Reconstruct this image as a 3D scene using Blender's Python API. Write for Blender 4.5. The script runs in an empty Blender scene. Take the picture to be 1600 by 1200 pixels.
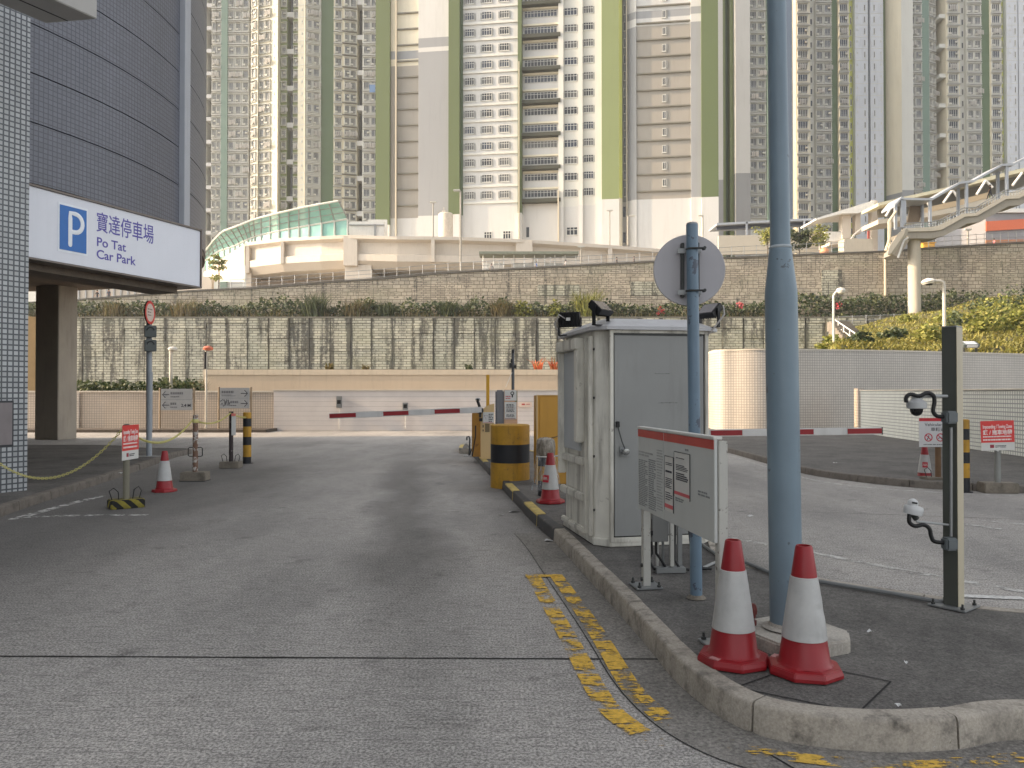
import bpy, bmesh, math, random
from mathutils import Vector, Matrix, noise as mnoise
random.seed(7)
SC = bpy.context.scene
COL = SC.collection

# ------------------------------------------------------------------ camera
F, H, PITCH = 1200.0, 1.7, math.radians(0.67)
cam_d = bpy.data.cameras.new('camera'); cam = bpy.data.objects.new('camera', cam_d); COL.objects.link(cam)
cam.location = (0, 0, H); cam.rotation_euler = (math.pi/2 + PITCH, 0, 0)
cam_d.sensor_fit = 'HORIZONTAL'; cam_d.sensor_width = 36; cam_d.lens = 36*F/1600
cam_d.clip_start = 0.05; cam_d.clip_end = 3000
SC.camera = cam
# ------------------------------------------------------------------ world, sun, exposure
SUN_EL, SUN_K = math.radians(24), 0.055
sdir = Vector((math.cos(SUN_EL)*math.cos(SUN_K), math.cos(SUN_EL)*math.sin(SUN_K), -math.sin(SUN_EL)))
W = bpy.data.worlds.new('World'); SC.world = W; W.use_nodes = True
wn = W.node_tree; sky = wn.nodes.new('ShaderNodeTexSky'); sky.sky_type = 'NISHITA'; sky.sun_disc = False
sky.sun_elevation = SUN_EL; sky.sun_rotation = math.atan2(-sdir.x, -sdir.y)
sky.air_density = 1.0; sky.dust_density = 3.0; sky.ozone_density = 1.0
bg = wn.nodes['Background']; hsv = wn.nodes.new('ShaderNodeHueSaturation'); hsv.inputs['Saturation'].default_value = .32
warm = wn.nodes.new('ShaderNodeMixRGB'); warm.blend_type = 'MULTIPLY'; warm.inputs[0].default_value = 1; warm.inputs[2].default_value = (1.0, .975, .945, 1)   # milky late-afternoon air
wn.links.new(sky.outputs[0], hsv.inputs['Color']); wn.links.new(hsv.outputs[0], warm.inputs[1]); wn.links.new(warm.outputs[0], bg.inputs[0]); bg.inputs[1].default_value = 0.15
sun_d = bpy.data.lights.new('sun', 'SUN'); sun = bpy.data.objects.new('sun', sun_d); COL.objects.link(sun)
sun_d.energy = 2.8; sun_d.angle = math.radians(0.5); sun_d.color = (1.0, 0.72, 0.44)
sun.rotation_euler = sdir.to_track_quat('-Z', 'Y').to_euler()
SC.view_settings.view_transform = 'Standard'; SC.view_settings.look = 'None'
SC.view_settings.exposure = 1.55; SC.view_settings.gamma = 1
SC.cycles.max_bounces = 6; SC.cycles.use_denoising = True

# ------------------------------------------------------------------ pixel helpers (photo pixels 1600 x 1200)
cp, sp = math.cos(PITCH), math.sin(PITCH)
def ray(u, v):
    a = (u-800)/F; b = (600-v)/F
    return Vector((a, cp-b*sp, sp+b*cp))
def G(u, v, z=0.0):
    d = ray(u, v); t = (z-H)/d.z
    return Vector((d.x*t, d.y*t, z))
def P(u, v, Y):
    d = ray(u, v); t = Y/d.y
    return Vector((d.x*t, Y, H+d.z*t))
def ZV(v, Y): return P(800, v, Y).z
def XU(u, Y): return (u-800)/F*Y
def px(n, Y): return n*Y/F

# ------------------------------------------------------------------ mesh builder
class MB:
    def __init__(s, M=None):
        s.v = []; s.f = []; s.m = []; s.uv = {}; s.M = M or Matrix.Identity(4); s.mi = 0
    def pt(s, c): s.v.append(s.M @ Vector(c)); return len(s.v)-1
    def face(s, idx, mi=None): s.f.append(list(idx)); s.m.append(s.mi if mi is None else mi)
    def poly(s, pts, mi=None): s.face([s.pt(p) for p in pts], mi)
    def box(s, x0, x1, y0, y1, z0, z1, mi=None, rot=None, about=None):
        c = [Vector((x, y, z)) for z in (z0, z1) for y in (y0, y1) for x in (x0, x1)]
        if rot is not None:
            o = Vector(about) if about else Vector(((x0+x1)/2, (y0+y1)/2, (z0+z1)/2))
            c = [rot @ (p-o) + o for p in c]
        i = [s.pt(p) for p in c]
        for q in ((0,2,3,1),(4,5,7,6),(0,1,5,4),(2,6,7,3),(0,4,6,2),(1,3,7,5)): s.face([i[k] for k in q], mi)
    def prism(s, pts, z0, z1, mi=None, ztop=None):
        a = [s.pt((p[0], p[1], z0)) for p in pts]; b = [s.pt((p[0], p[1], z1)) for p in pts]
        n = len(pts)
        ar = sum(pts[i][0]*pts[(i+1)%n][1]-pts[(i+1)%n][0]*pts[i][1] for i in range(n))
        if ar < 0: a.reverse(); b.reverse()
        s.face(a[::-1], mi); s.face(b, mi)
        for i in range(n): s.face([a[i], a[(i+1)%n], b[(i+1)%n], b[i]], mi)
    def tube(s, pts, r, n=8, mi=None, cap=True, closed=False):
        pts = [Vector(p) for p in pts]; L = len(pts)
        rs = r if isinstance(r, (list, tuple)) else [r]*L
        rings = []; prev = None
        for i, p in enumerate(pts):
            t = (pts[min(i+1, L-1)]-pts[max(i-1, 0)])
            if closed: t = pts[(i+1) % L]-pts[i-1]
            if t.length < 1e-9: t = Vector((0,0,1))
            t.normalize()
            if prev is None:
                a = Vector((0,0,1)) if abs(t.z) < .9 else Vector((1,0,0))
                nx = t.cross(a).normalized()
            else:
                nx = (prev - t*prev.dot(t))
                nx = nx.normalized() if nx.length > 1e-6 else t.orthogonal().normalized()
            prev = nx; ny = t.cross(nx)
            rings.append([s.pt(p + (nx*math.cos(2*math.pi*k/n)+ny*math.sin(2*math.pi*k/n))*rs[i]) for k in range(n)])
        R = range(L) if closed else range(L-1)
        for i in R:
            A = rings[i]; B = rings[(i+1) % L]
            for k in range(n): s.face([A[k], A[(k+1)%n], B[(k+1)%n], B[k]], mi)
        if cap and not closed:
            s.face(rings[0][::-1], mi); s.face(rings[-1], mi)
    def lathe(s, prof, c=(0,0,0), n=24, mi=None, a0=0.0, cap=True, mis=None):
        rings = []
        for r, z in prof:
            rings.append([s.pt((c[0]+r*math.cos(a0+2*math.pi*k/n), c[1]+r*math.sin(a0+2*math.pi*k/n), c[2]+z)) for k in range(n)])
        for i in range(len(prof)-1):
            m = mis[i] if mis else mi
            for k in range(n): s.face([rings[i][k], rings[i][(k+1)%n], rings[i+1][(k+1)%n], rings[i+1][k]], m)
        if cap:
            s.face(rings[0][::-1], mis[0] if mis else mi); s.face(rings[-1], mis[-1] if mis else mi)
    def build(s, name, mats, parent=None, smooth=False, bevel=0, local=False, uvf=None, fixn=False):
        me = bpy.data.meshes.new(name)
        inv = Matrix.Identity(4)
        if parent is not None and not local: inv = wm(parent).inverted()
        me.from_pydata([inv @ v for v in s.v], [], s.f)
        if not isinstance(mats, (list, tuple)): mats = [mats]
        for m in mats: me.materials.append(m)
        me.polygons.foreach_set('material_index', s.m)
        if bevel or fixn:
            bm = bmesh.new(); bm.from_mesh(me)
            if fixn: bmesh.ops.recalc_face_normals(bm, faces=bm.faces)
            if bevel:
                es = [e for e in bm.edges if len(e.link_faces) == 2 and e.calc_face_angle(0) > .5]
                bmesh.ops.bevel(bm, geom=es, offset=bevel, segments=2, affect='EDGES', clamp_overlap=True)
            bm.to_mesh(me); bm.free()
        me.update()
        ul = me.uv_layers.new(name='UVMap').data
        W_ = inv.inverted()
        for p in me.polygons:
            n = (W_.to_3x3() @ p.normal)
            if abs(n.z) > .7: tx, ty = Vector((1,0,0)), Vector((0,1,0))
            else:
                tx = Vector((-n.y, n.x, 0)).normalized(); ty = Vector((0,0,1))
            for li in p.loop_indices:
                co = W_ @ me.vertices[me.loops[li].vertex_index].co
                ul[li].uv = uvf(co) if uvf else (co.dot(tx), co.dot(ty))
        if smooth:
            for p in me.polygons: p.use_smooth = True
            me.set_sharp_from_angle(angle=math.radians(40))
        o = bpy.data.objects.new(name, me); COL.objects.link(o)
        if parent is not None: o.parent = parent
        return o
def wm(o):
    M = o.matrix_basis.copy()
    return wm(o.parent) @ M if o.parent else M
def frame(o, xdir, up=(0,0,1)):
    x = Vector(xdir).normalized(); y = Vector(up).normalized(); z = x.cross(y).normalized(); y = z.cross(x)
    M = Matrix.Identity(4)
    for i in range(3): M[i][0] = x[i]; M[i][1] = y[i]; M[i][2] = z[i]; M[i][3] = o[i]
    return M
def tag(o, label=None, cat=None, group=None, kind=None):
    if label: o['label'] = label
    if cat: o['category'] = cat
    if group: o['group'] = group
    if kind: o['kind'] = kind
    return o
def thing(name, label, cat, loc=(0,0,0), rz=0, group=None):
    o = bpy.data.objects.new(name, None); COL.objects.link(o); o.empty_display_size = .2
    o.location = loc; o.rotation_euler = (0,0,rz)
    return tag(o, label, cat, group)
def dup(root, loc=None, rz=None, label=None, group=None, ch=None):
    r = root.copy(); COL.objects.link(r)
    if loc is not None: r.location = loc
    if rz is not None: r.rotation_euler = (0,0,rz)
    if label: r['label'] = label
    if group: r['group'] = group
    for c in list(root.children):
        k = c.copy(); COL.objects.link(k); k.parent = r
        for g in c.children:
            q = g.copy(); COL.objects.link(q); q.parent = k
    return r
def text(body, size, M, mat, parent, name='lettering', align='CENTER', depth=.0012, bold=0.0, sx=1.0):
    c = bpy.data.curves.new(name, 'FONT'); c.body = body; c.size = size; c.align_x = align; c.align_y = 'CENTER'
    c.extrude = depth; c.offset = bold*size; c.space_line = .9; c.resolution_u = 4
    t = bpy.data.objects.new('tmp', c); COL.objects.link(t)
    dg = bpy.context.evaluated_depsgraph_get()
    me = bpy.data.meshes.new_from_object(t.evaluated_get(dg))
    bpy.data.objects.remove(t); bpy.data.curves.remove(c)
    inv = wm(parent).inverted() if parent else Matrix.Identity(4)
    me.transform(inv @ M @ Matrix.Diagonal((sx,1,1,1)))
    me.materials.clear(); me.materials.append(mat); me.name = name
    o = bpy.data.objects.new(name, me); COL.objects.link(o); o.parent = parent
    return o

# ------------------------------------------------------------------ materials
def S(r, g=None, b=None):
    if g is None: g = b = r
    f = lambda c: (c/12.92 if c <= .04045 else ((c+.055)/1.055)**2.4)
    return (f(r/255), f(g/255), f(b/255), 1)
MATS = {}
class NT:
    def __init__(s, name):
        s.mat = bpy.data.materials.new(name); s.mat.use_nodes = True; s.t = s.mat.node_tree; s.b = s.t.nodes['Principled BSDF']
    def n(s, typ, **k):
        o = s.t.nodes.new('ShaderNode'+typ)
        for a, v in k.items():
            if a in o.inputs.keys() if hasattr(o.inputs, 'keys') else False: o.inputs[a].default_value = v
            else: setattr(o, a, v)
        return o
    def l(s, a, b): s.t.links.new(a, b)
    def pos(s, scale=(1,1,1), kind='pos', rot=(0,0,0)):
        if kind == 'pos': o = s.n('NewGeometry').outputs['Position']
        elif kind == 'uv': o = s.n('TexCoord').outputs['UV']
        else: o = s.n('TexCoord').outputs['Object']
        m = s.n('Mapping'); m.inputs['Scale'].default_value = scale; m.inputs['Rotation'].default_value = rot; s.l(o, m.inputs['Vector']); return m.outputs[0]
    def noise(s, vec, scale, detail=4, rough=.6):
        q = s.n('TexNoise'); q.inputs['Scale'].default_value = scale; q.inputs['Detail'].default_value = detail; q.inputs['Roughness'].default_value = rough
        s.l(vec, q.inputs['Vector']); return q.outputs['Fac']
    def ramp(s, fac, stops, interp='LINEAR'):
        r = s.n('ValToRGB'); cr = r.color_ramp; cr.interpolation = interp
        while len(cr.elements) < len(stops): cr.elements.new(.5)
        for e, (p, c) in zip(cr.elements, stops):
            e.position = p; e.color = c if isinstance(c, (tuple, list)) else (c, c, c, 1)
        s.l(fac, r.inputs[0]); return r.outputs[0]
    def mix(s, fac, a, b, mode='MIX'):
        m = s.n('MixRGB'); m.blend_type = mode
        for i, x in ((0, fac), (1, a), (2, b)):
            if hasattr(x, 'links'): s.l(x, m.inputs[i])
            else: m.inputs[i].default_value = x
        return m.outputs[0]
    def math(s, op, a, b=0.0, c=0.0, clamp=False):
        m = s.n('Math'); m.operation = op; m.use_clamp = clamp
        for i, x in ((0, a), (1, b), (2, c)):
            if hasattr(x, 'links'): s.l(x, m.inputs[i])
            else: m.inputs[i].default_value = x
        return m.outputs[0]
    def out(s, col, rough=.7, metal=0.0, bump=None, bs=.3, bd=.01):
        if hasattr(col, 'links'): s.l(col, s.b.inputs['Base Color'])
        else: s.b.inputs['Base Color'].default_value = col
        if hasattr(rough, 'links'): s.l(rough, s.b.inputs['Roughness'])
        else: s.b.inputs['Roughness'].default_value = rough
        s.b.inputs['Metallic'].default_value = metal
        if bump is not None:
            q = s.n('Bump'); q.inputs['Strength'].default_value = bs; q.inputs['Distance'].default_value = bd
            s.l(bump, q.inputs['Height']); s.l(q.outputs[0], s.b.inputs['Normal'])
        return s.mat
def paint(name, col, rough=.55, var=.18, dirt=.35, scale=3.0, dcol=None, metal=0, bump=.0, streak=6.0, dthr=(.52,.75), wear=None, wcol=None, wscale=9.0, wthr=(.60,.64)):
    """paint / plaster with soft tonal variation, vertical dirt streaks and optional chipped patches"""
    if name in MATS: return MATS[name]
    k = NT(name); p = k.pos()
    n1 = k.noise(p, scale, 5)
    c = k.mix(1.0, col, k.ramp(n1, [(.25, 1-var), (.75, 1+var*.4)]), 'MULTIPLY')
    n2 = k.noise(k.pos((streak, streak, streak*.12)), 1.0, 6, .65)
    d = k.math('MULTIPLY', k.ramp(n2, [(dthr[0], 0.0), (dthr[1], 1.0)]), dirt)
    c = k.mix(d, c, dcol or (col[0]*.35, col[1]*.33, col[2]*.3, 1))
    if wear:
        n3 = k.noise(p, wscale, 6, .7)
        c = k.mix(k.math('MULTIPLY', k.ramp(n3, [(wthr[0], 0.0), (wthr[1], 1.0)]), wear), c, wcol or S(70,66,62))
    MATS[name] = k.out(c, rough, metal, n1 if bump else None, bump, .01)
    return MATS[name]
def flat(name, col, rough=.5, metal=0.0, var=.08):
    return paint(name, col, rough, var, .08, 8.0, None, metal)
def tile(name, col, grout, size=.1, mortar=.1, var=.25, rough=.35, dirt=.3, bump=.25):
    if name in MATS: return MATS[name]
    k = NT(name); uv = k.pos((1,1,1), 'uv')
    b = k.n('TexBrick'); b.offset = 0; b.squash = 1
    k.l(uv, b.inputs['Vector']); b.inputs['Scale'].default_value = 1.0
    b.inputs['Brick Width'].default_value = size; b.inputs['Row Height'].default_value = size
    b.inputs['Mortar Size'].default_value = size*mortar; b.inputs['Mortar Smooth'].default_value = .1
    b.inputs['Color1'].default_value = tuple(c*(1-var) for c in col[:3])+(1,); b.inputs['Color2'].default_value = tuple(min(1,c*(1+var*.5)) for c in col[:3])+(1,)
    b.inputs['Mortar'].default_value = grout; b.inputs['Bias'].default_value = .2
    n = k.noise(k.pos((.5,.5,.18)), 1.0, 5)
    c = k.mix(1.0, b.outputs['Color'], k.ramp(n, [(.3, 1-dirt), (.7, 1.05)]), 'MULTIPLY')
    MATS[name] = k.out(c, rough, 0, k.math('SUBTRACT', 1.0, b.outputs['Fac']), bump, .006)
    return MATS[name]

# concrete carriageway
def road_material():
    k = NT('worn concrete road'); p = k.pos()
    sep = k.n('SeparateXYZ'); k.l(p, sep.inputs[0]); X, Y = sep.outputs[0], sep.outputs[1]
    fine = k.noise(p, 62, 3, .8); mid = k.noise(p, 11, 5, .65); big = k.noise(k.pos((1.0,.4,1)), .55, 4, .6)
    grain = k.noise(k.pos((2.2,22,1), rot=(0,0,.03)), 2.0, 5, .7)     # brushed across the lane
    c = k.ramp(big, [(.3, S(137,134,130)), (.5, S(160,156,151)), (.72, S(177,172,166))])
    c = k.mix(1.0, c, k.ramp(mid, [(.3, .86), (.7, 1.1)]), 'MULTIPLY')
    c = k.mix(1.0, c, k.ramp(grain, [(.36, .66), (.5, 1.0), (.7, 1.07)]), 'MULTIPLY')
    c = k.mix(1.0, c, k.ramp(fine, [(.38, .46), (.5, 1.0), (.61, 1.6)]), 'MULTIPLY')
    # tyre-polished / oil-dark lanes along the drive direction
    q = k.math('ADD', X, k.math('MULTIPLY', Y, .135))
    q = k.math('ADD', q, k.math('MULTIPLY', k.math('SUBTRACT', k.noise(p, .35, 3), .5), 1.6))
    t = k.math('DIVIDE', k.math('ADD', q, 6.0), 10.0)
    lane = k.ramp(t, [(.0, .42), (.18, .36), (.30, .52), (.40, .90), (.53, 1.0), (.575, .60), (.61, .60), (.66, 1.0), (.70, .92), (.78, .52), (.9, .60), (1.0, .90)])
    near = k.ramp(k.math('DIVIDE', Y, 20.0), [(.18, 0.0), (.38, 1.0), (.85, 1.0), (1.0, .15)])
    c = k.mix(near, c, k.mix(1.0, c, lane, 'MULTIPLY'))
    st = k.noise(p, 1.7, 5, .7)
    c = k.mix(k.math('MULTIPLY', k.ramp(st, [(.60, 0.0), (.72, 1.0)]), .5), c, S(66,63,61))
    return k.out(c, k.ramp(mid, [(.3, .78), (.7, .92)]), 0, k.math('ADD', k.math('MULTIPLY', fine, .6), grain), .45, .006)
ROAD = road_material()
def asphalt(name, base, spread=.3, rough=.9, s=60):
    k = NT(name); p = k.pos()
    a = k.noise(p, s, 3, .8); b = k.noise(p, 1.1, 6, .72); m = k.noise(p, 9, 4, .7)
    c = k.mix(1.0, base, k.ramp(b, [(.3, 1-spread), (.7, 1+spread*.7)]), 'MULTIPLY')
    c = k.mix(1.0, c, k.ramp(m, [(.3, .8), (.7, 1.15)]), 'MULTIPLY')
    c = k.mix(1.0, c, k.ramp(a, [(.32, .5), (.5, 1.0), (.72, 1.6)]), 'MULTIPLY')
    return k.out(c, rough, 0, a, .5, .006)
PAVE = asphalt('dark tarmac footway', S(100,97,93), .5, .9, 60)
PAVE2 = asphalt('grey footway', S(98,95,91), .42, .9, 50)
GROUND = asphalt('plain ground', S(95,92,86), .2)
def concrete(name, base, dark=.55, streak=True, s=5):
    if name in MATS: return MATS[name]
    k = NT(name); p = k.pos()
    a = k.noise(p, s, 6, .7); f = k.noise(p, 70, 2, .7)
    c = k.mix(1.0, base, k.ramp(a, [(.28, dark), (.5, 1.0), (.75, 1.15)]), 'MULTIPLY')
    c = k.mix(1.0, c, k.ramp(f, [(.3, .78), (.7, 1.15)]), 'MULTIPLY')
    if streak:
        n2 = k.noise(k.pos((3.0,3.0,.5)), 1.0, 6, .7)
        c = k.mix(k.math('MULTIPLY', k.ramp(n2, [(.5, 0.0), (.7, 1.0)]), .55), c, tuple(x*.35 for x in base[:3])+(1,))
    MATS[name] = k.out(c, .85, 0, a, .4, .012); return MATS[name]
KERB = concrete('kerb stone', S(168,160,148), .30, True, 7)
KERB2 = concrete('dirty kerb stone', S(116,109,101), .45)
CONC = concrete('raw concrete', S(128,120,108))
CONC_L = concrete('pale concrete', S(178,172,162), .8)
CONC_D = concrete('brown stained concrete', S(98,90,76), .7)
JOINT = flat('black joint', S(34,33,32), .9)

def marking(name, col, thr=.5, scale=7.0):
    k = NT(name); p = k.pos()
    n = k.noise(p, scale, 6, .75); g = k.noise(k.pos((3,26,1)), 2.0, 4, .7)
    a = k.math('ADD', k.math('MULTIPLY', n, .65), k.math('MULTIPLY', g, .35))
    al = k.ramp(a, [(thr-.015, 0.0), (thr+.02, 1.0)])
    c = k.mix(1.0, col, k.ramp(k.noise(p, 30, 3), [(.3, .7), (.7, 1.1)]), 'MULTIPLY')
    k.l(al, k.b.inputs['Alpha'])
    return k.out(c, .75)
YELLOW_LINE = marking('worn yellow road paint', S(226,182,72), .491, 4.0)
WHITE_LINE = marking('worn white road paint', S(205,203,198), .50)

WHITE = paint('white paint', S(214,213,208), .5, .08, .3)
OFFWHITE = paint('weathered off-white panel', S(222,219,208), .5, .14, .7, 4, S(96,88,76), dthr=(.48,.72), wear=.6, wcol=S(96,88,76), wscale=7, wthr=(.62,.70))
GREYDOOR = paint('grey door paint', S(146,147,145), .45, .1, .2, 2)
METAL = flat('galvanised steel', S(150,152,152), .45, .6)
BLACKM = flat('black plastic', S(22,22,23), .5)
DARKMETAL = flat('dark grey metal', S(62,64,63), .5, .2)
BLUEPOLE = paint('pale blue pole paint', S(118,136,148), .42, .12, .25, 3, S(70,78,86), wear=.75, wcol=S(72,74,80), wscale=6, wthr=(.635,.65))
BLUEPOLE2 = paint('chipped pale blue paint', S(112,134,152), .42, .14, .3, 3, S(70,78,86), wear=.9, wcol=S(78,84,98), wscale=5, wthr=(.57,.585))
RED = paint('red plastic', S(146,24,32), .42, .16, .3, 5, S(84,22,22))
REDSIGN = flat('red sign face', S(214,62,58), .4)
CONEWHITE = paint('dirty white sleeve', S(186,186,184), .4, .14, .45, 9, S(126,124,120), bump=.25)
YEL = paint('scuffed yellow paint', S(190,144,44), .6, .3, .75, 5, S(84,66,36), bump=.1, wear=.6, wcol=S(120,96,52), wscale=11, wthr=(.58,.66))
BLK = paint('black paint', S(30,31,36), .55, .2, .2, 5, S(60,56,50))
OCHRE = paint('ochre sheet metal', S(192,142,52), .5, .08, .15, 2)
BEIGECAB = paint('beige cabinet paint', S(208,178,128), .5, .06, .15, 3)
INK = flat('dark ink', S(44,46,58), .6)
INKP = flat('purple ink', S(92,84,170), .5)
SIGNBLUE = flat('parking blue', S(20,104,184), .35)
SIGNWHITE = paint('white sign sheet', S(226,228,236), .35, .03, .06, 2)
PAPER = flat('white paper', S(212,211,206), .7)
SIGNGREY = flat('grey sign sheet', S(150,155,160), .45)
CHAIN = flat('yellow plastic chain', S(206,198,126), .5)
STEM = flat('bark', S(90,76,60), .9)
def leafmat(name, a, b, c3=None):
    k = NT(name); p = k.pos()
    n = k.noise(p, 1.6, 4, .7); o = k.n('NewGeometry').outputs['Random Per Island']
    c = k.ramp(o, [(0.0, a), (.5, b), (1.0, c3 or b)])
    c = k.mix(1.0, c, k.ramp(n, [(.3, .55), (.7, 1.2)]), 'MULTIPLY')
    k.b.inputs['Subsurface Weight'].default_value = 0
    k.out(c, .6)
    tr = k.n('BsdfTranslucent'); mx = k.n('MixShader'); mx.inputs[0].default_value = .25
    k.l(c, tr.inputs[0]); k.l(k.b.outputs[0], mx.inputs[1]); k.l(tr.outputs[0], mx.inputs[2])
    k.l(mx.outputs[0], k.t.nodes['Material Output'].inputs[0])
    return k.mat
LEAF = leafmat('dark leaves', S(52,66,42), S(76,90,58), S(108,112,74))
LEAF2 = leafmat('yellow green leaves', S(108,118,54), S(142,146,70), S(168,162,90))
LEAFD = leafmat('dry brush', S(110,96,64), S(128,116,78), S(92,98,60))
BROMELIAD = leafmat('orange bromeliad leaves', S(214,104,70), S(226,140,100), S(150,130,80))
GRASSM = leafmat('sunlit grass', S(136,132,64), S(166,156,82), S(110,116,54))

# ================================================================== GROUND
def sheet(name, pts, z, mat, kind='structure'):
    m = MB(); m.poly([(p[0], p[1], z) for p in pts]); return tag(m.build(name, mat, fixn=False), kind=kind)
sheet('ground', [(-1500,-1500),(1500,-1500),(1500,1500),(-1500,1500)], -.06, GROUND)
sheet('road', [(-60,-40),(60,-40),(60,60),(-60,60)], 0.0, ROAD)
def joint(p, q, w=.018, z=.004, name='road_joint'):
    p, q = Vector(p), Vector(q); d = (q-p).normalized(); n = Vector((-d.y, d.x, 0))*w/2
    m = MB(); N = max(2, int((q-p).length/.25)); L = []; R = []
    for i in range(N+1):
        c = p.lerp(q, i/N) + n*random.uniform(-.25,.25); k = random.uniform(.7,1.25)
        L.append(m.pt((c.x+n.x*k, c.y+n.y*k, z))); R.append(m.pt((c.x-n.x*k, c.y-n.y*k, z)))
    for i in range(N): m.face([R[i], R[i+1], L[i+1], L[i]])
    return tag(m.build(name, JOINT), kind='structure')
joint(G(-400,1024), G(1085,1031), .02)
joint(G(-300,741), G(745,741), .012); joint(G(300,690), G(735,696), .012)
joint(G(1190,1172), G(1262,1215), .012)
joint(G(1262,800), G(1600,812), .014)

# pavements with kerbs -------------------------------------------------
ZK = .15
def smooth(pts, n=6, closed=False):
    out = []; L = len(pts)
    for i in range(L-1):
        p0 = pts[max(i-1,0)]; p1 = pts[i]; p2 = pts[i+1]; p3 = pts[min(i+2,L-1)]
        for k in range(n):
            t = k/n
            out.append(Vector([.5*(2*p1[j]+(p2[j]-p0[j])*t+(2*p0[j]-5*p1[j]+4*p2[j]-p3[j])*t*t+(3*p1[j]-p0[j]-3*p2[j]+p3[j])*t**3) for j in range(2)]))
    out.append(Vector(pts[-1][:2])); return out
def offset(pl, d):
    o = []
    for i, p in enumerate(pl):
        t = (pl[min(i+1,len(pl)-1)]-pl[max(i-1,0)]).normalized(); o.append(p + Vector((-t.y, t.x))*d)
    return o
def kerb(pl, side, zk=ZK, w=.125, seg=.95, mats=None, painted=None, name='kerb'):
    """kerb stones along a polyline; side=+1 the pavement lies on its left. Returns the inner edge"""
    inner = offset(pl, side*w); m = MB()
    acc = 0; cur = [0]; groups = []
    for i in range(1, len(pl)):
        acc += (pl[i]-pl[i-1]).length; cur.append(i)
        if acc >= seg or i == len(pl)-1: groups.append(cur); cur = [i]; acc = 0
    for gi, g in enumerate(groups):
        mi = painted(gi, pl[g[0]]) if painted else 0
        dz = random.uniform(-.004,.004); do = random.uniform(-.005,.005)
        N = len(g); rows = []
        for j, i in enumerate(g):
            e = (inner[i]-pl[i]).normalized()
            t = (pl[min(i+1,len(pl)-1)]-pl[max(i-1,0)]).normalized()
            gap = .006 if j == 0 else (-.006 if j == N-1 else 0)
            a = pl[i]+t*gap+e*do; b = inner[i]+t*gap
            prof = [(a, -.05), (a+e*.010, zk-.022+dz), (a+e*.016, zk-.007+dz), (a+e*.026, zk+dz), (b, zk+.003+dz), (b, -.05)]
            rows.append([m.pt((q.x, q.y, z)) for q, z in prof])
        for j in range(N-1):
            for q in range(5):
                f = [rows[j][q], rows[j+1][q], rows[j+1][q+1], rows[j][q+1]]
                m.face(f if side < 0 else f[::-1], mi if not (mi == 1 and q == 0) else 2)
        m.face(rows[0] if side > 0 else rows[0][::-1], mi); m.face(rows[-1][::-1] if side > 0 else rows[-1], mi)
    o = tag(m.build(name, mats or KERB, smooth=True, fixn=True), kind='structure')
    k = MB()                                                   # dark bed seen in the gaps
    a = offset(pl, side*.03); b = offset(pl, side*(w-.01))
    for i in range(len(pl)-1): k.poly([(a[i].x,a[i].y,zk-.035),(a[i+1].x,a[i+1].y,zk-.035),(b[i+1].x,b[i+1].y,zk-.035),(b[i].x,b[i].y,zk-.035)])
    for i in range(len(pl)-1): k.poly([(a[i].x,a[i].y,0),(a[i+1].x,a[i+1].y,0),(a[i+1].x,a[i+1].y,zk-.035),(a[i].x,a[i].y,zk-.035)])
    tag(k.build('kerb_bed', JOINT), kind='structure')
    return inner
# central island: left edge from the barrier to the nose, nose round to the right, right edge back
isl_px = [(728,700),(742,717),(800,782),(838,822),(870,851),(905,890),(960,952),(1008,1008),(1042,1050),(1078,1086),(1130,1124),(1200,1154),(1300,1171),(1400,1177),(1500,1172),(1600,1157)]
isl = [G(u, v) for u, v in isl_px] + [Vector((3.3,3.75,0)), Vector((5.0,3.9,0)), Vector((6.6,4.3,0)), Vector((7.2,4.75,0)), Vector((6.4,5.05,0))]
isl_r = [G(u, v, ZK) for u, v in [(1600,950),(1475,931),(1300,905),(1172,880),(1132,860)]] + [Vector((2.32,9.0,0)), Vector((2.35,12.0,0)), Vector((2.2,16,0)), Vector((1.2,19,0)), Vector((0.2,21.5,0)), Vector((-1.0,22.3,0)), Vector((-1.35,21.6,0))]
pl = smooth([(p.x,p.y) for p in isl] + [(p.x,p.y) for p in isl_r] + [(isl[0].x,isl[0].y)], 6)
KY, KB = paint('kerb yellow paint', S(200,176,100), .7, .25, .5, 8, wear=.6, wcol=S(110,100,80), wscale=9, wthr=(.56,.62)), paint('kerb black paint', S(66,66,68), .7, .3, .3, 8, wear=.5, wcol=S(120,112,102), wscale=8, wthr=(.58,.66))
def painted(gi, p):
    if p.y > 9.0 and p.x < 1.2 and p.y < 22.2: return 1 if gi % 2 else 2
    return 0
inn = kerb(pl, +1, mats=[KERB, KY, KB], painted=painted)
def island_top():
    from mathutils.geometry import delaunay_2d_cdt
    q = [Vector((p.x, p.y)) for p in offset(pl, .105)[:-1]]; n = len(q)
    vs, _, fs, *_r = delaunay_2d_cdt(q, [(i, (i+1) % n) for i in range(n)], [], 1, 1e-5)
    fs = [f if (vs[f[1]]-vs[f[0]]).cross(vs[f[2]]-vs[f[0]]) > 0 else f[::-1] for f in fs]
    me = bpy.data.meshes.new('island_pavement'); me.from_pydata([(v.x, v.y, ZK-.006) for v in vs], [], fs); me.update(); me.materials.append(PAVE)
    o = bpy.data.objects.new('island_pavement', me); COL.objects.link(o); tag(o, kind='structure')
island_top()
GUT = asphalt('smooth dark gutter channel', S(128,124,118), .35, .8, 40)
gp_ = [p for p in pl[:100]]; m = MB(); a, b = offset(gp_, .0), offset(gp_, -.36)
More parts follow.
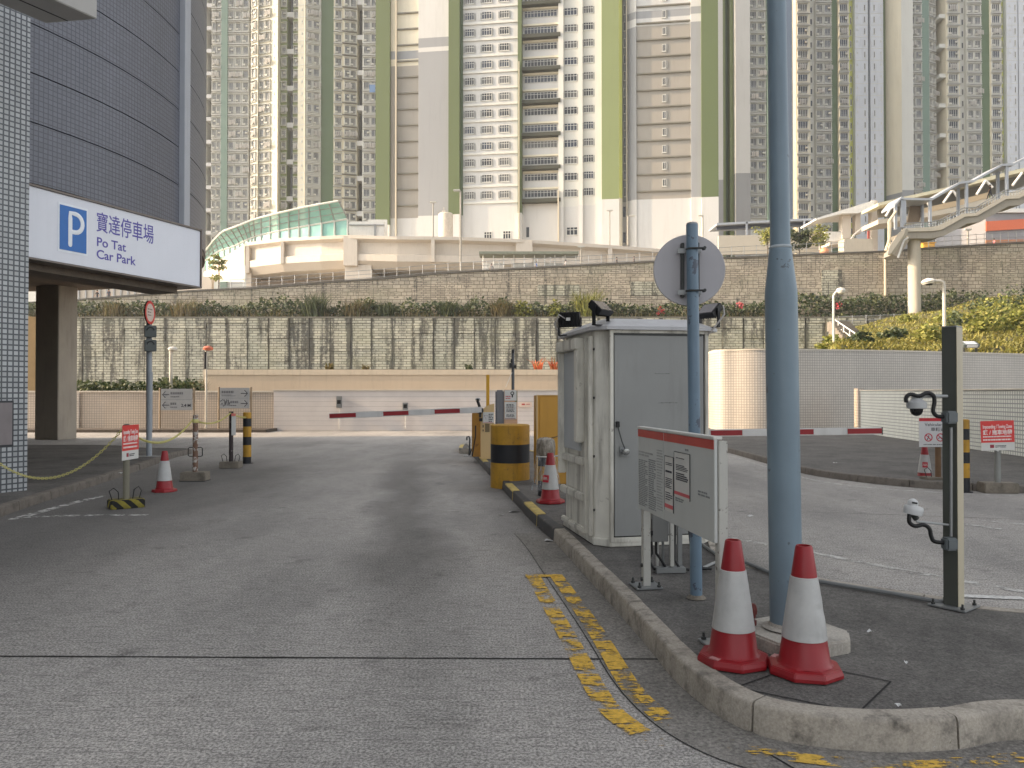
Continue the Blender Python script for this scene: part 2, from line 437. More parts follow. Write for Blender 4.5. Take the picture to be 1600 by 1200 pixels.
for i in range(len(gp_)-1):
    if gp_[i].y < 9.5 and gp_[i].x < 7: m.poly([(b[i].x,b[i].y,.003),(b[i+1].x,b[i+1].y,.003),(a[i+1].x,a[i+1].y,.003),(a[i].x,a[i].y,.003)])
tag(m.build('gutter_channel', GUT), kind='structure')
m = MB(); b2 = offset(gp_, -.367)
for i in range(len(gp_)-1):
    if gp_[i].y < 9.5 and gp_[i].x < 7: m.poly([(b2[i].x,b2[i].y,.0035),(b2[i+1].x,b2[i+1].y,.0035),(b[i+1].x,b[i+1].y,.0035),(b[i].x,b[i].y,.0035)])
tag(m.build('road_joint', JOINT), kind='structure')
# left footway
lf = [G(u, v) for u, v in [(-420,1010),(-200,880),(0,808),(60,787),(112,770),(180,748),(240,727),(278,714),(297,708)]]
lpl = smooth([(p.x,p.y) for p in lf] + [(-10.8,22.2), (-11.6,22.9), (-13,23.3), (-17,23.4), (-24,23.4), (-34,23.4)], 5)
linn = kerb(lpl, +1, zk=.13, mats=KERB2)
m = MB(); m.poly([(p.x,p.y,.127) for p in linn] + [(-34,-20,.127), (-9,-20,.127)]); tag(m.build('left_pavement', PAVE), kind='structure')
# right footway
rf = [G(u, v) for u, v in [(1060,690),(1140,708),(1200,725),(1260,741),(1340,753),(1440,763),(1520,767),(1600,771)]]
rpl = smooth([(p.x,p.y) for p in rf] + [(11.5,12.9),(16,13),(30,13)], 5)
rinn = kerb(rpl, +1, zk=.13, mats=KERB2)
m = MB(); m.poly([(p.x,p.y,.127) for p in rinn] + [(40,13,.127),(40,40,.127),(6,40,.127)]); tag(m.build('right_pavement', PAVE2), kind='structure')
# far kerb below the tiled wall
m = MB(); m.box(-40, XU(430,34.2), 33.0, 34.6, -.05, .13); tag(m.build('far_pavement', concrete('dirty kerb strip', S(92,84,76), .6), bevel=.02), kind='structure')

# markings --------------------------------------------------------------
def strip(pxs, wid, mat, z=.004, name='road_marking', zg=0):
    p = smooth([(G(u,v,zg).x, G(u,v,zg).y) for u, v in pxs], 8); a = offset(p, wid/2); b = offset(p, -wid/2)
    m = MB()
    for i in range(len(p)-1): m.poly([(b[i].x,b[i].y,z),(b[i+1].x,b[i+1].y,z),(a[i+1].x,a[i+1].y,z),(a[i].x,a[i].y,z)])
    for f in m.f: pass
    return tag(m.build(name, mat, fixn=False), kind='structure')
strip([(832,899),(858,945),(884,990),(908,1035),(932,1080),(958,1115),(1000,1147)], .13, YELLOW_LINE, z=.008)
YELLOW_TAIL = marking('almost gone yellow road paint', S(224,182,76), .575, 4.0)
strip([(1000,1147),(1060,1170),(1150,1195),(1260,1225)], .11, YELLOW_TAIL, z=.008)
strip([(868,899),(898,940),(926,980),(950,1018),(972,1055),(998,1090),(1040,1126)], .125, YELLOW_LINE, z=.008)
strip([(1040,1126),(1090,1148),(1150,1167),(1230,1184)], .10, YELLOW_TAIL, z=.008)
strip([(1230,1184),(1330,1194),(1450,1197),(1600,1186)], .10, marking('half worn yellow road paint', S(224,182,76), .515, 4.0), z=.008)
strip([(821,901),(872,901)], .10, YELLOW_LINE, z=.012)
strip([(30,809),(110,806),(230,805)], .12, WHITE_LINE); strip([(20,812),(100,790),(160,775)], .15, WHITE_LINE)
strip([(1135,840),(1210,853),(1290,868),(1420,893),(1600,925)], .10, WHITE_LINE); strip([(1142,712),(1250,745),(1340,760),(1440,768),(1600,776)], .08, WHITE_LINE)
strip([(1500,932),(1600,936)], .10, marking('fresh white road paint', S(215,214,210), .40), z=.008)
strip([(1530,812),(1620,822)], .12, WHITE_LINE); strip([(1510,820),(1570,828)], .1, WHITE_LINE, z=.007)

# ================================================================== LEFT: CAR PARK BUILDING
GREYT = tile('slate blue tiles', S(112,114,124), S(84,86,94), .1, .10, .10, .4, .14)
WHITET = tile('white pier tiles', S(178,181,182), S(84,87,92), .085, .15, .2, .3, .2)
BEIGET = tile('beige wall tiles', S(206,200,190), S(166,158,150), .11, .12, .06, .4, .15)
BEIGET2 = tile('brown grey wall tiles', S(200,188,174), S(158,147,136), .11, .10, .06, .4, .15)
CREAMT = tile('cream wall tiles', S(212,214,206), S(138,142,140), .11, .13, .06, .4, .12)
SOFFIT = concrete('soffit concrete', S(116,104,92), .75, False)
CX, CY, CR = -18.9, 19.0, 10.5
cpk = thing('car_park_building', 'curved slate-blue tiled car park block with a white tiled corner pier', 'building', (CX, CY, 0))
uvc = lambda co: (CR*math.atan2(co.y-CY, co.x-CX), co.z)
m = MB(); z = 5.75; N = 96
tops = [6.94+.955*k for k in range(0, 28)]; lo = 5.75
for t in tops:
    m.lathe([(CR-.12, lo+.012),(CR, lo+.012),(CR, t-.012),(CR-.12, t-.012)], (CX,CY,0), N, cap=False); lo = t
m.build('tiled_facade', GREYT, cpk, smooth=True, uvf=uvc)
m = MB(); m.lathe([(CR-.06, 5.80),(CR-.06, lo)], (CX,CY,0), N); m.build('joint_backing', flat('black joint backing', S(20,22,30), .9), cpk)
m = MB(); m.lathe([(CR-.2, 5.60),(CR-.02, 5.60),(CR-.02, 5.755)], (CX,CY,0), N); m.build('soffit', SOFFIT, cpk)
m = MB(Matrix.Translation((CX,CY,0)))
for k in range(30):
    a, b = math.radians(97+6*k), math.radians(103+6*k); m.poly([((CR-.4)*math.cos(b),(CR-.4)*math.sin(b),0),((CR-.4)*math.cos(a),(CR-.4)*math.sin(a),0),((CR-.4)*math.cos(a),(CR-.4)*math.sin(a),5.6),((CR-.4)*math.cos(b),(CR-.4)*math.sin(b),5.6)])
m.build('sun_blocking_wall', SOFFIT, cpk)  # unseen wall added to keep the low sun off the column
def cyl_pt(u, r=CR):
    a = (u-800)/F; A = a*a+1; B = -2*(a*CX+CY); C = CX*CX+CY*CY-r*r; y = (-B-math.sqrt(B*B-4*A*C))/(2*A); return Vector((a*y, y, 0))
p0 = cyl_pt(283.5); th = math.atan2(p0.y-CY, p0.x-CX)
m = MB(Matrix.Translation((CX,CY,0)) @ Matrix.Rotation(th,4,'Z')); m.box(CR-.3, CR+.12, -.2, .2, 4.9, 32.5); m.build('pilaster', paint('pale grey pilaster', S(176,180,188), .5, .05, .15), cpk, bevel=.01)
# column and the concrete wall beyond it
def obox(name, mat, parent, c, ang, w, d, z0, z1, bevel=.02):
    m = MB(Matrix.Translation(c) @ Matrix.Rotation(ang,4,'Z')); m.box(0,w,0,d,z0,z1); return m.build(name, mat, parent, bevel=bevel)
cc = G(90, 682, .13); obox('column', paint('grey brown column plaster', S(172,162,148), .8, .12, .3, 1.2), cpk, Vector((cc.x, cc.y, 0)), math.radians(72), .82, 1.1, .0, 5.7)
obox('column', paint('grey brown column plaster', S(172,162,148)), cpk, Vector((-16, 13.5, 0)), math.radians(52), 1.1, 1.05, 0, 5.7)
obox('column', paint('grey brown column plaster', S(172,162,148)), cpk, Vector((-26, 22, 0)), math.radians(52), 1.1, 1.05, 0, 5.7)
# tiled corner pier, its block extended unseen behind the camera to shade the foreground
K = Vector((-7.85, 12.45, 0)); a60 = math.radians(60)
pier = [K, K-Vector((math.cos(a60), math.sin(a60), 0))*4.2, Vector((-10.6,-16,0)), Vector((-34,-16,0)), Vector((-34,16,0)), Vector((-12,16,0)), K+Vector((-.87,.5,0))*.9]
m = MB(); m.prism(pier, .05, 30); m.build('corner_pier', WHITET, cpk)
# projecting beam box at the top of the frame
bq = [P(152,30,10.55), P(77,40,10.75)]
zb = bq[0].z; bd = Vector((-.47,-.88,0)).normalized()
A_, B_ = Vector((bq[0].x,bq[0].y,0)), Vector((bq[1].x,bq[1].y,0)); B_.y = A_.y+.12
m = MB(); m.prism([A_, B_, B_+bd*6, A_+bd*6], zb, zb+1.5); m.build('projecting_beam', paint('grey beam plaster', S(176,174,170), .7, .05, .1), cpk, bevel=.01)
m = MB(); q = (A_-B_)*.5; c0 = B_+q*.94; m.prism([c0+bd*.02, c0-q*.05+bd*.02, c0-q*.05+bd*6, c0+bd*6], zb-.004, zb+.02); m.build('soffit_joint', JOINT, cpk)

# hanging sign box ------------------------------------------------------
S0 = Vector((XU(20,12.6), 12.6, 0)); sd = Vector((.383,1,0)).normalized()
SL = Vector((XU(45,13.0), 13.0, 0)); SR = Vector((XU(312,16.66), 16.66, 0)); sd = (SR-SL).normalized()
zt = ZV(290,13.0); zbm = ZV(402,13.0); slen = (SR-SL).length
sg = thing('car_park_sign', 'long white car park sign box with a blue P square, hung under the curved building', 'sign', (SL.x,SL.y,zbm))
FS = frame(Vector((SL.x,SL.y,zbm)), sd)          # x along the sign, y up, z towards the road
hS = zt-zbm; ext = .6
m = MB(FS); m.box(-ext, slen, 0, hS, -.62, 0); m.build('sign_panel', SIGNWHITE, sg, bevel=.012)
TRIM = flat('sign edge trim', S(122,112,104), .5)
m = MB(FS); m.box(-ext, slen+.02, hS, hS+.035, -.64, .03); m.box(-ext, slen+.02, -.03, 0, -.64, .03); m.box(slen, slen+.02, -.03, hS+.03, -.64, .03); m.build('edge_trim', TRIM, sg)
m = MB(FS); m.box(-ext, slen-.35, -.16, -.031, -1.0, -.30); m.build('support_beam', SOFFIT, sg)
def su(u): # sign x at pixel column
    a = (u-800)/F; t = (a*SL.y-SL.x)/(sd.x-a*sd.y); return t
xa, xb = su(91), su(133)
ya, yb = (ZV(390,13.55)-zbm), (ZV(321,13.55)-zbm)
wsq = xb-xa; hsq = .79; yc = hS*.52
m = MB(FS); m.box(xa-.03, xb+.03, yc-hsq/2-.04, yc+hsq/2+.04, 0, .006); ps = m.build('parking_symbol', flat('white symbol border', S(236,240,246), .35), sg)
m = MB(FS); m.box(xa, xb, yc-hsq/2, yc+hsq/2, .004, .012); m.build('blue_square', SIGNBLUE, ps)
def stroke(pts, w, M, mat, parent, name, depth=.006):
    """flat painted stroke with round ends"""
    m = MB(M @ Matrix.Diagonal((1,1,depth/w*2,1)))
    pts = [Vector((p[0],p[1],0)) for p in pts]; d0 = (pts[0]-pts[1]).normalized(); d1 = (pts[-1]-pts[-2]).normalized()
    E = [(1-math.cos(a))*1 for a in (0,)]
    pre = [pts[0]+d0*w/2*math.sin(a) for a in (1.45,1.1,.6)]; pr = [w/2*math.cos(a) for a in (1.45,1.1,.6)]
    post = [pts[-1]+d1*w/2*math.sin(a) for a in (.6,1.1,1.45)]; po = pr[::-1]
    m.tube(pre+pts+post, pr+[w/2]*len(pts)+po, 10); return m.build(name, mat, parent)
cx0 = (xa+xb)/2; lx = cx0-wsq*.12; R_ = hsq*.21
arc = [(lx+.10+R_*.9*math.sin(t)*1.0, yc+hsq*.36-R_+R_*math.cos(t)) for t in [i*math.pi/10 for i in range(11)]]
Ppts = [(lx, yc-hsq*.36)] + [(lx, yc-hsq*.36+i*hsq*.72/6) for i in range(1,7)] + arc + [(lx, yc+hsq*.36-2*R_)]
stroke(Ppts, wsq*.15, FS @ Matrix.Translation((0,0,.014)), flat('white letter', S(238,242,248), .35), ps, 'letter')
xt0 = su(149); xt1 = su(238)
text('寶達停車場', .40, FS @ Matrix.Translation((xt0-.01, yc+.22, .003)), INKP, sg, align='LEFT', bold=.004, sx=(xt1-xt0)/(5*.40*.98))
text('Po Tat', .235, FS @ Matrix.Translation((xt0, yc-.13, .003)), INKP, sg, align='LEFT', bold=.012, sx=1.04)
text('Car Park', .235, FS @ Matrix.Translation((xt0, yc-.36, .003)), INKP, sg, align='LEFT', bold=.012, sx=1.04)
# notice plate on the pier
kd = Vector((math.cos(a60), math.sin(a60), 0)); FP = frame(K, kd)
pl_ = thing('notice_plate', 'grey framed notice plate screwed to the white tiled corner pier', 'plate', K)
m = MB(FP); m.box(-1.0,-.22, ZV(697,12.3), ZV(626,12.3), 0, .02); m.build('plate_frame', flat('dark frame', S(52,54,58), .5), pl_, bevel=.004)
m = MB(FP); m.box(-.97,-.245, ZV(694,12.3), ZV(629,12.3), .018, .026); m.build('plate_face', paint('faded brown grey plate', S(132,124,124), .4, .15, .2, 3), pl_)

# ================================================================== WALLS ROUND THE YARD
def wall_seg(name, label, p, q, z0, z1, th, mat, cap=None, capmat=None, cat='wall', bevel=.01, endmat=None):
    p, q = Vector((p[0],p[1],0)), Vector((q[0],q[1],0))
    o = thing(name, label, cat, p); M = frame(p, q-p); L = (q-p).length
    m = MB(M); m.box(0, L, z0, z1, -th, 0); m.build('wall_body', mat, o, bevel=bevel)
    if cap:
        m = MB(M); m.box(-.03, L+.03, z1, z1+cap, -th-.04, .04); m.build('coping', capmat, o, bevel=.01)
    return o, M, L
COPING = paint('pale coping', S(214,206,192), .7, .08, .2)
YW = 34.6
o, M, L = wall_seg('tiled_wall', 'low brown-grey tiled wall behind the two direction signs', (XU(-60,YW), YW), (XU(427,YW), YW), -.05, 1.72, .25, BEIGET2, .08, COPING)
m = MB(M); x1 = (XU(117,YW)-XU(-60,YW)); m.box(x1, x1+px(8,YW), .1, 1.72, -.1, .06); m.build('end_pier', BEIGET, o)
LOUV = NT('white ribbed wall'); _p = LOUV.pos((1,1,1)); _s = LOUV.n('SeparateXYZ'); LOUV.l(_p, _s.inputs[0])
_w = LOUV.math('FRACT', LOUV.math('MULTIPLY', _s.outputs[2], 4.6)); _c = LOUV.ramp(_w, [(.0, .72), (.06, .74), (.12, 1.0), (1.0, 1.0)])
_c2 = LOUV.mix(1.0, LOUV.ramp(LOUV.noise(_p, .8, 5), [(.3, S(206,199,195)), (.7, S(222,216,211))]), _c, 'MULTIPLY'); LOUV.out(_c2, .6, 0, _w, .3, .01)
o, M, L = wall_seg('white_yard_wall', 'long white ribbed wall behind the left barrier arm', (XU(428,YW), YW-.06), (XU(905,YW), YW-.02), -.05, 1.80, .25, LOUV.mat, .05, COPING)
for uu, v0, v1 in ((531,619,637),(634,629,640)):
    b = thing('wall_box', 'small grey %s box on the white ribbed wall' % ('tall switch' if uu == 531 else 'short switch'), 'box', (XU(uu,YW), YW-.1, 1))
    m = MB(); m.box(XU(uu-4,YW), XU(uu+4,YW), YW-.2, YW-.06, ZV(v1,YW), ZV(v0,YW)); m.build('casing', METAL, b, bevel=.01)
    m = MB(); m.box(XU(uu-2.5,YW), XU(uu+3,YW), YW-.225, YW-.19, ZV((v0+v1)/2+3,YW), ZV((v0+v1)/2-3,YW)); m.build('cover', BLACKM, b, bevel=.004)
    m = MB(); m.tube([(XU(uu,YW),YW-.1,ZV(v1,YW)),(XU(uu,YW),YW-.1,.1)], .018, 6); m.build('conduit', PAPER, b)
b = thing('wall_plaque', 'small cream plaque on the white wall beside the ochre cabinet', 'plaque', (XU(821,YW), YW-.1, 1.2))
m = MB(); m.box(XU(811,YW), XU(831,YW), YW-.14, YW-.1, ZV(636,YW), ZV(628,YW)); m.build('plate', paint('cream plaque', S(226,206,190),.5), b, bevel=.006)
m = MB(); m.box(XU(815,YW), XU(820,YW), YW-.146, YW-.139, ZV(633,YW), ZV(630.5,YW)); m.box(XU(822,YW), XU(828,YW), YW-.146, YW-.139, ZV(632,YW), ZV(631,YW)); m.build('lettering', flat('red ink', S(190,90,80)), b)
YB = 39.0
PLAST = paint('warm cream render', S(206,188,164), .8, .07, .18, .6)
o, M, L = wall_seg('cream_wall', 'long plain cream rendered wall standing above the white ribbed wall', (XU(318,YB), YB), (XU(1000,YB), YB), -.05, ZV(586,YB), .6, PLAST, ZV(577.5,YB)-ZV(586,YB), paint('cream coping', S(214,200,178), .8, .08, .25))
wall_seg('concrete_wall', 'sunlit tan concrete wall seen in the gap left of the car park column', (XU(-120,40), 37.0), (XU(60,38), 40.0), -.05, ZV(490,38), .5, paint('tan concrete', S(196,166,122), .8, .1, .2))
# curved tall tiled wall on the right
cw = thing('curved_tiled_wall', 'tall curved cream-grey tiled wall behind the right barrier arm', 'wall', (10, 33, 0))
cpts = smooth([(XU(1100,36.5),36.5),(XU(1112,33.8),33.4),(XU(1150,32.6),32.6),(XU(1200,32.2),32.2),(XU(1290,32.6),32.6),(XU(1400,33.4),33.4),(XU(1520,35),35),(XU(1640,37),37),(XU(1750,40),40)], 8)
m = MB(); acc = [0]
for i in range(1, len(cpts)): acc.append(acc[-1]+(cpts[i]-cpts[i-1]).length)
ct = [ZV(551,p.y)+ (0) for p in cpts]; bk = offset(cpts, .35)
ztop = ZV(549, 33)
for i in range(len(cpts)-1):
    a, b = cpts[i], cpts[i+1]; m.poly([(a.x,a.y,0),(b.x,b.y,0),(b.x,b.y,ztop),(a.x,a.y,ztop)])
dd = {}
def uvcw(co):
    best = min(range(len(cpts)), key=lambda i: (cpts[i].x-co.x)**2+(cpts[i].y-co.y)**2); return (acc[best], co.z)
m.build('wall_body', BEIGET, cw, smooth=True, uvf=uvcw)
m = MB()
for i in range(len(cpts)-1):
    a, b, c, d = cpts[i], cpts[i+1], bk[i+1], bk[i]
    m.poly([(a.x,a.y-.03,ztop),(b.x,b.y-.03,ztop),(b.x,b.y-.03,ztop+.07),(a.x,a.y-.03,ztop+.07)]); m.poly([(a.x,a.y-.03,ztop+.07),(b.x,b.y-.03,ztop+.07),(c.x,c.y,ztop+.07),(d.x,d.y,ztop+.07)])
    m.poly([(d.x,d.y,ztop+.07),(c.x,c.y,ztop+.07),(c.x,c.y,0),(d.x,d.y,0)])
m.build('coping', COPING, cw)
m = MB(); e_ = P(1341,676,31.5); m.box(e_.x-.12,e_.x+.12,31.2,31.6,0,ZV(607,31.5)); m.build('end_pier', BEIGET2, cw)  # darker pier strip put in for the shadow of the gap
wl = [G(1345,676,.13), G(1432,690,.13), G(1520,704,.13), G(1600,712,.13)]
p, q = Vector((wl[0].x,wl[0].y,0)), Vector((12.7,19.4,0)); q2 = q + (q-p).normalized()*9
o, M, L = wall_seg('low_tiled_wall', 'low cream tiled wall along the right footway, in front of the tall curved wall', (p.x,p.y), (q2.x,q2.y), 0, ZV(611,p.y), .3, CREAMT, .04, COPING)

# ================================================================== PARTS SHARED BY THE STREET FURNITURE
def cone_mesh(h=.70):
    """octagonal foot, tapered body; local coordinates"""
    foot = MB(); r = .192
    foot.lathe([(r*1.08,0),(r*1.08,.02),(r*1.02,.045),(.155,.052),(.145,.06)], (0,0,0), 8, a0=math.pi/8)
    body = MB(); z0, z1 = .055, h; f = lambda t: .138+(.045-.138)*t
    zs = [0, .27, .271, .70, .701, .97, 1.0]
    body.lathe([(f(0)+.012,z0-.002),(f(.02),z0+.012),(f(.275),z0+.275*(z1-z0)),(f(.70),z0+.70*(z1-z0)),(f(.985),z0+.985*(z1-z0)),(f(1.0)-.004,z1),(f(1.0)-.012,z1),(f(1.)-.012,z1-.05),(.001,z1-.051)],(0,0,0),28,cap=False)
    #.cos(2*math.pi*k/28), .034*math.sin(2*math.pi*k/28), z1-.05) for k in range(28)], 1)
    sl = MB(); rr = random.Random(3)
    prof = []
    for i in range(23):
        t = .215+(.735-.215)*i/22; prof.append((f(t)+.004, z0+t*(z1-z0)))
    sl.lathe([(f(.213)-.002, prof[0][1]-.003)]+prof+[(f(.737)-.002, prof[-1][1]+.003)], (0,0,0), 40, cap=False)
    for i, v in enumerate(sl.v):
        a = math.atan2(v.y, v.x); n = mnoise.noise(Vector((a*1.2, v.z*26, 3.0)))*.0035 + mnoise.noise(Vector((a*2, v.z*60, 9.0)))*.0015
        fold = max(0, math.cos(a-.2)) ** 3 + .15
        e = Vector((v.x,v.y,0)).normalized()*n*fold; sl.v[i] = v+e
    return foot, body, sl
CF, CB, CS = cone_mesh()
def make_cone(label, loc, rz, group='red and white traffic cones'):
    t = thing('traffic_cone', label, 'traffic cone', loc, rz, group)
    CF.build('base', RED, t, bevel=.004, local=True); CB.build('cone_body', [RED, BLACKM], t, smooth=True, local=True)
    CS.build('reflective_sleeve', CONEWHITE, t, smooth=True, local=True); return t
cone0 = make_cone('red and white cone by the lamp post, the one nearer the notice board', Vector((*G(1146,1033,ZK)[:2], ZK)), .35)
STKW = flat('pinkish sticker', S(196,140,138), .5)
m = MB(Matrix.Translation(cone0.location) @ Matrix.Rotation(-2.5,4,'Z')); m.box(.15,.182,-.03,.03,.0445,.0525); m.build('maker_sticker', STKW, cone0)
cone1 = dup(cone0, Vector((*G(1257,1049,ZK)[:2], ZK)), -1.0, 'red and white cone by the lamp post, the one closest to the camera')
cone2 = dup(cone0, Vector((*G(257,768,0)[:2], 0)), .8, 'red and white cone on the road between the left rope posts')
cone3 = dup(cone0, Vector((*G(860,785,ZK)[:2], ZK)), .3, 'red and white cone beside the grey booth with a red square sticker')
cone4 = dup(cone0, Vector((*G(1445,754,.0)[:2], .0)), .5, 'red and white cone with a red square sticker beside the vehicular access sign')
for c in (cone2, cone3, cone4):
    for k in list(c.children):
        if k.name.startswith('maker'): bpy.data.objects.remove(k)
def cone_sticker(c, ang):
    M = Matrix.Translation(c.location) @ Matrix.Rotation(ang,4,'Z') @ Matrix.Translation((.112,0,.345)) @ Matrix.Rotation(-.16,4,'Y')
    m = MB(M); m.box(-.01,.006,-.045,.045,-.05,.05); s = m.build('sticker', flat('crimson sticker', S(186,36,52), .4), c)
    m = MB(M)
    for k in (-1,0,1): m.tube([(.008,k*.022+.012,-.02),(.008,k*.022-.004,.022),(.008,k*.022-.012,-.018)], .004, 5)
    m.build('emblem', PAPER, s)
cone_sticker(cone3, math.radians(-128)); cone_sticker(cone4, math.radians(-115))

def illegible(M, x0, x1, y0, y1, rows, mat, parent, name='small_print', seed=1, fill=.55, d=.0015, wl=(.02,.07)):
    """print too small to read: broken dark lines"""
    r = random.Random(seed); m = MB(M); hh = (y1-y0)/rows
    for i in range(rows):
        y = y1-hh*(i+.5); x = x0
        end = x1 - (x1-x0)*r.choice([0,.05,.1,.3])
        while x < end:
            w = min(r.uniform(*wl), end-x)
            m.box(x, x+w*.9, y-hh*fill/2, y+hh*fill/2, 0, d); x += w*1.12
    return m.build(name, mat, parent)

# ================================================================== BOOTH
TH = math.radians(11); C0 = G(936, 855, ZK)
booth = thing('guard_booth', 'weathered off-white steel guard booth with a grey door and floodlights on its roof', 'booth', C0, TH)
BM = Matrix.Translation(C0) @ Matrix.Rotation(TH,4,'Z'); Wb, Db, Hb = 1.24, 1.42, ZV(515,C0.y)-ZK
ch = .14
plan = [(ch,0),(Wb-ch,0),(Wb,ch),(Wb,Db-ch),(Wb-ch,Db),(ch,Db),(0,Db-ch),(0,ch)]
m = MB(BM); m.prism(plan, .03, Hb); m.build('cabin_wall', OFFWHITE, booth, bevel=.008)
off = lambda e: [(x+(e if x > Wb/2 else -e), y+(e if y > Db/2 else -e)) for x, y in plan]
m = MB(BM); m.prism(off(.025), .0, .075); m.build('base_skirt', OFFWHITE, booth, bevel=.008)
ROOFM = paint('pale metal roof', S(188,188,190), .45, .1, .3, 3)
m = MB(BM); e = off(.075); zA, zB = Hb+.0, Hb+.035
m.prism(e, zA, zB)
top = [m.pt((x,y,zB)) for x,y in e]; tin = [m.pt((Wb/2+(x-Wb/2)*.72, Db/2+(y-Db/2)*.72, zB+.095)) for x,y in e]
for i in range(8): m.face([top[i], top[(i+1)%8], tin[(i+1)%8], tin[i]])
m.face(tin); m.build('roof', ROOFM, booth)
xf = lambda u: (((u-800)/F)*C0.y-C0.x)/(math.cos(TH)-((u-800)/F)*math.sin(TH))
dx0, dx1 = xf(959), xf(1098); dz0, dz1 = .105, ZV(522,C0.y)-ZK
m = MB(BM)
m.box(dx0-.05, dx0-.012, -.035, 0, dz0-.06, dz1+.05); m.box(dx1+.012, dx1+.05, -.035, 0, dz0-.06, dz1+.05)
m.box(dx0-.012, dx1+.012, -.035, 0, dz1+.012, dz1+.05); m.box(dx0-.012, dx1+.012, -.035, 0, dz0-.06, dz0-.012); m.build('door_frame', OFFWHITE, booth, bevel=.005)
m = MB(BM); m.box(dx0-.012, dx1+.012, -.006, 0, dz0-.012, dz1+.012); m.build('door_gap', JOINT, booth)
m = MB(BM); m.box(dx0, dx1, -.022, -.006, dz0, dz1); door = m.build('door', GREYDOOR, booth, bevel=.004)
lx_, lz_ = xf(973), ZV(705,C0.y)-ZK
m = MB(BM); m.box(lx_-.045, lx_+.045, -.03, -.022, lz_-.055, lz_+.05); m.build('lock_plate', METAL, door, bevel=.004)
m = MB(BM @ Matrix.Translation((lx_,-.03,lz_)) @ Matrix.Rotation(math.pi/2,4,'X')); m.lathe([(.03,0),(.03,.02),(.018,.03),(.034,.05),(.038,.07),(.030,.088),(.012,.09)],(0,0,0),18); m.build('knob', flat('steel knob', S(170,172,172), .25, .9), door, smooth=True)
m = MB(BM); m.tube([(lx_,-.07,lz_+.02),(lx_-.03,-.06,lz_+.1),(lx_-.055,-.05,lz_+.2),(lx_-.068,-.045,lz_+.26)], .006, 5); m.build('security_wire', DARKMETAL, door)
m = MB(BM); m.box(lx_-.085, lx_-.05, -.055, -.03, lz_+.24, lz_+.30); m.build('hasp', BLACKM, booth, bevel=.003)
m = MB(BM)
for (u0,v0,w,sl) in ((1022,584,.16,.0),(1028,630,.2,.004)):
    x = xf(u0); z_ = ZV(v0,C0.y)-ZK
    for i in range(9): m.box(x+i*w/9, x+i*w/9+w/9*random.uniform(.3,1), -.0235,-.021, z_+random.uniform(-.004,.004), z_+random.uniform(.004,.011))
m.build('scuff_mark', flat('dark scuff', S(100,102,102)), door)
m = MB(BM); m.box(ch+.02, Wb-ch, -.03, 0, Hb-.055, Hb-.012); m.build('gutter', DARKMETAL, booth, bevel=.004)
# left side: window surround, board panel, rails
LM = BM @ frame((0,Db,0), (0,-1,0))      # x from the back to the front, y up, z outwards
m = MB(LM); m.box(.10,.92, 2.02,2.14,0,.11); m.box(.80,.92, 1.02,2.02,0,.09); m.box(.10,.16,.62,2.02,0,.09); m.build('window_surround', OFFWHITE, booth, bevel=.01)
m = MB(LM); m.box(.17,.80, .92,2.01,0,.03); m.build('window_board', paint('light grey board', S(180,184,186), .5, .05, .12), booth, bevel=.004)
m = MB(LM); m.box(.10,.98,.78,.86,0,.06); m.box(.10,.98,.40,.48,0,.06); m.box(.10,.98,.06,.12,0,.05); m.build('side_rail', OFFWHITE, booth, bevel=.01)
m = MB(LM); m.box(1.06,1.10,.08,Hb-.05,0,.05); m.box(1.20,1.235,.08,Hb-.05,0,.05); m.build('side_post', OFFWHITE, booth, bevel=.008)
m = MB(LM)
for z_ in (.35,.9,1.5,2.0): m.tube([(1.27,z_,.0),(1.27,z_,.012)], .013, 8)
m.build('bolt', BLACKM, booth)

def floodlight(label, loc, yaw, tilt):
    t = thing('floodlight', label, 'floodlight', loc, yaw, 'floodlights on the booth roof')
    R = Matrix.Translation((0,0,.17)) @ Matrix.Rotation(tilt,4,'X')
    m = MB(R); m.box(-.115,.115,-.03,.03,-.085,.085)
    for k in range(7): m.box(-.10+k*.032,-.092+k*.032,.03,.055,-.075,.075)
    m.build('lamp_body', BLACKM, t, bevel=.006, local=True)
    m = MB(R); m.box(-.10,.10,-.034,-.0305,-.07,.07); m.build('lens', flat('grey lens glass', S(92,84,84), .12), t, local=True)
    m = MB(R); m.box(-.02,.03,.056,.058,-.01,.025); m.build('rating_label', PAPER, t, local=True)
    m = MB(); m.box(-.135,-.12,-.02,.02,.0,.19); m.box(.12,.135,-.02,.02,.0,.19); m.box(-.135,.135,-.025,.025,-.012,.0); m.build('bracket', BLACKM, t, bevel=.003, local=True)
    m = MB(); m.tube([(.05,.03,.18),(.10,.1,.22),(.17,.04,.12),(.12,-.06,-.02),(.03,-.09,-.12)], .009, 6); m.build('cable', flat('pale grey cable', S(176,172,168)), t, smooth=True, local=True)
    return t
def bpt(x, y, z): return BM @ Vector((x, y, z))
floodlight('black floodlight tilted up on the front left roof corner of the booth', bpt(.03,.02,Hb+.05), math.radians(50), math.radians(-48))
floodlight('small black floodlight facing away at the far left roof edge of the booth', bpt(-.04,.95,Hb+.02), math.radians(160), math.radians(-8))
floodlight('black floodlight tilted up on the right roof corner of the booth', bpt(Wb-.02,.05,Hb+.05), math.radians(-58), math.radians(-46))

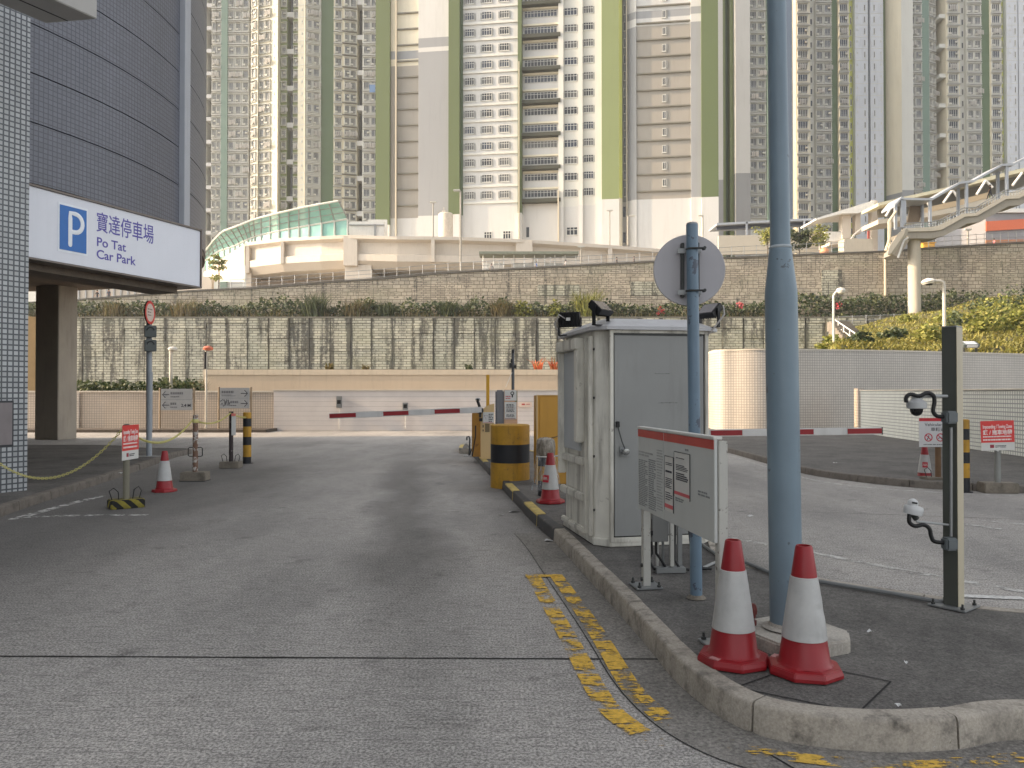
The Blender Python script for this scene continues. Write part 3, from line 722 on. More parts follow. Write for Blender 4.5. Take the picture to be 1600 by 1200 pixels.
# ================================================================== NOTICE BOARD
YL, YR = 6.2, 4.72
bl = Vector((XU(1001,YL), YL, ZK)); br = Vector((XU(1121,YR), YR, ZK))
nb = thing('notice_board', 'white two-panel notice board with a red top band, before the booth door', 'notice board', bl, 0)
NM = frame(bl, br-bl); Lb = (br-bl).length; zt_ = (ZV(667,YL)+ZV(690,YR))/2-ZK; zb_ = (ZV(790,YL)+ZV(853,YR))/2-ZK
BOARD = paint('grey white board sheet', S(196,199,196), .45, .05, .14, 2, S(140,140,136))
for k, (x0, x1) in enumerate(((0, Lb*.40-.003), (Lb*.40+.003, Lb))):
    m = MB(NM); m.box(x0, x1, zb_, zt_, .0, .022); m.build('panel', BOARD, nb, bevel=.003)
    m = MB(NM); m.box(x0+.004, x1-.004, zt_-.062, zt_-.004, .0222, .0245); m.build('red_band', paint('faded red band', S(196,72,62), .5, .12, .3, 6), nb)
m = MB(NM); m.box(-.004, Lb+.004, zt_, zt_+.018, -.03, .03); m.build('top_rail', WHITE, nb, bevel=.003)
PEEL = paint('peeling white post', S(188,187,180), .5, .1, .3, 6, wear=.85, wcol=S(84,74,66), wscale=22, wthr=(.60,.63))
for x in (.03, Lb-.02):
    m = MB(NM); m.box(x-.03, x+.03, 0, zt_-.01, -.062, -.002); lg = m.build('post', PEEL, nb, bevel=.004)
    m = MB(NM); m.box(x-.11, x+.11, 0, .012, -.14, .08); m.build('foot_plate', METAL, lg, bevel=.003)
    for a, b in ((-.085,-.11),(.085,-.11),(-.085,.05),(.085,.05)):
        m = MB(NM); m.tube([(x+a,0,b),(x+a,.012,b),(x+a,.0125,b),(x+a,.028,b),(x+a,.0285,b),(x+a,.055,b)], [.016,.016,.016,.016,.008,.008], 6); m.build('bolt', DARKMETAL, lg)
    for y_ in (.06,.17):
        m = MB(NM); m.tube([(x-.0,y_,-.005),(x-.0,y_,.012)], .016, 8); m.build('bolt', DARKMETAL, lg)
FM = NM @ Matrix.Translation((0,0,.0225)); SM = flat('faded grey print', S(136,139,140), .6)
illegible(FM, .02, Lb*.165, zb_+.03, zt_-.24, 26, SM, nb, seed=1); illegible(FM, Lb*.175, Lb*.29, zb_+.03, zt_-.22, 24, SM, nb, seed=2)
illegible(FM, .02, Lb*.25, zt_-.215, zt_-.17, 2, flat('very faded print', S(160,162,161)), nb, seed=3)
illegible(FM, Lb*.30, Lb*.385, zb_+.05, zt_-.13, 22, flat('very faded print', S(160,162,161)), nb, seed=4, fill=.35)
def poster(x0, x1, y0, y1, bars, seed):
    m = MB(FM); m.box(x0, x1, y0, y1, 0, .004); p = m.build('poster', PAPER, nb)
    m = MB(FM); m.box(x0-.003, x0, y0, y1, 0, .006); m.box(x1, x1+.003, y0, y1, 0, .006); m.box(x0,x1,y1,y1+.004,0,.006); m.build('poster_edge', flat('dark poster edge', S(70,72,74)), p)
    M2 = FM @ Matrix.Translation((0,0,.0042)); h = y1-y0; w = x1-x0
    for (a, b, n, s_) in bars: illegible(M2, x0+w*.12, x1-w*.1, y0+h*a, y0+h*b, n, INK, p, seed=seed+n, fill=s_, wl=(.012,.03))
    m = MB(M2); m.box(x0+.004, x1-.004, y0+h*.06, y0+h*.13, 0, .002); m.build('red_strip', flat('pink red strip', S(206,92,98)), p)
poster(Lb*.42, Lb*.535, zt_-.56, zt_-.17, ((.84,.9,2,.4),(.70,.76,1,.6),(.42,.62,6,.42),(.2,.36,4,.42)), 20)
poster(Lb*.55, Lb*.74, zt_-.435, zt_-.125, ((.86,.9,1,.4),(.60,.74,4,.42),(.38,.56,4,.55)), 40)
illegible(FM, Lb*.83, Lb*.97, zb_+.26, zb_+.30, 2, SM, nb, name='scratches', seed=9); illegible(FM, Lb*.56, Lb*.66, zb_+.17, zb_+.20, 2, SM, nb, name='scratches', seed=10)
illegible(FM, Lb*.68, Lb*.74, zt_-.11, zt_-.085, 1, SM, nb, name='scratches', seed=12)

# electrical box on a little frame behind the board
e0 = G(1040, 893, ZK)
eb = thing('electrical_box', 'dull grey electrical box with hanging cables on a small steel frame behind the notice board', 'electrical box', e0, .1)
EM = Matrix.Translation(e0) @ Matrix.Rotation(.1,4,'Z')
ZB0, ZB1 = ZV(846,e0.y)-ZK, ZV(775,e0.y)-ZK
m = MB(EM); m.box(-.125,.02,-.02,.14,ZB0,ZB1+.18); m.build('box_body', paint('dull grey box', S(122,122,120), .5, .08, .2), eb, bevel=.006)
m = MB(EM); m.box(-.15,-.12,-.03,.0,ZB0+.06,ZB0+.10); m.box(-.128,-.127,-.02,.0,ZB0+.04,ZB0+.2); m.build('latch', BLACKM, eb)
m = MB(EM); m.box(.03,.065,-.04,-.005,.05,ZB1+.3); m.build('front_leg', PEEL, eb, bevel=.003)
m = MB(EM); m.box(.12,.16,.03,.07,.03,ZB1+.3); m.build('back_leg', METAL, eb, bevel=.003)
m = MB(EM); m.box(-.10,.16,-.07,.02,0,.045); m.build('foot_channel', METAL, eb, bevel=.003)
for k, (xa_, xb_) in enumerate(((-.12,-.13),(-.08,-.02),(.09,.10),(.20,.26),(.23,.30))):
    m = MB(EM); zt2 = ZB0 if k < 2 else ZB1+.2
    m.tube([(xa_,.02,zt2),(xa_+.003,.02,zt2*.6),(xb_-.02,.0,.10),(xb_+.02,-.02,.03),(xb_+.10,-.03,.018)], .012, 6); m.build('cable', BLACKM, eb, smooth=True)
for xa_ in (-.05,.0): 
    m = MB(EM); m.tube([(xa_,.08,ZB0),(xa_,.08,0)], .013, 6); m.build('conduit', PAPER if xa_ else METAL, eb)
# conduits on the ground
def conduit(pxs, r, mat, label, z=ZK):
    pts = [G(u, v, z)+Vector((0,0,r)) for u, v in pxs]
    m = MB(); m.tube(pts, r, 8); return tag(m.build('ground_conduit', mat, smooth=True), label, 'pipe')
conduit([(1098,890),(1120,880),(1124,876),(1119,868),(1096,852)], .014, METAL, 'bent grey conduit lying on the tarmac beside the round sign pole')
conduit([(1166,882),(1207,899),(1275,911),(1390,930),(1466,944),(1482,944),(1487,930)], .017, flat('grey pipe', S(120,122,122), .5), 'long grey conduit along the right kerb of the island up to the camera post')

# ================================================================== ROUND SIGN SEEN FROM BEHIND
s0 = G(1088, 934, ZK)
rs = thing('round_sign', 'round grey-backed traffic disc on a chipped pale blue pole, seen from behind', 'traffic sign', s0, 0)
zt2 = ZV(351, s0.y)
m = MB(); rad = px(9.2, s0.y); m.tube([(s0.x,s0.y,ZK-.02),(s0.x-.01,s0.y,1.3),(s0.x-.025,s0.y,zt2)], rad, 20); m.build('pole', BLUEPOLE2, rs, smooth=True)
m = MB(Matrix.Translation((s0.x-.025,s0.y,zt2))); m.lathe([(rad,0),(rad*.9,.012),(rad*.4,.02)],(0,0,0),20); m.build('pole_cap', METAL, rs, smooth=True)
m = MB(); m.lathe([(rad+.03,0),(rad+.002,.025)],(s0.x,s0.y,ZK),20); m.build('mortar_collar', CONC, rs, smooth=True)
dc = P(1077, 422, s0.y+.12); R0 = px(56, s0.y)*1.015
DM = Matrix.Translation(dc) @ Matrix.Rotation(-.06,4,'Z') @ Matrix.Rotation(math.pi/2,4,'X')
m = MB(DM); m.lathe([(R0,-.012),(R0,.0),(R0-.004,.004)],(0,0,0),64); m.build('disc', paint('bare aluminium back', S(176,174,178), .42, .06, .1, 3), rs)
m = MB(DM); m.box(-.07,-.045,-R0*.78,R0*.74,.004,.05); m.box(.045,.07,-R0*.78,R0*.74,.004,.05); m.build('back_channel', DARKMETAL, rs, bevel=.003)
for z_ in (.14,-.18):
    m = MB(DM); m.box(-.10,.08,z_-.02,z_+.02,.045,.06); m.build('clamp', METAL, rs, bevel=.003)
    m = MB(Matrix.Translation((dc.x+.04,s0.y,dc.z+z_))); m.tube([(-.09,0,0),(-.07,-rad-.006,0),(.03,-rad-.006,0),(.05,0,0)], .008, 6); m.tube([(.035,-rad-.02,0),(.035,-rad+.03,0)], .013, 6); m.build('clamp_bolt', DARKMETAL, rs)

# ================================================================== BIG BLUE LAMP POST
q0 = G(1229, 978, ZK+.09); q0.z = ZK
lp = thing('lamp_post', 'thick pale blue lamp post narrowing above a collar, on a concrete plinth', 'lamp post', q0, 0)
Yp = q0.y; r0 = px(24.5, Yp); r1 = px(15.3, Yp)
za, zc = ZV(430,Yp), ZV(388,Yp)
zs = [(r0,.08),(r0,.4),(r0,1.0),(r0,za-.14-ZK),(r0*.985,za-.1-ZK),(r1*1.12,zc-ZK-.02),(r1*1.08,zc-ZK),(r1,zc-ZK+.005),(r1*.94,zc+1.6),(r1*.8,7.8)]
m = MB(Matrix.Translation((q0.x,q0.y,ZK)))
for r, z in zs: pass
m.lathe(zs,(0,0,0),40); po = m.build('pole', BLUEPOLE, lp, smooth=True)
po.rotation_euler = (0,-.012,0)
m = MB(Matrix.Translation((q0.x-.028,q0.y,ZK))); m.lathe([(r1*1.1,zc-ZK-.004),(r1*1.16,zc-ZK+.004),(r1*1.02,zc-ZK+.016)],(0,0,0),40,cap=False); m.build('weld_collar', paint('whitish weld', S(170,178,182)), lp, smooth=True)
m = MB(Matrix.Translation((q0.x-.09,q0.y,7.8))); m.tube([(0,0,0),(0,0,.5),(.1,.3,.9),(.3,1.2,1.05)], [.05,.045,.04,.035], 10); m.build('lamp_arm', BLUEPOLE, lp, smooth=True)
m = MB(Matrix.Translation((q0.x+.2,q0.y+1.2,8.8))); m.box(-.12,.12,-.1,.6,0,.13); m.build('lamp_head', METAL, lp, bevel=.03)
pr = .29
m = MB(Matrix.Translation((q0.x+.04,q0.y-.02,ZK)) @ Matrix.Rotation(.42,4,'Z'))
a8 = [(pr,pr*.55),(pr*.55,pr),(-pr*.55,pr),(-pr,pr*.55),(-pr,-pr*.55),(-pr*.55,-pr),(pr*.55,-pr),(pr,-pr*.55)]
m.prism(a8, -.02, .075); m.build('plinth', CONC_L, lp, bevel=.012)
m = MB(Matrix.Translation((q0.x,q0.y,ZK+.086))); m.lathe([(r0+.05,0),(r0+.012,.012),(r0+.002,.03)],(0,0,0),32); m.build('mortar_ring', CONC_L, lp, smooth=True)
for dx_, dy_, rm in ((-.20,.04,paint('rusty red bolt', S(120,58,52))),(.205,.03,METAL)):
    m = MB(Matrix.Translation((q0.x+dx_,q0.y+dy_,ZK+.085))); m.tube([(0,0,0),(0,0,.135)], .012, 8); m.lathe([(.026,.0),(.026,.03)],(0,0,0),6); m.lathe([(.022,.045),(.022,.07)],(0,0,0),6)
    if dx_ < 0: m.lathe([(.028,.07),(.03,.10),(.02,.13)],(0,0,0),8)
    m.build('anchor_bolt', rm, lp)
# drain slab outline on the island
m = MB(); a, b, c, d = [G(u,v,ZK) for u,v in ((1342,1112),(1392,1064),(1255,1036),(1150,1073))]
for p, q in ((a,b),(b,c),(c,d),(d,a)):
    t = (q-p).normalized(); n = Vector((-t.y,t.x,0))*.005; m.poly([p+n, p-n, q-n, q+n] if True else 0)
for i, v in enumerate(m.v): v.z = ZK-.006+.004
for f in m.f: f.reverse()
tag(m.build('slab_joint', JOINT, fixn=False), kind='structure')

# ================================================================== CAMERA POST
k0 = G(1490, 947, ZK); Yk = k0.y
cp_ = thing('camera_post', 'dark square steel post on the island carrying two dome cameras', 'camera post', k0, 0)
KM = Matrix.Translation((k0.x,k0.y,ZK)) @ Matrix.Rotation(math.radians(38),4,'Z')
zt3 = ZV(512,Yk)-ZK
DKG = paint('dark grey green post paint', S(78,80,74), .4, .1, .15, 3)
m = MB(KM); m.box(-.052,.048,-.05,.05,.012,zt3); m.build('post', DKG, cp_, bevel=.004)
m = MB(KM); m.box(-.050,.048,-.054,-.0505,.012,zt3-.002); m.build('painted_lit_side', paint('cream rim light on post', S(190,180,156), .5, .06, .2), cp_)  # cream sheet paints in the rim light on the post's right face
m = MB(KM); m.box(-.055,.055,-.052,.052,zt3,zt3+.01); m.build('post_cap', METAL, cp_, bevel=.003)
m = MB(KM); m.box(-.13,.13,-.13,.13,0,.012); m.build('base_plate', METAL, cp_, bevel=.003)
for a, b in ((-.1,-.1),(.1,-.1),(-.1,.1),(.1,.1)):
    m = MB(KM); m.tube([(a,b,0),(a,b,.012),(a,b,.0125),(a,b,.026),(a,b,.0265),(a,b,.05)], [.015,.015,.015,.015,.008,.008], 6); m.build('bolt', DARKMETAL, cp_)
WM = Matrix.Translation((0,0,0))
yf = k0.y-.06
def K3(u, v, dy=-.07): p = P(u, v, Yk+dy); return p
m = MB(); m.tube([K3(1486,668), K3(1486,838)], .010, 8); m.build('conduit', METAL, cp_, smooth=True)
for vv in (652, 850):
    c = K3(1485, vv, -.09); m = MB(Matrix.Translation(c) @ Matrix.Rotation(.15,4,'Z')); m.box(-.045,.045,-.03,.05,-.045,.045); m.build('junction_box', paint('grey junction box', S(104,110,112), .45), cp_, bevel=.012)
def dome_cam(label, uc, vc, up):
    c = K3(uc, vc, -.05); t = thing('dome_camera', label, 'camera', c, 0, 'dome cameras on the camera post')
    s_ = 1 if up else -1
    DW = paint('white camera housing', S(205,206,206) , .35, .04, .05)
    m = MB(Matrix.Translation(c) @ Matrix.Rotation(.18 if up else 0,4,'Y') @ Matrix.Diagonal((1,1,s_,1)))
    if up:
        m.lathe([(.045,-.035),(.062,-.03),(.066,.0),(.066,.018),(.06,.028),(.04,.034)],(0,0,0),28); m.build('housing', DW, t, smooth=True)
        m = MB(Matrix.Translation(c) @ Matrix.Rotation(.18,4,'Y')); m.lathe([(.036,.034),(.036,.055),(.028,.07),(.012,.08),(.0005,.083)],(-.012,0,0),24,cap=False); m.build('dome', DW, t, smooth=True)
        m = MB(Matrix.Translation(c) @ Matrix.Rotation(.18,4,'Y')); m.box(-.035,.0,-.040,-.03,.048,.060); m.build('lens_window', BLACKM, t)
    else:
        m.lathe([(.03,-.075),(.035,-.045),(.066,-.02),(.068,.0),(.068,.022),(.058,.026)],(0,0,0),28); m.build('housing', flat('grey white camera housing', S(176,178,178), .4), t, smooth=True)
        m = MB(Matrix.Translation(c)); m.lathe([(.044,-.024),(.042,-.045),(.034,-.064),(.018,-.076),(.0005,-.08)],(0,0,0),24,cap=False); m.build('dome', flat('smoked dome', S(24,25,26), .1), t, smooth=True)
    return t, c
t, c = dome_cam('hanging dome camera with a smoked dome on the upper bracket of the camera post', 1432, 633, False)
m = MB(); m.tube([K3(1480,619,-.04), K3(1445,619,-.05)], .011, 8); m.tube([K3(1445,617,-.05), K3(1433,622,-.05), c+Vector((0,0,.06))], .020, 8); m.build('bracket', flat('grey bracket', S(168,170,170), .4), t)
HOSE = flat('black corrugated hose', S(16,16,17), .45)
def hose(pxs, parent):
    p2 = [P(u, v, Yk-.08) for u, v in pxs]; o = []
    for i in range(len(p2)-1):
        for k in range(10):
            q = k/10; p0,p1,pa,pb = p2[max(i-1,0)],p2[i],p2[i+1],p2[min(i+2,len(p2)-1)]
            o.append(.5*(2*p1+(pa-p0)*q+(2*p0-5*p1+4*pa-pb)*q*q+(3*p1-p0-3*pa+pb)*q**3))
    o.append(p2[-1]); m = MB(); m.tube(o, [.0135 if i % 2 else .0155 for i in range(len(o))], 10); return m.build('hose', HOSE, parent, smooth=True)
hose([(1416,629),(1416,621),(1423,616),(1436,619),(1448,614),(1458,618),(1460,628),(1458,642),(1464,650),(1476,651)], t)
t, c = dome_cam('white dome camera standing upright on the lower bracket of the camera post', 1427, 797, True)
m = MB(); m.tube([K3(1482,820,-.04), K3(1432,815,-.05), K3(1428,803,-.05)], .008, 8); m.build('bracket', flat('grey bracket', S(168,170,170), .4), t)
m = MB(); m.tube([K3(1427,804,-.05), K3(1432,811,-.05)], .022, 8); m.build('mount', DARKMETAL, t)
hose([(1421,803),(1421,816),(1430,822),(1443,820),(1452,826),(1455,838),(1460,846),(1476,848)], t)

# ================================================================== YELLOW/BLACK BARREL AND KERBSIDE ITEMS
b0 = G(797, 748, ZK-.0); b0.y += .02
br_ = thing('concrete_barrel', 'big round concrete barrel bollard painted yellow with a wide black band', 'bollard', Vector((b0.x,b0.y,0)), 0)
rB = px(30.5, b0.y); zB_ = ZV(663,b0.y)
def band_cyl(r, z0, z1, bands, n=40, c=(0,0)):
    m = MB(Matrix.Translation((c[0],c[1],0))); prof = [(r-.012,z0)]; mis = []
    zz = [z0+(z1-z0)*b for b, _ in bands]+[z1-.015]
    prof = [(r, z0)]; mis = []
    for i, (b, mi) in enumerate(bands):
        prof.append((r, zz[i+1])); mis.append(mi)
    prof.append((r-.02, z1)); mis.append(bands[-1][1])
    m.lathe(prof, (0,0,0), n, mis=mis); return m
m = band_cyl(rB, .0, zB_, [(0,0),(.40,1),(.69,0)], c=(b0.x,b0.y)); m.build('barrel_body', [YEL, BLK], br_, smooth=True)
def bollard(label, loc, r, z1, bands, name='bollard'):
    t = thing(name, label, 'bollard', Vector((loc[0],loc[1],0)), 0)
    m = band_cyl(r, 0, z1, bands, 24, c=(loc[0],loc[1])); m.build('bollard_body', [YEL, BLK], t, smooth=True)
    m = MB(Matrix.Translation((loc[0],loc[1],0))); m.lathe([(r+.05,0),(r+.05,.012)],(0,0,0),16); m.build('base_flange', BLK, t); return t
g = G(386,724); bollard('yellow and black striped bollard on the left with chain tied to its top', g, px(6.3,g.y), ZV(644,g.y), [(0,1),(.13,0),(.36,1),(.52,0),(.72,1),(.88,0)])
g = G(1507,769); bollard('yellow and black striped bollard between the two signs on the right', g, px(7.5,g.y), ZV(655,g.y), [(0,1),(.20,0),(.40,1),(.55,0),(.72,1),(.87,0)])
# bagged bollard
g = G(853,774,ZK); bb = thing('wrapped_bollard', 'yellow and black bollard with a clear plastic bag tied over its top, beside the booth', 'bollard', Vector((g.x,g.y,ZK)), 0)
m = MB(Matrix.Translation((g.x,g.y,ZK))); r_ = px(12.5,g.y); zt4 = ZV(690,g.y)-ZK
m.lathe([(r_,0),(r_,zt4*.28),(r_,zt4*.55),(r_,zt4*.9),(r_*.8,zt4)],(0,0,0),20, mis=[1,0,1,0]); m.build('bollard_body', [YEL,BLK], bb, smooth=True)
def bag(name, prof, seed, amp):
    m = MB(); m.lathe(prof,(0,0,0),36, cap=False); m.lathe
    for i, v in enumerate(m.v):
        a = math.atan2(v.y,v.x); e = Vector((v.x,v.y,0)).normalized() if v.xy.length > 1e-4 else Vector()
        m.v[i] = v+e*(mnoise.noise(Vector((a*3.5,v.z*5,seed)))*amp+mnoise.noise(Vector((a*9,v.z*3,seed+4)))*amp*.5)+Vector((0,0,mnoise.noise(Vector((a*3,v.z*9,seed+8)))*amp*.6))
        m.v[i] += Vector((g.x,g.y,ZK))
    return m
kb = NT('crumpled clear plastic'); kb.b.inputs['Transmission Weight'].default_value = .0
n_ = kb.noise(kb.pos((14,14,5)), 1.5, 5, .7); kb.out(kb.ramp(n_, [(.35, S(96,88,76)), (.6, S(150,142,130)), (.75, S(206,202,196))]), .25, 0, n_, .6, .01)
kb2 = NT('thin clear plastic'); n2_ = kb2.noise(kb2.pos((20,20,4)), 1.2, 5, .7); kb2.out(S(206,208,210), .25, 0, n2_, .6, .01)
kb2.l(kb2.ramp(n2_, [(.48,.10),(.70,.75)]), kb2.b.inputs['Alpha'])
bag('bag', [(r_*1.12,zt4*.74),(r_*1.2,zt4*.82),(r_*1.18,zt4*.95),(r_*1.05,zt4*1.04),(r_*.7,zt4*1.07),(r_*.05,zt4*1.08)], 1, .02).build('plastic_bag', kb.mat, bb, smooth=True)
bag('skirt', [(r_*1.9,zt4*.12),(r_*1.6,zt4*.35),(r_*1.3,zt4*.60),(r_*1.15,zt4*.74)], 5, .03).build('bag_skirt', kb2.mat, bb, smooth=True)
m = MB(); m.tube([(g.x+r_*1.2*math.cos(a),g.y+r_*1.2*math.sin(a),ZK+zt4*.73) for a in [i*.4 for i in range(16)]], .01, 6); m.tube([(g.x+r_,g.y-r_*.5,ZK+zt4*.73),(g.x+r_*2,g.y-r_*.9,ZK+zt4*.76)], .012, 5); m.build('tie', PAPER, bb)
# ochre cabinet
g = G(840,757,ZK); oc = thing('ochre_cabinet', 'tall flat ochre sheet-metal cabinet partly hidden behind the booth', 'cabinet', g, TH)
OM = Matrix.Translation(g) @ Matrix.Rotation(TH,4,'Z'); zc_ = ZV(618,g.y)-ZK
m = MB(OM); m.box(0,.62,0,.30,0,zc_); m.build('cabinet_body', OCHRE, oc, bevel=.006)
m = MB(OM); m.box(.035,.59,-.012,0,.40,zc_-.03); m.build('door', OCHRE, oc, bevel=.004)
m = MB(OM); m.tube([(.04,-.014,zc_*.50),(.30,-.016,zc_*.53),(.60,-.014,zc_*.61)], .007, 5); m.build('dark_diagonal_line', DARKMETAL, oc)  # thin dark diagonal line across the door
m = MB(OM); m.box(-.02,0,-.015,.02,0,zc_+.005); m.box(-.02,.62,-.015,.0,zc_,zc_+.012); m.build('edge_frame', BEIGECAB, oc)

# ================================================================== LEFT BARRIER GATE
YG = 18.0
gx = lambda u, Y=YG: XU(u, Y)
bar = thing('barrier_gate', 'beige barrier machine with its long red and white arm lowered across the left lane', 'barrier', Vector((gx(761),YG,ZK)), 0)
m = MB(); zc1, zc2 = ZV(657,YG), ZV(634,YG)
x0, x1 = gx(751), gx(772)
m.prism([(x0,YG),(x1,YG),(x1,YG+.38),(x0,YG+.38)], ZK, zc1+.0); m.build('cabinet', BEIGECAB, bar, bevel=.01)
m = MB(); 
A = [(x0,zc1+.003),(x1,zc1+.003),(x1,zc2+.05),(x1-.12,zc2+.02),(x0+.03,zc2-.08)]
f = [m.pt((x,YG,z)) for x,z in A]; b = [m.pt((x,YG+.38,z)) for x,z in A]; m.face(f); m.face(b[::-1])
for i in range(5): m.face([f[i],b[i],b[(i+1)%5],f[(i+1)%5]])
m.build('sloped_hood', BEIGECAB, bar, bevel=.008, fixn=True)
NG = frame((gx(754.5),YG,ZV(661,YG)), (1,0,0))
m = MB(NG); m.box(0, px(17.5,YG), 0, px(17,YG), .002, .012); wp = m.build('warning_plate', PAPER, bar)
illegible(NG @ Matrix.Translation((0,0,.013)), px(9,YG), px(16.5,YG), .02, px(15,YG), 5, INK, wp, seed=3, fill=.5)
stroke([(px(2,YG),px(12,YG)),(px(8,YG),px(12,YG)),(px(5,YG),px(6,YG)),(px(2,YG),px(12,YG))], .012, NG @ Matrix.Translation((0,0,.014)), flat('faded triangle', S(150,140,142)), wp, 'triangle', .002)
m = MB(NG); m.box(.01, px(16,YG), .012, .02, .012, .0135); m.build('red_strip', REDSIGN, wp)
def arm(parent, Y, segs, thick, mats, name='arm_segment'):
    for (u0, v0, u1, v1, red) in segs:
        a, b = P(u0, v0, Y), P(u1, v1, Y); M = frame(a, b-a, (0,0,1)); L = (b-a).length
        m = MB(M); m.box(0, L, -thick/2, thick/2, .0, .045); o = m.build('arm', mats[0], parent, bevel=.006)
        if red:
            m = MB(M); m.box(.005, L-.005, -thick*.36, thick*.36, .0452, .0485); m.build('red_stripe', RED, o)
lerpv = lambda u: 650+(u-515)*(640.5-650)/(745-515)
us = [515,557,599,639,679,719,753]
ARMW = paint('scuffed white arm', S(206,205,202), .45, .1, .35, 4, S(150,144,140), wear=.5, wcol=S(150,130,126), wscale=6, wthr=(.6,.66))
arm(bar, YG-.12, [(us[i],lerpv(us[i]),us[i+1],lerpv(us[i+1]),i%2==0) for i in range(6)], px(9,YG), [ARMW])
m = MB(Matrix.Translation((gx(751),YG-.1,ZV(641,YG))) @ Matrix.Rotation(math.pi/2,4,'X')); m.lathe([(.07,-.14),(.07,.05),(.05,.06)],(0,0,0),16); m.build('pivot', DARKMETAL, bar, smooth=True)
m = MB(); m.box(gx(749),gx(752.5),YG-.2,YG-.1,ZV(652,YG),ZV(644,YG)); m.box(gx(749),gx(754),YG-.16,YG-.06,ZV(658,YG),ZV(653,YG)); m.build('sensor_box', BLACKM, bar, bevel=.005)
m = MB(); m.box(gx(754),gx(756),YG-.012,YG,ZV(668,YG),ZV(664,YG)); m.box(gx(754),gx(756),YG-.012,YG,ZV(674,YG),ZV(671,YG)); m.box(gx(758),gx(765),YG-.01,YG,ZV(675,YG),ZV(662,YG)); m.build('rating_label', flat('brown label', S(120,104,74)), bar)
m = MB(); m.tube([(gx(746,YG+.6),YG-.3,ZV(664,YG)),(gx(744,YG),YG-.32,.7),(gx(739,YG),YG-.35,.25)], .016, 6); m.build('drain_hose', BLACKM, bar)
# ochre post cabinet left of it
oc2 = thing('ochre_post_cabinet', 'narrow rusty ochre cabinet standing left of the barrier machine', 'cabinet', Vector((gx(744,18.9),18.9,ZK)), 0)
m = MB(); m.box(XU(738,18.9),XU(751,18.9),18.7,19.2,ZK,ZV(645,18.9)); m.build('cabinet_body', paint('rusty ochre', S(178,130,52), .55, .2, .5, 5, S(92,66,36), wear=.6, wcol=S(100,66,40), wscale=8), oc2, bevel=.01)
cs = thing('stalk_camera', 'small grey camera on a bent black stalk behind the barrier arm', 'camera', Vector((XU(747,18.6),18.6,1.2)), 0)
m = MB(); m.tube([(XU(748.5,18.6),18.6,ZV(646,18.6)),(XU(749,18.6),18.6,ZV(634,18.6)),(XU(746,18.6),18.6,ZV(626,18.6))], .035, 8); m.build('stalk', BLACKM, cs, smooth=True)
m = MB(Matrix.Translation((XU(747,18.6),18.55,ZV(624.5,18.6)))); m.lathe([(.03,-.03),(.062,-.015),(.062,.02),(.03,.045)],(0,0,0),16); m.build('head', METAL, cs, smooth=True)
m = MB(Matrix.Translation((XU(747,18.6),18.50,ZV(624.5,18.6)))); m.tube([(0,0,0),(0,-.03,0)], .03, 12); m.build('lens', BLACKM, cs)
hs = thing('hooked_pipe', 'thin dark hooked pipe standing at the kerb left of the barrier machine', 'pipe', G(733,714,0), 0)
g = G(733,713); m = MB(); m.tube([g, (g.x+.02,g.y,.45), (g.x+.015,g.y,ZV(686,g.y)), (g.x-.0,g.y,ZV(682,g.y)), (g.x-.06,g.y,ZV(683,g.y)), (g.x-.06,g.y,ZV(688,g.y))], .022, 7); m.build('pipe', DARKMETAL, hs, smooth=True)
m = MB(); m.tube([(g.x+.0,g.y,.02),(g.x+.25,g.y+.3,.6),(g.x+.3,g.y+.3,.75)], .018, 6); m.build('cable', BLACKM, hs)
m = MB(); m.box(g.x-.15,g.x+.2,g.y-.06,g.y+.06,0,.025); m.build('foot', flat('crushed white plastic', S(190,188,184)), hs, bevel=.008)
# tall ticket machine with notices
YM = 15.6
tk = thing('ticket_machine', 'tall grey and white ticket machine covered in paper notices behind the barrel', 'ticket machine', Vector((XU(790,YM),YM,ZK)), 0)
zt5 = ZV(609,YM)
m = MB(); m.box(XU(774,YM), XU(787.5,YM), YM-.06, YM+.36, ZK, zt5-.005); m.build('side_shroud', paint('dark grey shroud', S(112,112,116), .45, .06, .1), tk, bevel=.03)
m = MB(); m.box(XU(787.6,YM), XU(808.5,YM), YM-.04, YM+.36, ZK, zt5); m.build('cabinet', paint('salmon beige cabinet', S(206,164,130), .5, .06, .1), tk, bevel=.012)
TM = frame((XU(788.5,YM), YM-.045, ZV(655,YM)), (1,0,0)); w_ = px(17,YM)
m = MB(TM); m.box(0, w_+.02, px(29,YM), px(45.5,YM), 0, .008); p1 = m.build('top_notice', PAPER, tk)
m = MB(TM); m.box(0, w_+.02, 0, px(27,YM), 0, .008); p2 = m.build('notice', PAPER, tk)
T2 = TM @ Matrix.Translation((0,0,.0085)); illegible(T2, .02, .13, px(31,YM), px(37,YM), 2, flat('red print', S(196,96,104)), p1, seed=2)
stroke([(px(12,YM)+.03*math.cos(a), px(40.5,YM)+.03*math.sin(a)) for a in [i*.63+.3 for i in range(11)]], .018, T2, BLACKM, p1, 'pin_symbol', .003); stroke([(px(12,YM),px(37.5,YM)),(px(12,YM),px(35,YM))], .028, T2, BLACKM, p1, 'pin_symbol', .003)
for k, (a, b, n) in enumerate(((18,24,3),(11,17,3),(3,8,3))): illegible(T2, .035, w_-.02, px(a,YM), px(b,YM), n, INK, p2, seed=5+k, wl=(.02,.06))
m = MB(T2); m.box(.01, w_, px(9.6,YM), px(9.9,YM), 0, .001); m.box(.01, w_, px(17.6,YM), px(17.9,YM), 0, .001); m.box(.01, w_, px(.8,YM), px(1.6,YM), 0, .001); m.build('rule', flat('brown rule', S(150,84,70)), p2)
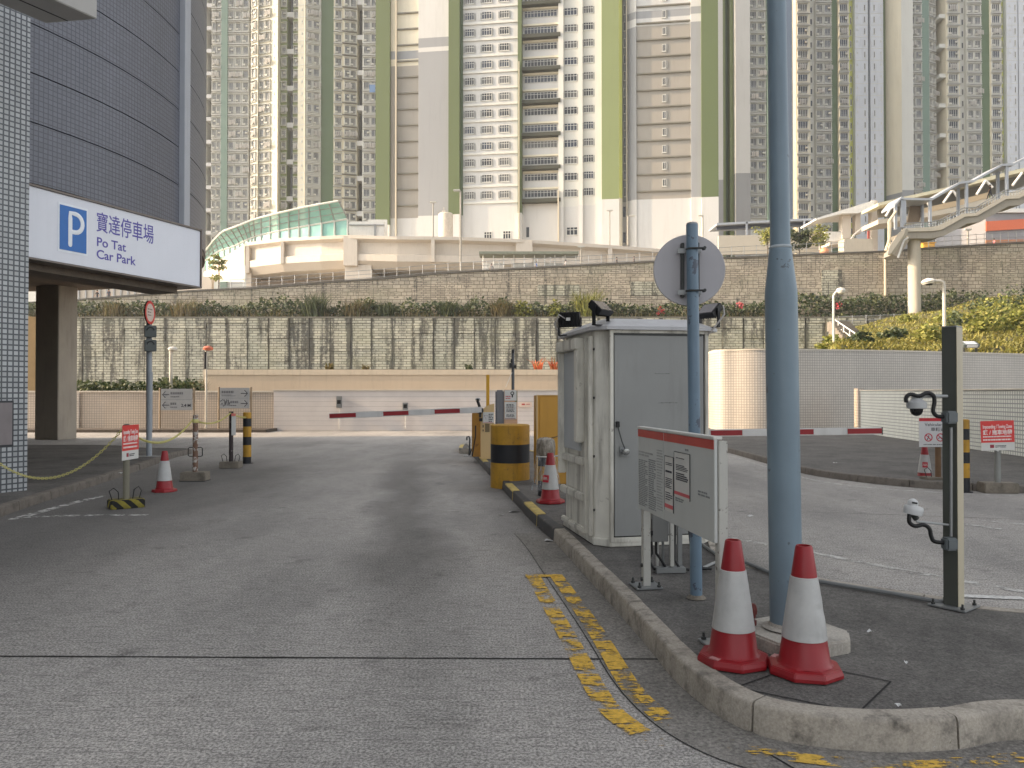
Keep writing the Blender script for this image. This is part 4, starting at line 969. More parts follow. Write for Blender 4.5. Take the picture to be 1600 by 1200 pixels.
m = MB(); m.box(XU(804.5,YM), XU(808.3,YM), YM-.05, YM-.04, ZV(628,YM), ZV(611,YM)); m.build('picture_sticker', paint('olive brown sticker', S(130,120,80), .5, .4, .3, 12), tk)
# yellow height post and camera pole behind
yp = thing('height_post', 'plain square yellow post behind the barrier machine', 'post', Vector((XU(762,20.5),20.5,0)), 0)
m = MB(); m.box(XU(759.7,20.5),XU(764.8,20.5),20.45,20.54,0,ZV(585.5,20.5)); m.build('post_body', paint('clean yellow post', S(206,156,36), .5, .06, .1), yp, bevel=.008)
m = MB(); m.box(XU(759,20.5),XU(765.5,20.5),20.42,20.57,0,.03); m.build('base_plate', METAL, yp)
kp = thing('camera_pole', 'slim dark pole topped by a cluster of small cameras behind the ticket machine', 'pole', Vector((XU(801,21),21,0)), 0)
m = MB(); m.tube([(XU(801.5,21),21,0),(XU(801.5,21),21,ZV(546,21))], px(2.4,21), 12); m.build('pole', paint('dark grey pole', S(92,92,94)), kp, smooth=True)
for (uu,vv,w,h) in ((797.5,571,3.4,8),(805,573,3.0,5),(799,564,2.6,6),(801.5,549,3.2,6)):
    c = P(uu,vv,20.93); m = MB(); m.box(c.x-px(w/2,21),c.x+px(w/2,21),c.y-.06,c.y+.05,c.z-px(h/2,21),c.z+px(h/2,21)); m.build('camera', BLACKM, kp, bevel=.01)
m = MB(); m.tube([P(800,582,20.9), P(790,605,20.6)], .008, 5); m.build('stay_wire', PAPER, kp)

# ================================================================== RIGHT BARRIER GATE
YQ = 12.6
b2 = thing('barrier_gate', 'white barrier arm with red stripes closed across the right lane, its machine behind the booth', 'barrier', Vector((XU(1085,YQ),YQ,ZK)), 0)
m = MB(); m.box(2.35,2.72,YQ-.1,YQ+.3,ZK,1.25); m.build('cabinet', BEIGECAB, b2, bevel=.012)
us = [1075,1109,1159,1212,1270,1322,1376]; lv = lambda u: 676.5+(u-1110)*(673-676.5)/(1375-1110)
arm(b2, YQ-.16, [(us[i],lv(us[i]),us[i+1],lv(us[i+1]),i in (1,3,5)) for i in range(6)], px(11,YQ), [ARMW])
m = MB(); a = P(1376,673,YQ-.16); m.box(a.x,a.x+.012,a.y-.05,a.y+.005,a.z-.06,a.z+.06); m.build('arm_end_cap', BLACKM, b2)

# ================================================================== SIGN STANDS
HANDLE = flat('black steel loop', S(34,33,32), .5)
def block_base(name, parent, M, w, d, h, mat, loops=True):
    m = MB(M); m.box(-w/2,w/2,-d/2,d/2,0,h); o = m.build(name, mat, parent, bevel=.012)
    if loops:
        for s_ in (-1,1):
            m = MB(M); x = s_*w*.30; m.tube([(x-.05,0,h-.01),(x-.06+.03*s_,0,h+.13),(x+.03*s_,0,h+.17),(x+.05+.02*s_,0,h+.11),(x+.04,0,h-.01)], .007, 6); m.build('lifting_loop', HANDLE, o, smooth=True)
    return o
hz = NT('hazard striped block'); _o = hz.pos((1,1,1),'obj'); _x = hz.n('SeparateXYZ'); hz.l(_o,_x.inputs[0])
_v = hz.math('FRACT', hz.math('MULTIPLY', hz.math('ADD', hz.math('ADD', _x.outputs[0], _x.outputs[1]), _x.outputs[2]), 5.2))
_c = hz.mix(hz.math('GREATER_THAN', _v, .5), S(150,138,52), S(28,27,26)); _c = hz.mix(1.0, _c, hz.ramp(hz.noise(hz.pos(), 9, 5), [(.3,.55),(.7,1.1)]), 'MULTIPLY'); hz.out(_c, .75)
def tow_sign(parent, M, w, h, peel=False):
    """red towing-zone board; M: frame with origin at the board's bottom left"""
    m = MB(M); m.box(0,w,0,h,0,.006); bd = m.build('board', PAPER, parent, bevel=.002)
    m = MB(M); m.box(.0,w,h*.27,h,.0062,.0078); m.build('red_face', REDSIGN, bd)
    WT = flat('white sign ink', S(238,226,222))
    Z = M @ Matrix.Translation((0,0,.0085))
    text('Impounding / Towing Zone', h*.17, Z @ Matrix.Translation((w/2,h*.80,0)), WT, bd, bold=.018, sx=w*.92/(h*.17*11.6))
    text('鎖 / 拖車地帶', h*.18, Z @ Matrix.Translation((w/2,h*.60,0)), WT, bd, bold=.02, sx=w*.90/(h*.18*6.0))
    illegible(Z, w*.06, w*.95, h*.44, h*.50, 1, WT, bd, seed=3, fill=.7, wl=(.01,.03)); illegible(Z, w*.06, w*.95, h*.33, h*.40, 1, WT, bd, seed=4, fill=.7, wl=(.02,.05))
    m = MB(Z); m.box(w*.26,w*.38,h*.09,h*.2,-.002,.0); m.build('crimson_mark', flat('crimson mark', S(150,44,60)), bd)
    illegible(Z @ Matrix.Translation((0,0,-.002)), w*.42, w*.75, h*.09, h*.18, 2, INK, bd, seed=6, wl=(.01,.03))
    return bd
# left red sign stand
g = G(197, 793); st = thing('sign_stand', 'tall narrow-looking red towing-zone board on a post with a yellow and black striped block', 'sign', g, math.radians(38))
SMx = Matrix.Translation(g) @ Matrix.Rotation(math.radians(38),4,'Z')
block_base('base_block', st, SMx, .46, .30, .13, hz.mat)
zs1, zs0 = ZV(664,g.y), ZV(718,g.y)
m = MB(SMx); m.tube([(0,0,.1),(0,0,zs1-.02)], .045, 16); m.build('post', paint('dirty grey green post', S(128,124,108), .6, .15, .4, 5), st, smooth=True)
bd_ = Vector((math.cos(math.radians(88)), math.sin(math.radians(88)), 0)); o_ = g - bd_*.23 + Vector((.055,0,zs0)); 
tow_sign(st, frame(o_, bd_), .46, zs1-zs0+.0)
m = MB(SMx); m.lathe([(.05,zs1-.03),(.05,zs1),(.03,zs1+.012)],(0,0,0),14); m.build('post_cap', BLACKM, st)
# right red sign stand
g = G(1566, 771); g.y += .12; st2 = thing('sign_stand', 'red towing-zone board with a torn lower edge on a grey post', 'sign', g, .05)
M2 = Matrix.Translation(g) @ Matrix.Rotation(-.12,4,'Z'); block_base('base_block', st2, M2, px(50,g.y), .3, px(16,g.y), CONC, False)
m = MB(M2); m.tube([(0,0,.1),(0,0,ZV(657,g.y))], px(4.6,g.y), 14); m.build('post', paint('grey paint post', S(142,144,140), .55, .15, .4, 6), st2, smooth=True)
z0_ = ZV(704,g.y); tow_sign(st2, frame(g+Vector((-px(29,g.y),-.07,z0_)), (1,-.1,.035)), px(49,g.y), px(46,g.y))
m = MB(frame(g+Vector((-px(29,g.y),-.085,z0_)), (1,0,.03))); m.poly([(.10,0,.004),(.2,.02,.02),(.3,.06,.03),(.22,.05,.014)]); m.poly([(.2,.02,.02),(.26,-.02,.03),(.3,.06,.03)]); m.poly([(.1,0,.004),(.22,.05,.014),(.3,.06,.03),(.2,.02,.02)][::-1]); m.build('torn_flap', PAPER, st2)
# vehicular access sign
g = G(1466, 760); st3 = thing('access_sign', 'white vehicular access board with red no-entry pictograms on a rusty post in a concrete block', 'sign', g, 0)
M3 = Matrix.Translation(g); block_base('base_block', st3, M3, px(46,g.y), .3, px(15,g.y), CONC, True)
m = MB(M3); m.tube([(0,0,.1),(0,0,ZV(655,g.y))], px(4.3,g.y), 14); m.build('post', paint('rusty brown post', S(120,92,66), .7, .25, .5, 6), st3, smooth=True)
wv, hv = px(66,g.y), px(45,g.y); VM = frame(g+Vector((-px(33,g.y),-.075,ZV(698,g.y))), (1,0,0))
m = MB(VM); m.box(0,wv,0,hv,0,.006); bd = m.build('board', paint('board white', S(204,204,204), .45, .04, .1), st3, bevel=.002)
m = MB(VM); m.box(0,wv,hv*.89,hv,.0062,.0078); m.build('red_band', flat('deep red band', S(186,34,44)), bd)
VZ = VM @ Matrix.Translation((0,0,.0065)); DK = flat('charcoal sign ink', S(84,84,88))
text('Vehicular Access', hv*.15, VZ @ Matrix.Translation((wv/2,hv*.77,0)), DK, bd, bold=.012, sx=1.05)
text('車輛通道', hv*.14, VZ @ Matrix.Translation((wv/2,hv*.60,0)), DK, bd, bold=.012, sx=1.2)
for k in range(3):
    cx_, cy_, rr_ = wv*(.22+.28*k), hv*.33, hv*.125
    stroke([(cx_+rr_*math.cos(a), cy_+rr_*math.sin(a)) for a in [i*math.pi/14 for i in range(29)]], hv*.035, VZ, flat('deep red ring', S(186,34,60)), bd, 'ring', .003)
    stroke([(cx_-rr_*.6,cy_+rr_*.6),(cx_+rr_*.6,cy_-rr_*.6)], hv*.03, VZ, flat('deep red ring', S(186,34,60)), bd, 'slash', .0036)
    if k == 0: stroke([(cx_+rr_*.1,cy_+rr_*.5),(cx_,cy_),(cx_-rr_*.4,cy_-rr_*.6)], hv*.03, VZ, INK, bd, 'walking_figure', .002)
    elif k == 1: stroke([(cx_-rr_*.5,cy_-rr_*.3),(cx_-rr_*.1,cy_+rr_*.2),(cx_+rr_*.5,cy_-rr_*.3)], hv*.025, VZ, INK, bd, 'bicycle', .002)
    else: stroke([(cx_-rr_*.5,cy_),(cx_+rr_*.5,cy_+rr_*.1)], hv*.03, VZ, INK, bd, 'trolley', .002)
illegible(VZ, wv*.1, wv*.9, hv*.06, hv*.11, 1, DK, bd, seed=2, fill=.5)

# rope posts
def rope_post(name, label, u, v, vtop, w, mat, base_px, basem, handles):
    g = G(u, v); t = thing(name, label, 'post', g, .06)
    M = Matrix.Translation(g); block_base('base_block', t, M, px(base_px[0],g.y), .30, px(base_px[1],g.y), basem, not handles)
    m = MB(M); m.tube([(0,0,.1),(0,0,ZV(vtop,g.y))], px(w/2,g.y), 14); m.build('post_body', mat, t, smooth=True)
    if handles:
        for s_ in (-1,1):
            m = MB(M); z_ = ZV(706,g.y); a = px(11,g.y)*s_; h_ = px(7,g.y)
            m.tube([(px(4,g.y)*s_,0,z_-h_),(a*.8,0,z_-h_),(a,0,z_-h_*.8),(a,0,z_+h_*.8),(a*.8,0,z_+h_),(px(4,g.y)*s_,0,z_+h_)], .009, 6); m.build('handle', HANDLE, t, smooth=True)
    return t, g
t, g305 = rope_post('rope_post', 'peeling brown and white rope post with two loop handles in a dark-edged concrete block', 305, 751, 648, 8, paint('peeling brown post', S(120,90,72), .6, .25, .5, 5, wear=.9, wcol=S(190,186,180), wscale=7, wthr=(.50,.54)), (38,14), CONC, True)
m = MB(Matrix.Translation(g305)); m.box(-px(19.6,15),px(19.6,15),-.155,.155,-.0,.012); m.build('dark_edge', BLK, t)
m = MB(Matrix.Translation(g305)); m.lathe([(px(4.2,g305.y),ZV(660.5,g305.y)),(px(4.9,g305.y),ZV(658,g305.y)),(px(4.2,g305.y),ZV(655,g305.y))],(0,0,0),14); m.build('chain_wrap', CHAIN, t)
t, g362 = rope_post('rope_post', 'dark scuffed rope post with a small white card in a plain concrete block', 361, 731, 643, 6.5, paint('dark scuffed post', S(52,42,42), .6, .3, .5, 5, wear=.7, wcol=S(130,124,120), wscale=9, wthr=(.58,.62)), (30,10), CONC, False)
m = MB(frame(g362+Vector((px(2,g362.y),-.06,ZV(680,g362.y))),(1,.2,0))); m.box(0,px(6.5,g362.y),0,px(32,g362.y),0,.01); cd = m.build('white_card', PAPER, t, bevel=.003)
m = MB(frame(g362+Vector((px(2,g362.y),-.072,ZV(680,g362.y))),(1,.2,0))); m.box(0,px(6.5,g362.y),px(30,g362.y),px(34,g362.y),0,.012); m.build('pink_top', flat('pink card top', S(214,120,110)), cd)

# chains: links along a hanging curve
def chain(label, a, b, sag, r=.0075, link=.038, dens=1.0):
    a, b = Vector(a), Vector(b); L = (b-a).length; n = max(10, int(L*1.1/(link*.72)))
    m = MB()
    for i in range(n):
        t = (i+.5)/n; p = a.lerp(b, t); p.z -= sag*4*t*(1-t)
        t2 = t+.001; q = a.lerp(b, t2); q.z -= sag*4*t2*(1-t2); d = (q-p).normalized()
        s_ = d.cross(Vector((0,0,1))).normalized(); w = s_ if i % 2 else d.cross(s_).normalized()
        h = link/2; ww = link*.30
        m.tube([p-d*h*.6+w*ww, p+d*h*.6+w*ww, p+d*h, p+d*h*.6-w*ww, p-d*h*.6-w*ww, p-d*h], r*.62, 5, closed=True)
    return tag(m.build('chain', CHAIN, smooth=True), label, 'chain')
gs = G(197,793); top1 = Vector((gs.x-.03,gs.y-.03,ZV(668,gs.y)))
a0 = Vector((-8.28,11.6,ZV(668,11.6))); chain('yellow plastic chain hanging low from the tiled pier to the red sign stand', a0, top1, .76, .010, .05)
c305 = Vector((g305.x-.05,g305.y,ZV(655,g305.y))); chain('yellow plastic chain from the red sign stand to the rope post with handles', top1, c305, .33, .010, .05)
c362 = Vector((g362.x,g362.y-.04,ZV(645,g362.y))); chain('slack thin yellow chain between the two rope posts', c305, c362, .15, .008, .05)
gb = G(386,724); chain('short yellow chain between the dark rope post and the striped bollard', c362, Vector((gb.x,gb.y-.1,ZV(652,gb.y))), .03, .009, .05)

# direction signs
def dir_sign(label, u0, u1, v0, v1, rows, right):
    Y = 33.6; t = thing('direction_sign', label, 'sign', Vector((XU((u0+u1)/2,Y),Y,.13)), 0, 'grey direction signs')
    M = frame((XU(u0,Y),Y,ZV(v1,Y)), (1,0,0)); w, h = px(u1-u0,Y), px(v1-v0,Y)
    m = MB(M); m.box(0,w,0,h,0,.04); bd = m.build('board', SIGNGREY, t, bevel=.006)
    m = MB(M); m.box(.01,w-.01,h*.49,h*.505,.0402,.043); m.build('divider', flat('divider line', S(120,124,128)), bd)
    for x in (-.06, w+.06):
        m = MB(M); m.tube([(x,-(ZV(v1,Y)-.13),-.02),(x,h+.04,-.02)], .045, 10); m.build('post', paint('brown sign post', S(150,132,108)), t, smooth=True)
    Z = M @ Matrix.Translation((0,0,.043))
    for k, y in enumerate((h*.73, h*.24)):
        xa = w-.36 if right else .07
        tip, tail = (xa+.28, xa) if right else (xa, xa+.28); s_ = 1 if right else -1
        stroke([(tail,y),(tip,y)], .035, Z, INK, bd, 'arrow', .004); stroke([(tip-s_*.12,y+.13),(tip,y),(tip-s_*.12,y-.13)], .035, Z, INK, bd, 'arrow', .0046)
        x0, x1 = (.08, w-.44) if right else (.42, w-.40 if k == 0 else w*.58)
        if right and k == 1: x0 = w*.36
        illegible(Z, x0, x1, y-.0, y+.12, 1, flat('grey print', S(98,102,110)), bd, seed=int(u0)+k, fill=.85, wl=(.08,.1)); illegible(Z, x0, x0+(x1-x0)*.8, y-.13, y-.05, 1 if not (right and k == 0) else 2, flat('grey print', S(98,102,110)), bd, seed=int(u0)+5+k, fill=.6, wl=(.05,.1))
    if not right: text('2.4 M', h*.20, Z @ Matrix.Translation((w*.80,h*.22,0)), INK, bd, bold=.02)
    if right:
        rr = random.Random(5)
        pts = [(w*.02+w*.32*i/12, h*.27+rr.uniform(-.13,.17)) for i in range(13)]; stroke(pts, .028, Z, INK, bd, 'scribble', .003)
        pts = [(w*.04+w*.28*i/10, h*.25+rr.uniform(-.15,.12)) for i in range(11)]; stroke(pts, .024, Z, INK, bd, 'scribble', .0036)
    return t
dir_sign('grey direction sign with two left arrows and the height 2.4 M', 252, 301, 607.5, 641, 2, False)
dir_sign('grey direction sign with two right arrows and black scribbles', 344, 390, 606, 638, 2, True)

# left round traffic sign on its pole
g = G(233, 712, .127); ts = thing('traffic_sign', 'red-rimmed round sign seen almost edge-on with two grey boxes on a grey pole', 'traffic sign', g, 0)
m = MB(); m.tube([(g.x,g.y,.1),(g.x-.02,g.y,ZV(470,g.y))], px(4.2,g.y), 16); m.build('pole', paint('light grey pole paint', S(160,166,172), .45, .1, .2), ts, smooth=True)
m = MB(); m.lathe([(px(4.3,g.y)+.004,.75-.127),(px(4.3,g.y)+.004,2.1)],(g.x,g.y,.127),16,cap=False)
m.build('pole_sleeve', paint('light grey pole paint', S(160,166,172)), ts, smooth=True)
dc = P(234,488.5,g.y-.12); DM = Matrix.Translation(dc) @ Matrix.Rotation(math.radians(93),4,'Z') @ Matrix.Rotation(math.pi/2,4,'X'); RD = px(18.5,g.y)
m = MB(DM); m.lathe([(RD,-.02),(RD,.01)],(0,0,0),40); m.build('disc_back', BLACKM, ts)
m = MB(DM); m.lathe([(RD*.995,.0102),(RD*.995,.014),(RD*.76,.014),(RD*.76,.0102)],(0,0,0),40,cap=False); m.build('red_rim', REDSIGN, ts)
m = MB(DM); m.lathe([(RD*.765,.0102),(RD*.765,.012)],(0,0,0),40); fc = m.build('white_face', paint('cream sign face', S(224,206,196), .4), ts)
illegible(DM @ Matrix.Translation((0,0,.0125)), -RD*.5, RD*.5, -RD*.35, RD*.4, 3, flat('tan print', S(140,120,110)), fc, seed=3, fill=.4, wl=(.05,.15))
for v0, v1 in ((509,527),(531,549)):
    c = P(235,(v0+v1)/2,g.y-.12); m = MB(Matrix.Translation(c) @ Matrix.Rotation(.5,4,'Z')); m.box(-px(8.5,g.y),px(8.5,g.y),-.09,.09,-px((v1-v0)/2,g.y),px((v1-v0)/2,g.y)); bx = m.build('signal_box', paint('grey green signal box', S(104,110,108), .5), ts, bevel=.015)
    m = MB(Matrix.Translation(c) @ Matrix.Rotation(.5,4,'Z') @ Matrix.Translation((0,-.092,0)) @ Matrix.Rotation(math.pi/2,4,'X')); m.tube([(.08*math.cos(a),.02+.08*math.sin(a),0) for a in [i*math.pi/8 for i in range(9)]], .012, 6); m.build('hood_arc', DARKMETAL, bx)
m = MB(Matrix.Translation((g.x,g.y,.127))); m.box(-.36,.50,-.25,-.19,-.02,.012); m.build('base_strip', PAPER, ts)

# slim lamps by the yard wall and street lamps behind the curved wall
LAMPM = paint('cream lamp pole', S(206,200,186), .5, .05, .1)
def slim_lamp(label, u, Y, vtop, w, head, zb=.13):
    x = XU(u,Y); t = thing('street_lamp', label, 'street lamp', Vector((x,Y,zb)), 0); zt = ZV(vtop,Y)
    if head == 'globe':
        m = MB(); m.tube([(x,Y,zb),(x,Y,zt-.5),(x,Y,zt-.35),(x+.12,Y,zt-.15),(x+.3,Y,zt-.05)], px(w/2,Y), 10); m.build('pole', LAMPM, t, smooth=True)
        m = MB(Matrix.Translation((x+.42,Y,zt-.05))); m.lathe([(.02,-.2),(.2,-.14),(.26,0),(.2,.14),(.02,.2)],(0,0,0),16); m.build('lamp_head', flat('lamp globe', S(222,218,208), .3), t, smooth=True)
    elif head == 'left':
        m = MB(); m.tube([(x,Y,zb),(x,Y,zt-.25),(x-.05,Y,zt-.08),(x-.2,Y,zt),(x-.5,Y,zt)], px(w/2,Y), 10); m.build('pole', LAMPM, t, smooth=True)
        m = MB(Matrix.Translation((x-.85,Y,zt-.05)) @ Matrix.Rotation(-.18,4,'Y')); m.lathe([(.05,-.13),(.28,-.1),(.36,.02),(.26,.14),(.05,.2)],(0,0,0),16)
        m.build('lamp_head', flat('lamp globe', S(222,218,208), .3), t, smooth=True)
        m = MB(Matrix.Translation((x-.8,Y,zt-.2))); m.lathe([(.16,-.02),(.18,.04)],(0,0,0),12); m.build('lamp_lens', BLACKM, t)
    else:
        m = MB(); m.tube([(x,Y,zb),(x,Y,zt-.12)], px(w/2,Y), 10); m.build('pole', LAMPM, t, smooth=True)
        m = MB(Matrix.Translation((x+.08,Y,zt-.1))); m.lathe([(.05,-.1),(.2,-.06),(.22,.02),(.15,.09),(.03,.12)],(0,0,0),16); m.build('lamp_head', flat('lamp globe' if head == 'top' else 'orange lit lamp top', S(222,218,208) if head == 'top' else S(214,120,92), .35), t, smooth=True)  # orange light on the thin lamp's top is put into its head colour
        if head != 'top':
            m = MB(); m.tube([(x-.03,Y-.06,zt-.25),(x-.03,Y-.06,zt-1.0)], .06, 8); m.build('box', BLACKM, t)
    return t
slim_lamp('short cream lamp with a rounded head just behind the tiled wall', 267, 36.2, 542, 5, 'top')
slim_lamp('thin lamp post with an orange-lit head in front of the tiled wall', 322, 33.9, 541, 3.2, 'orange')
slim_lamp('white street lamp with a small globe head behind the curved tiled wall', 1303, 44, 453, 3.6, 'globe')
slim_lamp('white street lamp with a hooked left-facing head behind the curved tiled wall', 1476, 41, 439, 5, 'left')
g = P(1515,538,36); fl = thing('wall_floodlight', 'grey box floodlight standing on top of the curved tiled wall', 'floodlight', g, 0)
m = MB(Matrix.Translation(g) @ Matrix.Rotation(.5,4,'X')); m.box(-.38,.38,-.22,.22,-.10,.08); m.build('lamp_body', flat('grey green casing', S(88,98,98), .5), fl, bevel=.03)
m = MB(Matrix.Translation(g) @ Matrix.Rotation(.5,4,'X')); m.box(-.24,.26,-.226,-.2,-.06,.06); m.box(-.28,.26,-.18,.16,.081,.09); m.build('glass', flat('pale glass', S(200,206,212), .2), fl)
m = MB(Matrix.Translation(g)); m.box(-.3,-.26,-.05,.05,-.6,-.05); m.box(.26,.3,-.05,.05,-.6,-.05); m.build('bracket', DARKMETAL, fl)

# scraps of litter -----------------------------------------------------
LIT = flat('white scrap', S(206,206,204), .8)
def scrap(label, u, v, s, z=0.0, seed=1, mat=None):
    g = G(u, v, z); r = random.Random(seed); m = MB(Matrix.Translation(g)); n = 7
    c = m.pt((0,0,.018)); ring = [m.pt((s*r.uniform(.5,1.1)*math.cos(2*math.pi*k/n), s*r.uniform(.3,.8)*math.sin(2*math.pi*k/n), r.uniform(.003,.03))) for k in range(n)]
    for k in range(n): m.face([c, ring[k], ring[(k+1)%n]])
    return tag(m.build('litter', mat or LIT), label, 'litter')
for i, (u, v, s, z, lab) in enumerate(((844,825,.05,0,'crumpled white scrap in the gutter beside the booth'),(857,846,.08,0,'flattened clear plastic scrap in the gutter nearest the booth corner'),
    (1172,808,.05,0,'white paper scrap on the right lane behind the notice board'),(1341,742,.10,0,'blue-white crumpled paper at the right kerb'),(804,800,.12,0,'thin pale scrap on the left lane before the island kerb'),
    (1404,751,.07,0,'small white scrap at the kerb left of the right-hand cone'),(1403,1105,.022,ZK,'white cigarette end on the island tarmac near the front kerb'),(1416,1040,.014,ZK,'tiny white speck on the island tarmac'),
    (188,740,.06,.13,'white scrap on the left kerb behind the red sign stand'),(1305,724,.06,.13,'small white scrap on the right footway'),(1455,1172,.03,0,'thin white straw at the foot of the front kerb'),(783,806,.06,0,'small pale scrap on the lane left of the kerb'),(1362,990,.03,ZK,'dry leaf flake on the island tarmac'))):
    scrap(lab, u, v, s, z, i+3)
# weeds in the kerb joint
g = G(1465,1168); m = MB(Matrix.Translation(g)); r = random.Random(4)
for k in range(30):
    a = r.uniform(0,6.28); l = r.uniform(.02,.06); x, y = r.uniform(-.06,.06), r.uniform(-.02,.02); w = .004
    m.poly([(x-w,y,0),(x+w,y,0),(x+l*.5*math.cos(a),y+l*.5*math.sin(a),l)])
tag(m.build('weed', LEAF), 'small green weed growing at the foot of the front kerb', 'plant')

# ================================================================== RETAINING WALLS AND TERRACE
def stone(name, bw, bh, offs, base, mort, stain, panel=None, warm=0):
    k = NT(name); uv = k.pos((1,1,1),'uv'); p = k.pos()
    wob = k.n('TexNoise'); wob.inputs['Scale'].default_value = .9; k.l(p, wob.inputs['Vector'])
    uv2 = k.mix(.10 if offs else .02, uv, wob.outputs['Color'], 'ADD')
    b = k.n('TexBrick'); b.offset = .5 if offs else .43; b.offset_frequency = 2; b.squash = .7 if offs else 1; b.squash_frequency = 3
    k.l(uv2, b.inputs['Vector']); b.inputs['Scale'].default_value = 1; b.inputs['Brick Width'].default_value = bw; b.inputs['Row Height'].default_value = bh
    b.inputs['Mortar Size'].default_value = .035; b.inputs['Mortar Smooth'].default_value = .3; b.inputs['Bias'].default_value = 0
    b.inputs['Color1'].default_value = tuple(c*.82 for c in base[:3])+(1,); b.inputs['Color2'].default_value = tuple(min(1,c*1.12) for c in base[:3])+(1,); b.inputs['Mortar'].default_value = mort
    bcol, bfac = b.outputs['Color'], b.outputs['Fac']
    if offs:
        b2 = k.n('TexBrick'); b2.offset = .37; b2.squash = 1.5; b2.squash_frequency = 2; k.l(uv2, b2.inputs['Vector']); b2.inputs['Scale'].default_value = 1; b2.inputs['Brick Width'].default_value = bw*.62; b2.inputs['Row Height'].default_value = bh*.5
        for q in ('Color1','Color2','Mortar','Mortar Size','Mortar Smooth','Bias'): b2.inputs[q].default_value = b.inputs[q].default_value
        vm = k.n('TexVoronoi'); vm.inputs['Scale'].default_value = .85; k.l(uv2, vm.inputs['Vector']); sel = k.math('GREATER_THAN', k.n('SeparateColor').outputs[0], .5)
        sc_ = sel.node.inputs[0].links[0].from_node; k.l(vm.outputs['Color'], sc_.inputs[0])
        bcol = k.mix(sel, bcol, b2.outputs['Color']); bfac = k.mix(sel, bfac, b2.outputs['Fac'])
    n = k.noise(k.pos((.9,.9,.9)), 1.0, 6, .7); c = k.mix(1.0, bcol, k.ramp(n, [(.3,.72),(.7,1.12)]), 'MULTIPLY')
    st = k.noise(k.pos((.8,.8,.07)), 1.0, 7, .66); fine = k.noise(p, 2.6, 5, .75)
    sf = k.math('ADD', k.math('MULTIPLY', st, .72), k.math('MULTIPLY', fine, .28))
    if not offs:                                                    # water runs mostly along the panel joints
        sx = k.n('SeparateXYZ'); k.l(p, sx.inputs[0]); fx = k.math('FRACT', k.math('DIVIDE', k.math('SUBTRACT', sx.outputs[0], XU(-420, 90.0)), 2.42))
        sf = k.math('ADD', sf, k.ramp(fx, [(0.0, .075), (.14, .02), (.3, -.035), (.78, -.035), (.9, .02), (1.0, .075)]))
    c = k.mix(k.ramp(sf, [(stain, 0.0), (stain+.07, .88)]), c, S(74,72,66))
    gr = k.noise(k.pos((.12,.12,.3)), 1.0, 3); c = k.mix(k.math('MULTIPLY', k.ramp(gr,[(.5,0.0),(.7,1.0)]), .3), c, S(138,140,112))
    return k.out(c, .9, 0, k.math('SUBTRACT', 1.0, bfac), .7, .06)
ST1 = stone('pale stained block stone', .95, .30, False, S(198,194,174), S(104,100,88), .505)
ST2 = stone('warm ashlar stone', .95, .46, True, S(190,178,158), S(112,102,90), .53)
YL1, YU1, YRD = 90.0, 95.0, 97.0
toppx = [(-400,500),(117,470),(300,455.5),(400,451),(500,443),(600,436),(700,427),(812,421),(1000,411),(1130,404.5),(1205,401),(1250,399.5),(1385,394),(1450,389),(1600,380),(1900,366)]
def interp(tab, u):
    if u <= tab[0][0]: return tab[0][1]
    for (a, va), (b, vb) in zip(tab, tab[1:]):
        if u <= b: return va+(vb-va)*(u-a)/(b-a)
    return tab[-1][1]
ZT = ZV(497, YL1)       # terrace level
lw = thing('lower_retaining_wall', 'long pale lower retaining wall of stone panels streaked with black stains', 'wall', (0,YL1,0))
r = random.Random(11); m = MB(); u = -420; x = XU(-420,YL1)
PW = 2.42; xe = XU(1430,YL1)
while x < xe:
    w = PW; d = r.uniform(-.10,.10); gl, gr = r.choice([.03,.04,.05,.16]), r.choice([.03,.04,.06]); ck = r.choice([.6,1.2,1.8,2.4,2.4])
    m.box(x+gl, x+w-gr, YL1+d, YL1+1.0, -.1, ZT-ck-.04); m.box(x+gl*.7, x+w-gr*.7, YL1+d-r.uniform(.03,.12), YL1+1.0, ZT-ck, ZT)
    if r.random() < .5: q = r.uniform(1.5,4); m.box(x+gl+.02, x+w-gr-.02, YL1+d-.07, YL1+.5, ZT-ck-q, ZT-ck-q+r.uniform(.6,1.3))
    x += w
m.build('stone_panel_face', ST1, lw)
m = MB(); m.box(XU(-420,YL1), xe, YL1+.14, YL1+1.2, -.1, ZT-.02); m.build('joint_backing', paint('dark wall joint', S(112,109,98)), lw)
m = MB(); m.box(XU(-420,YL1), xe, YL1-.12, YL1+1.2, ZT, ZT+.16); m.build('coping', paint('grey coping', S(120,116,104), .8, .2, .4), lw)
uw = thing('upper_retaining_wall', 'upper ashlar retaining wall whose top edge climbs steadily to the right', 'wall', (0,YU1,0))
m = MB(); us = list(range(-400,1901,25))
for a, b in zip(us, us[1:]):
    xa_, xb_ = XU(a,YU1), XU(b,YU1); za_, zb_ = ZV(interp(toppx,a),YU1), ZV(interp(toppx,b),YU1)
    m.poly([(xa_,YU1,-.1),(xb_,YU1,-.1),(xb_,YU1,zb_),(xa_,YU1,za_)]); m.poly([(xa_,YU1,za_),(xb_,YU1,zb_),(xb_,YU1+1,zb_),(xa_,YU1+1,za_)])
m.build('stone_face', ST2, uw)
m = MB()
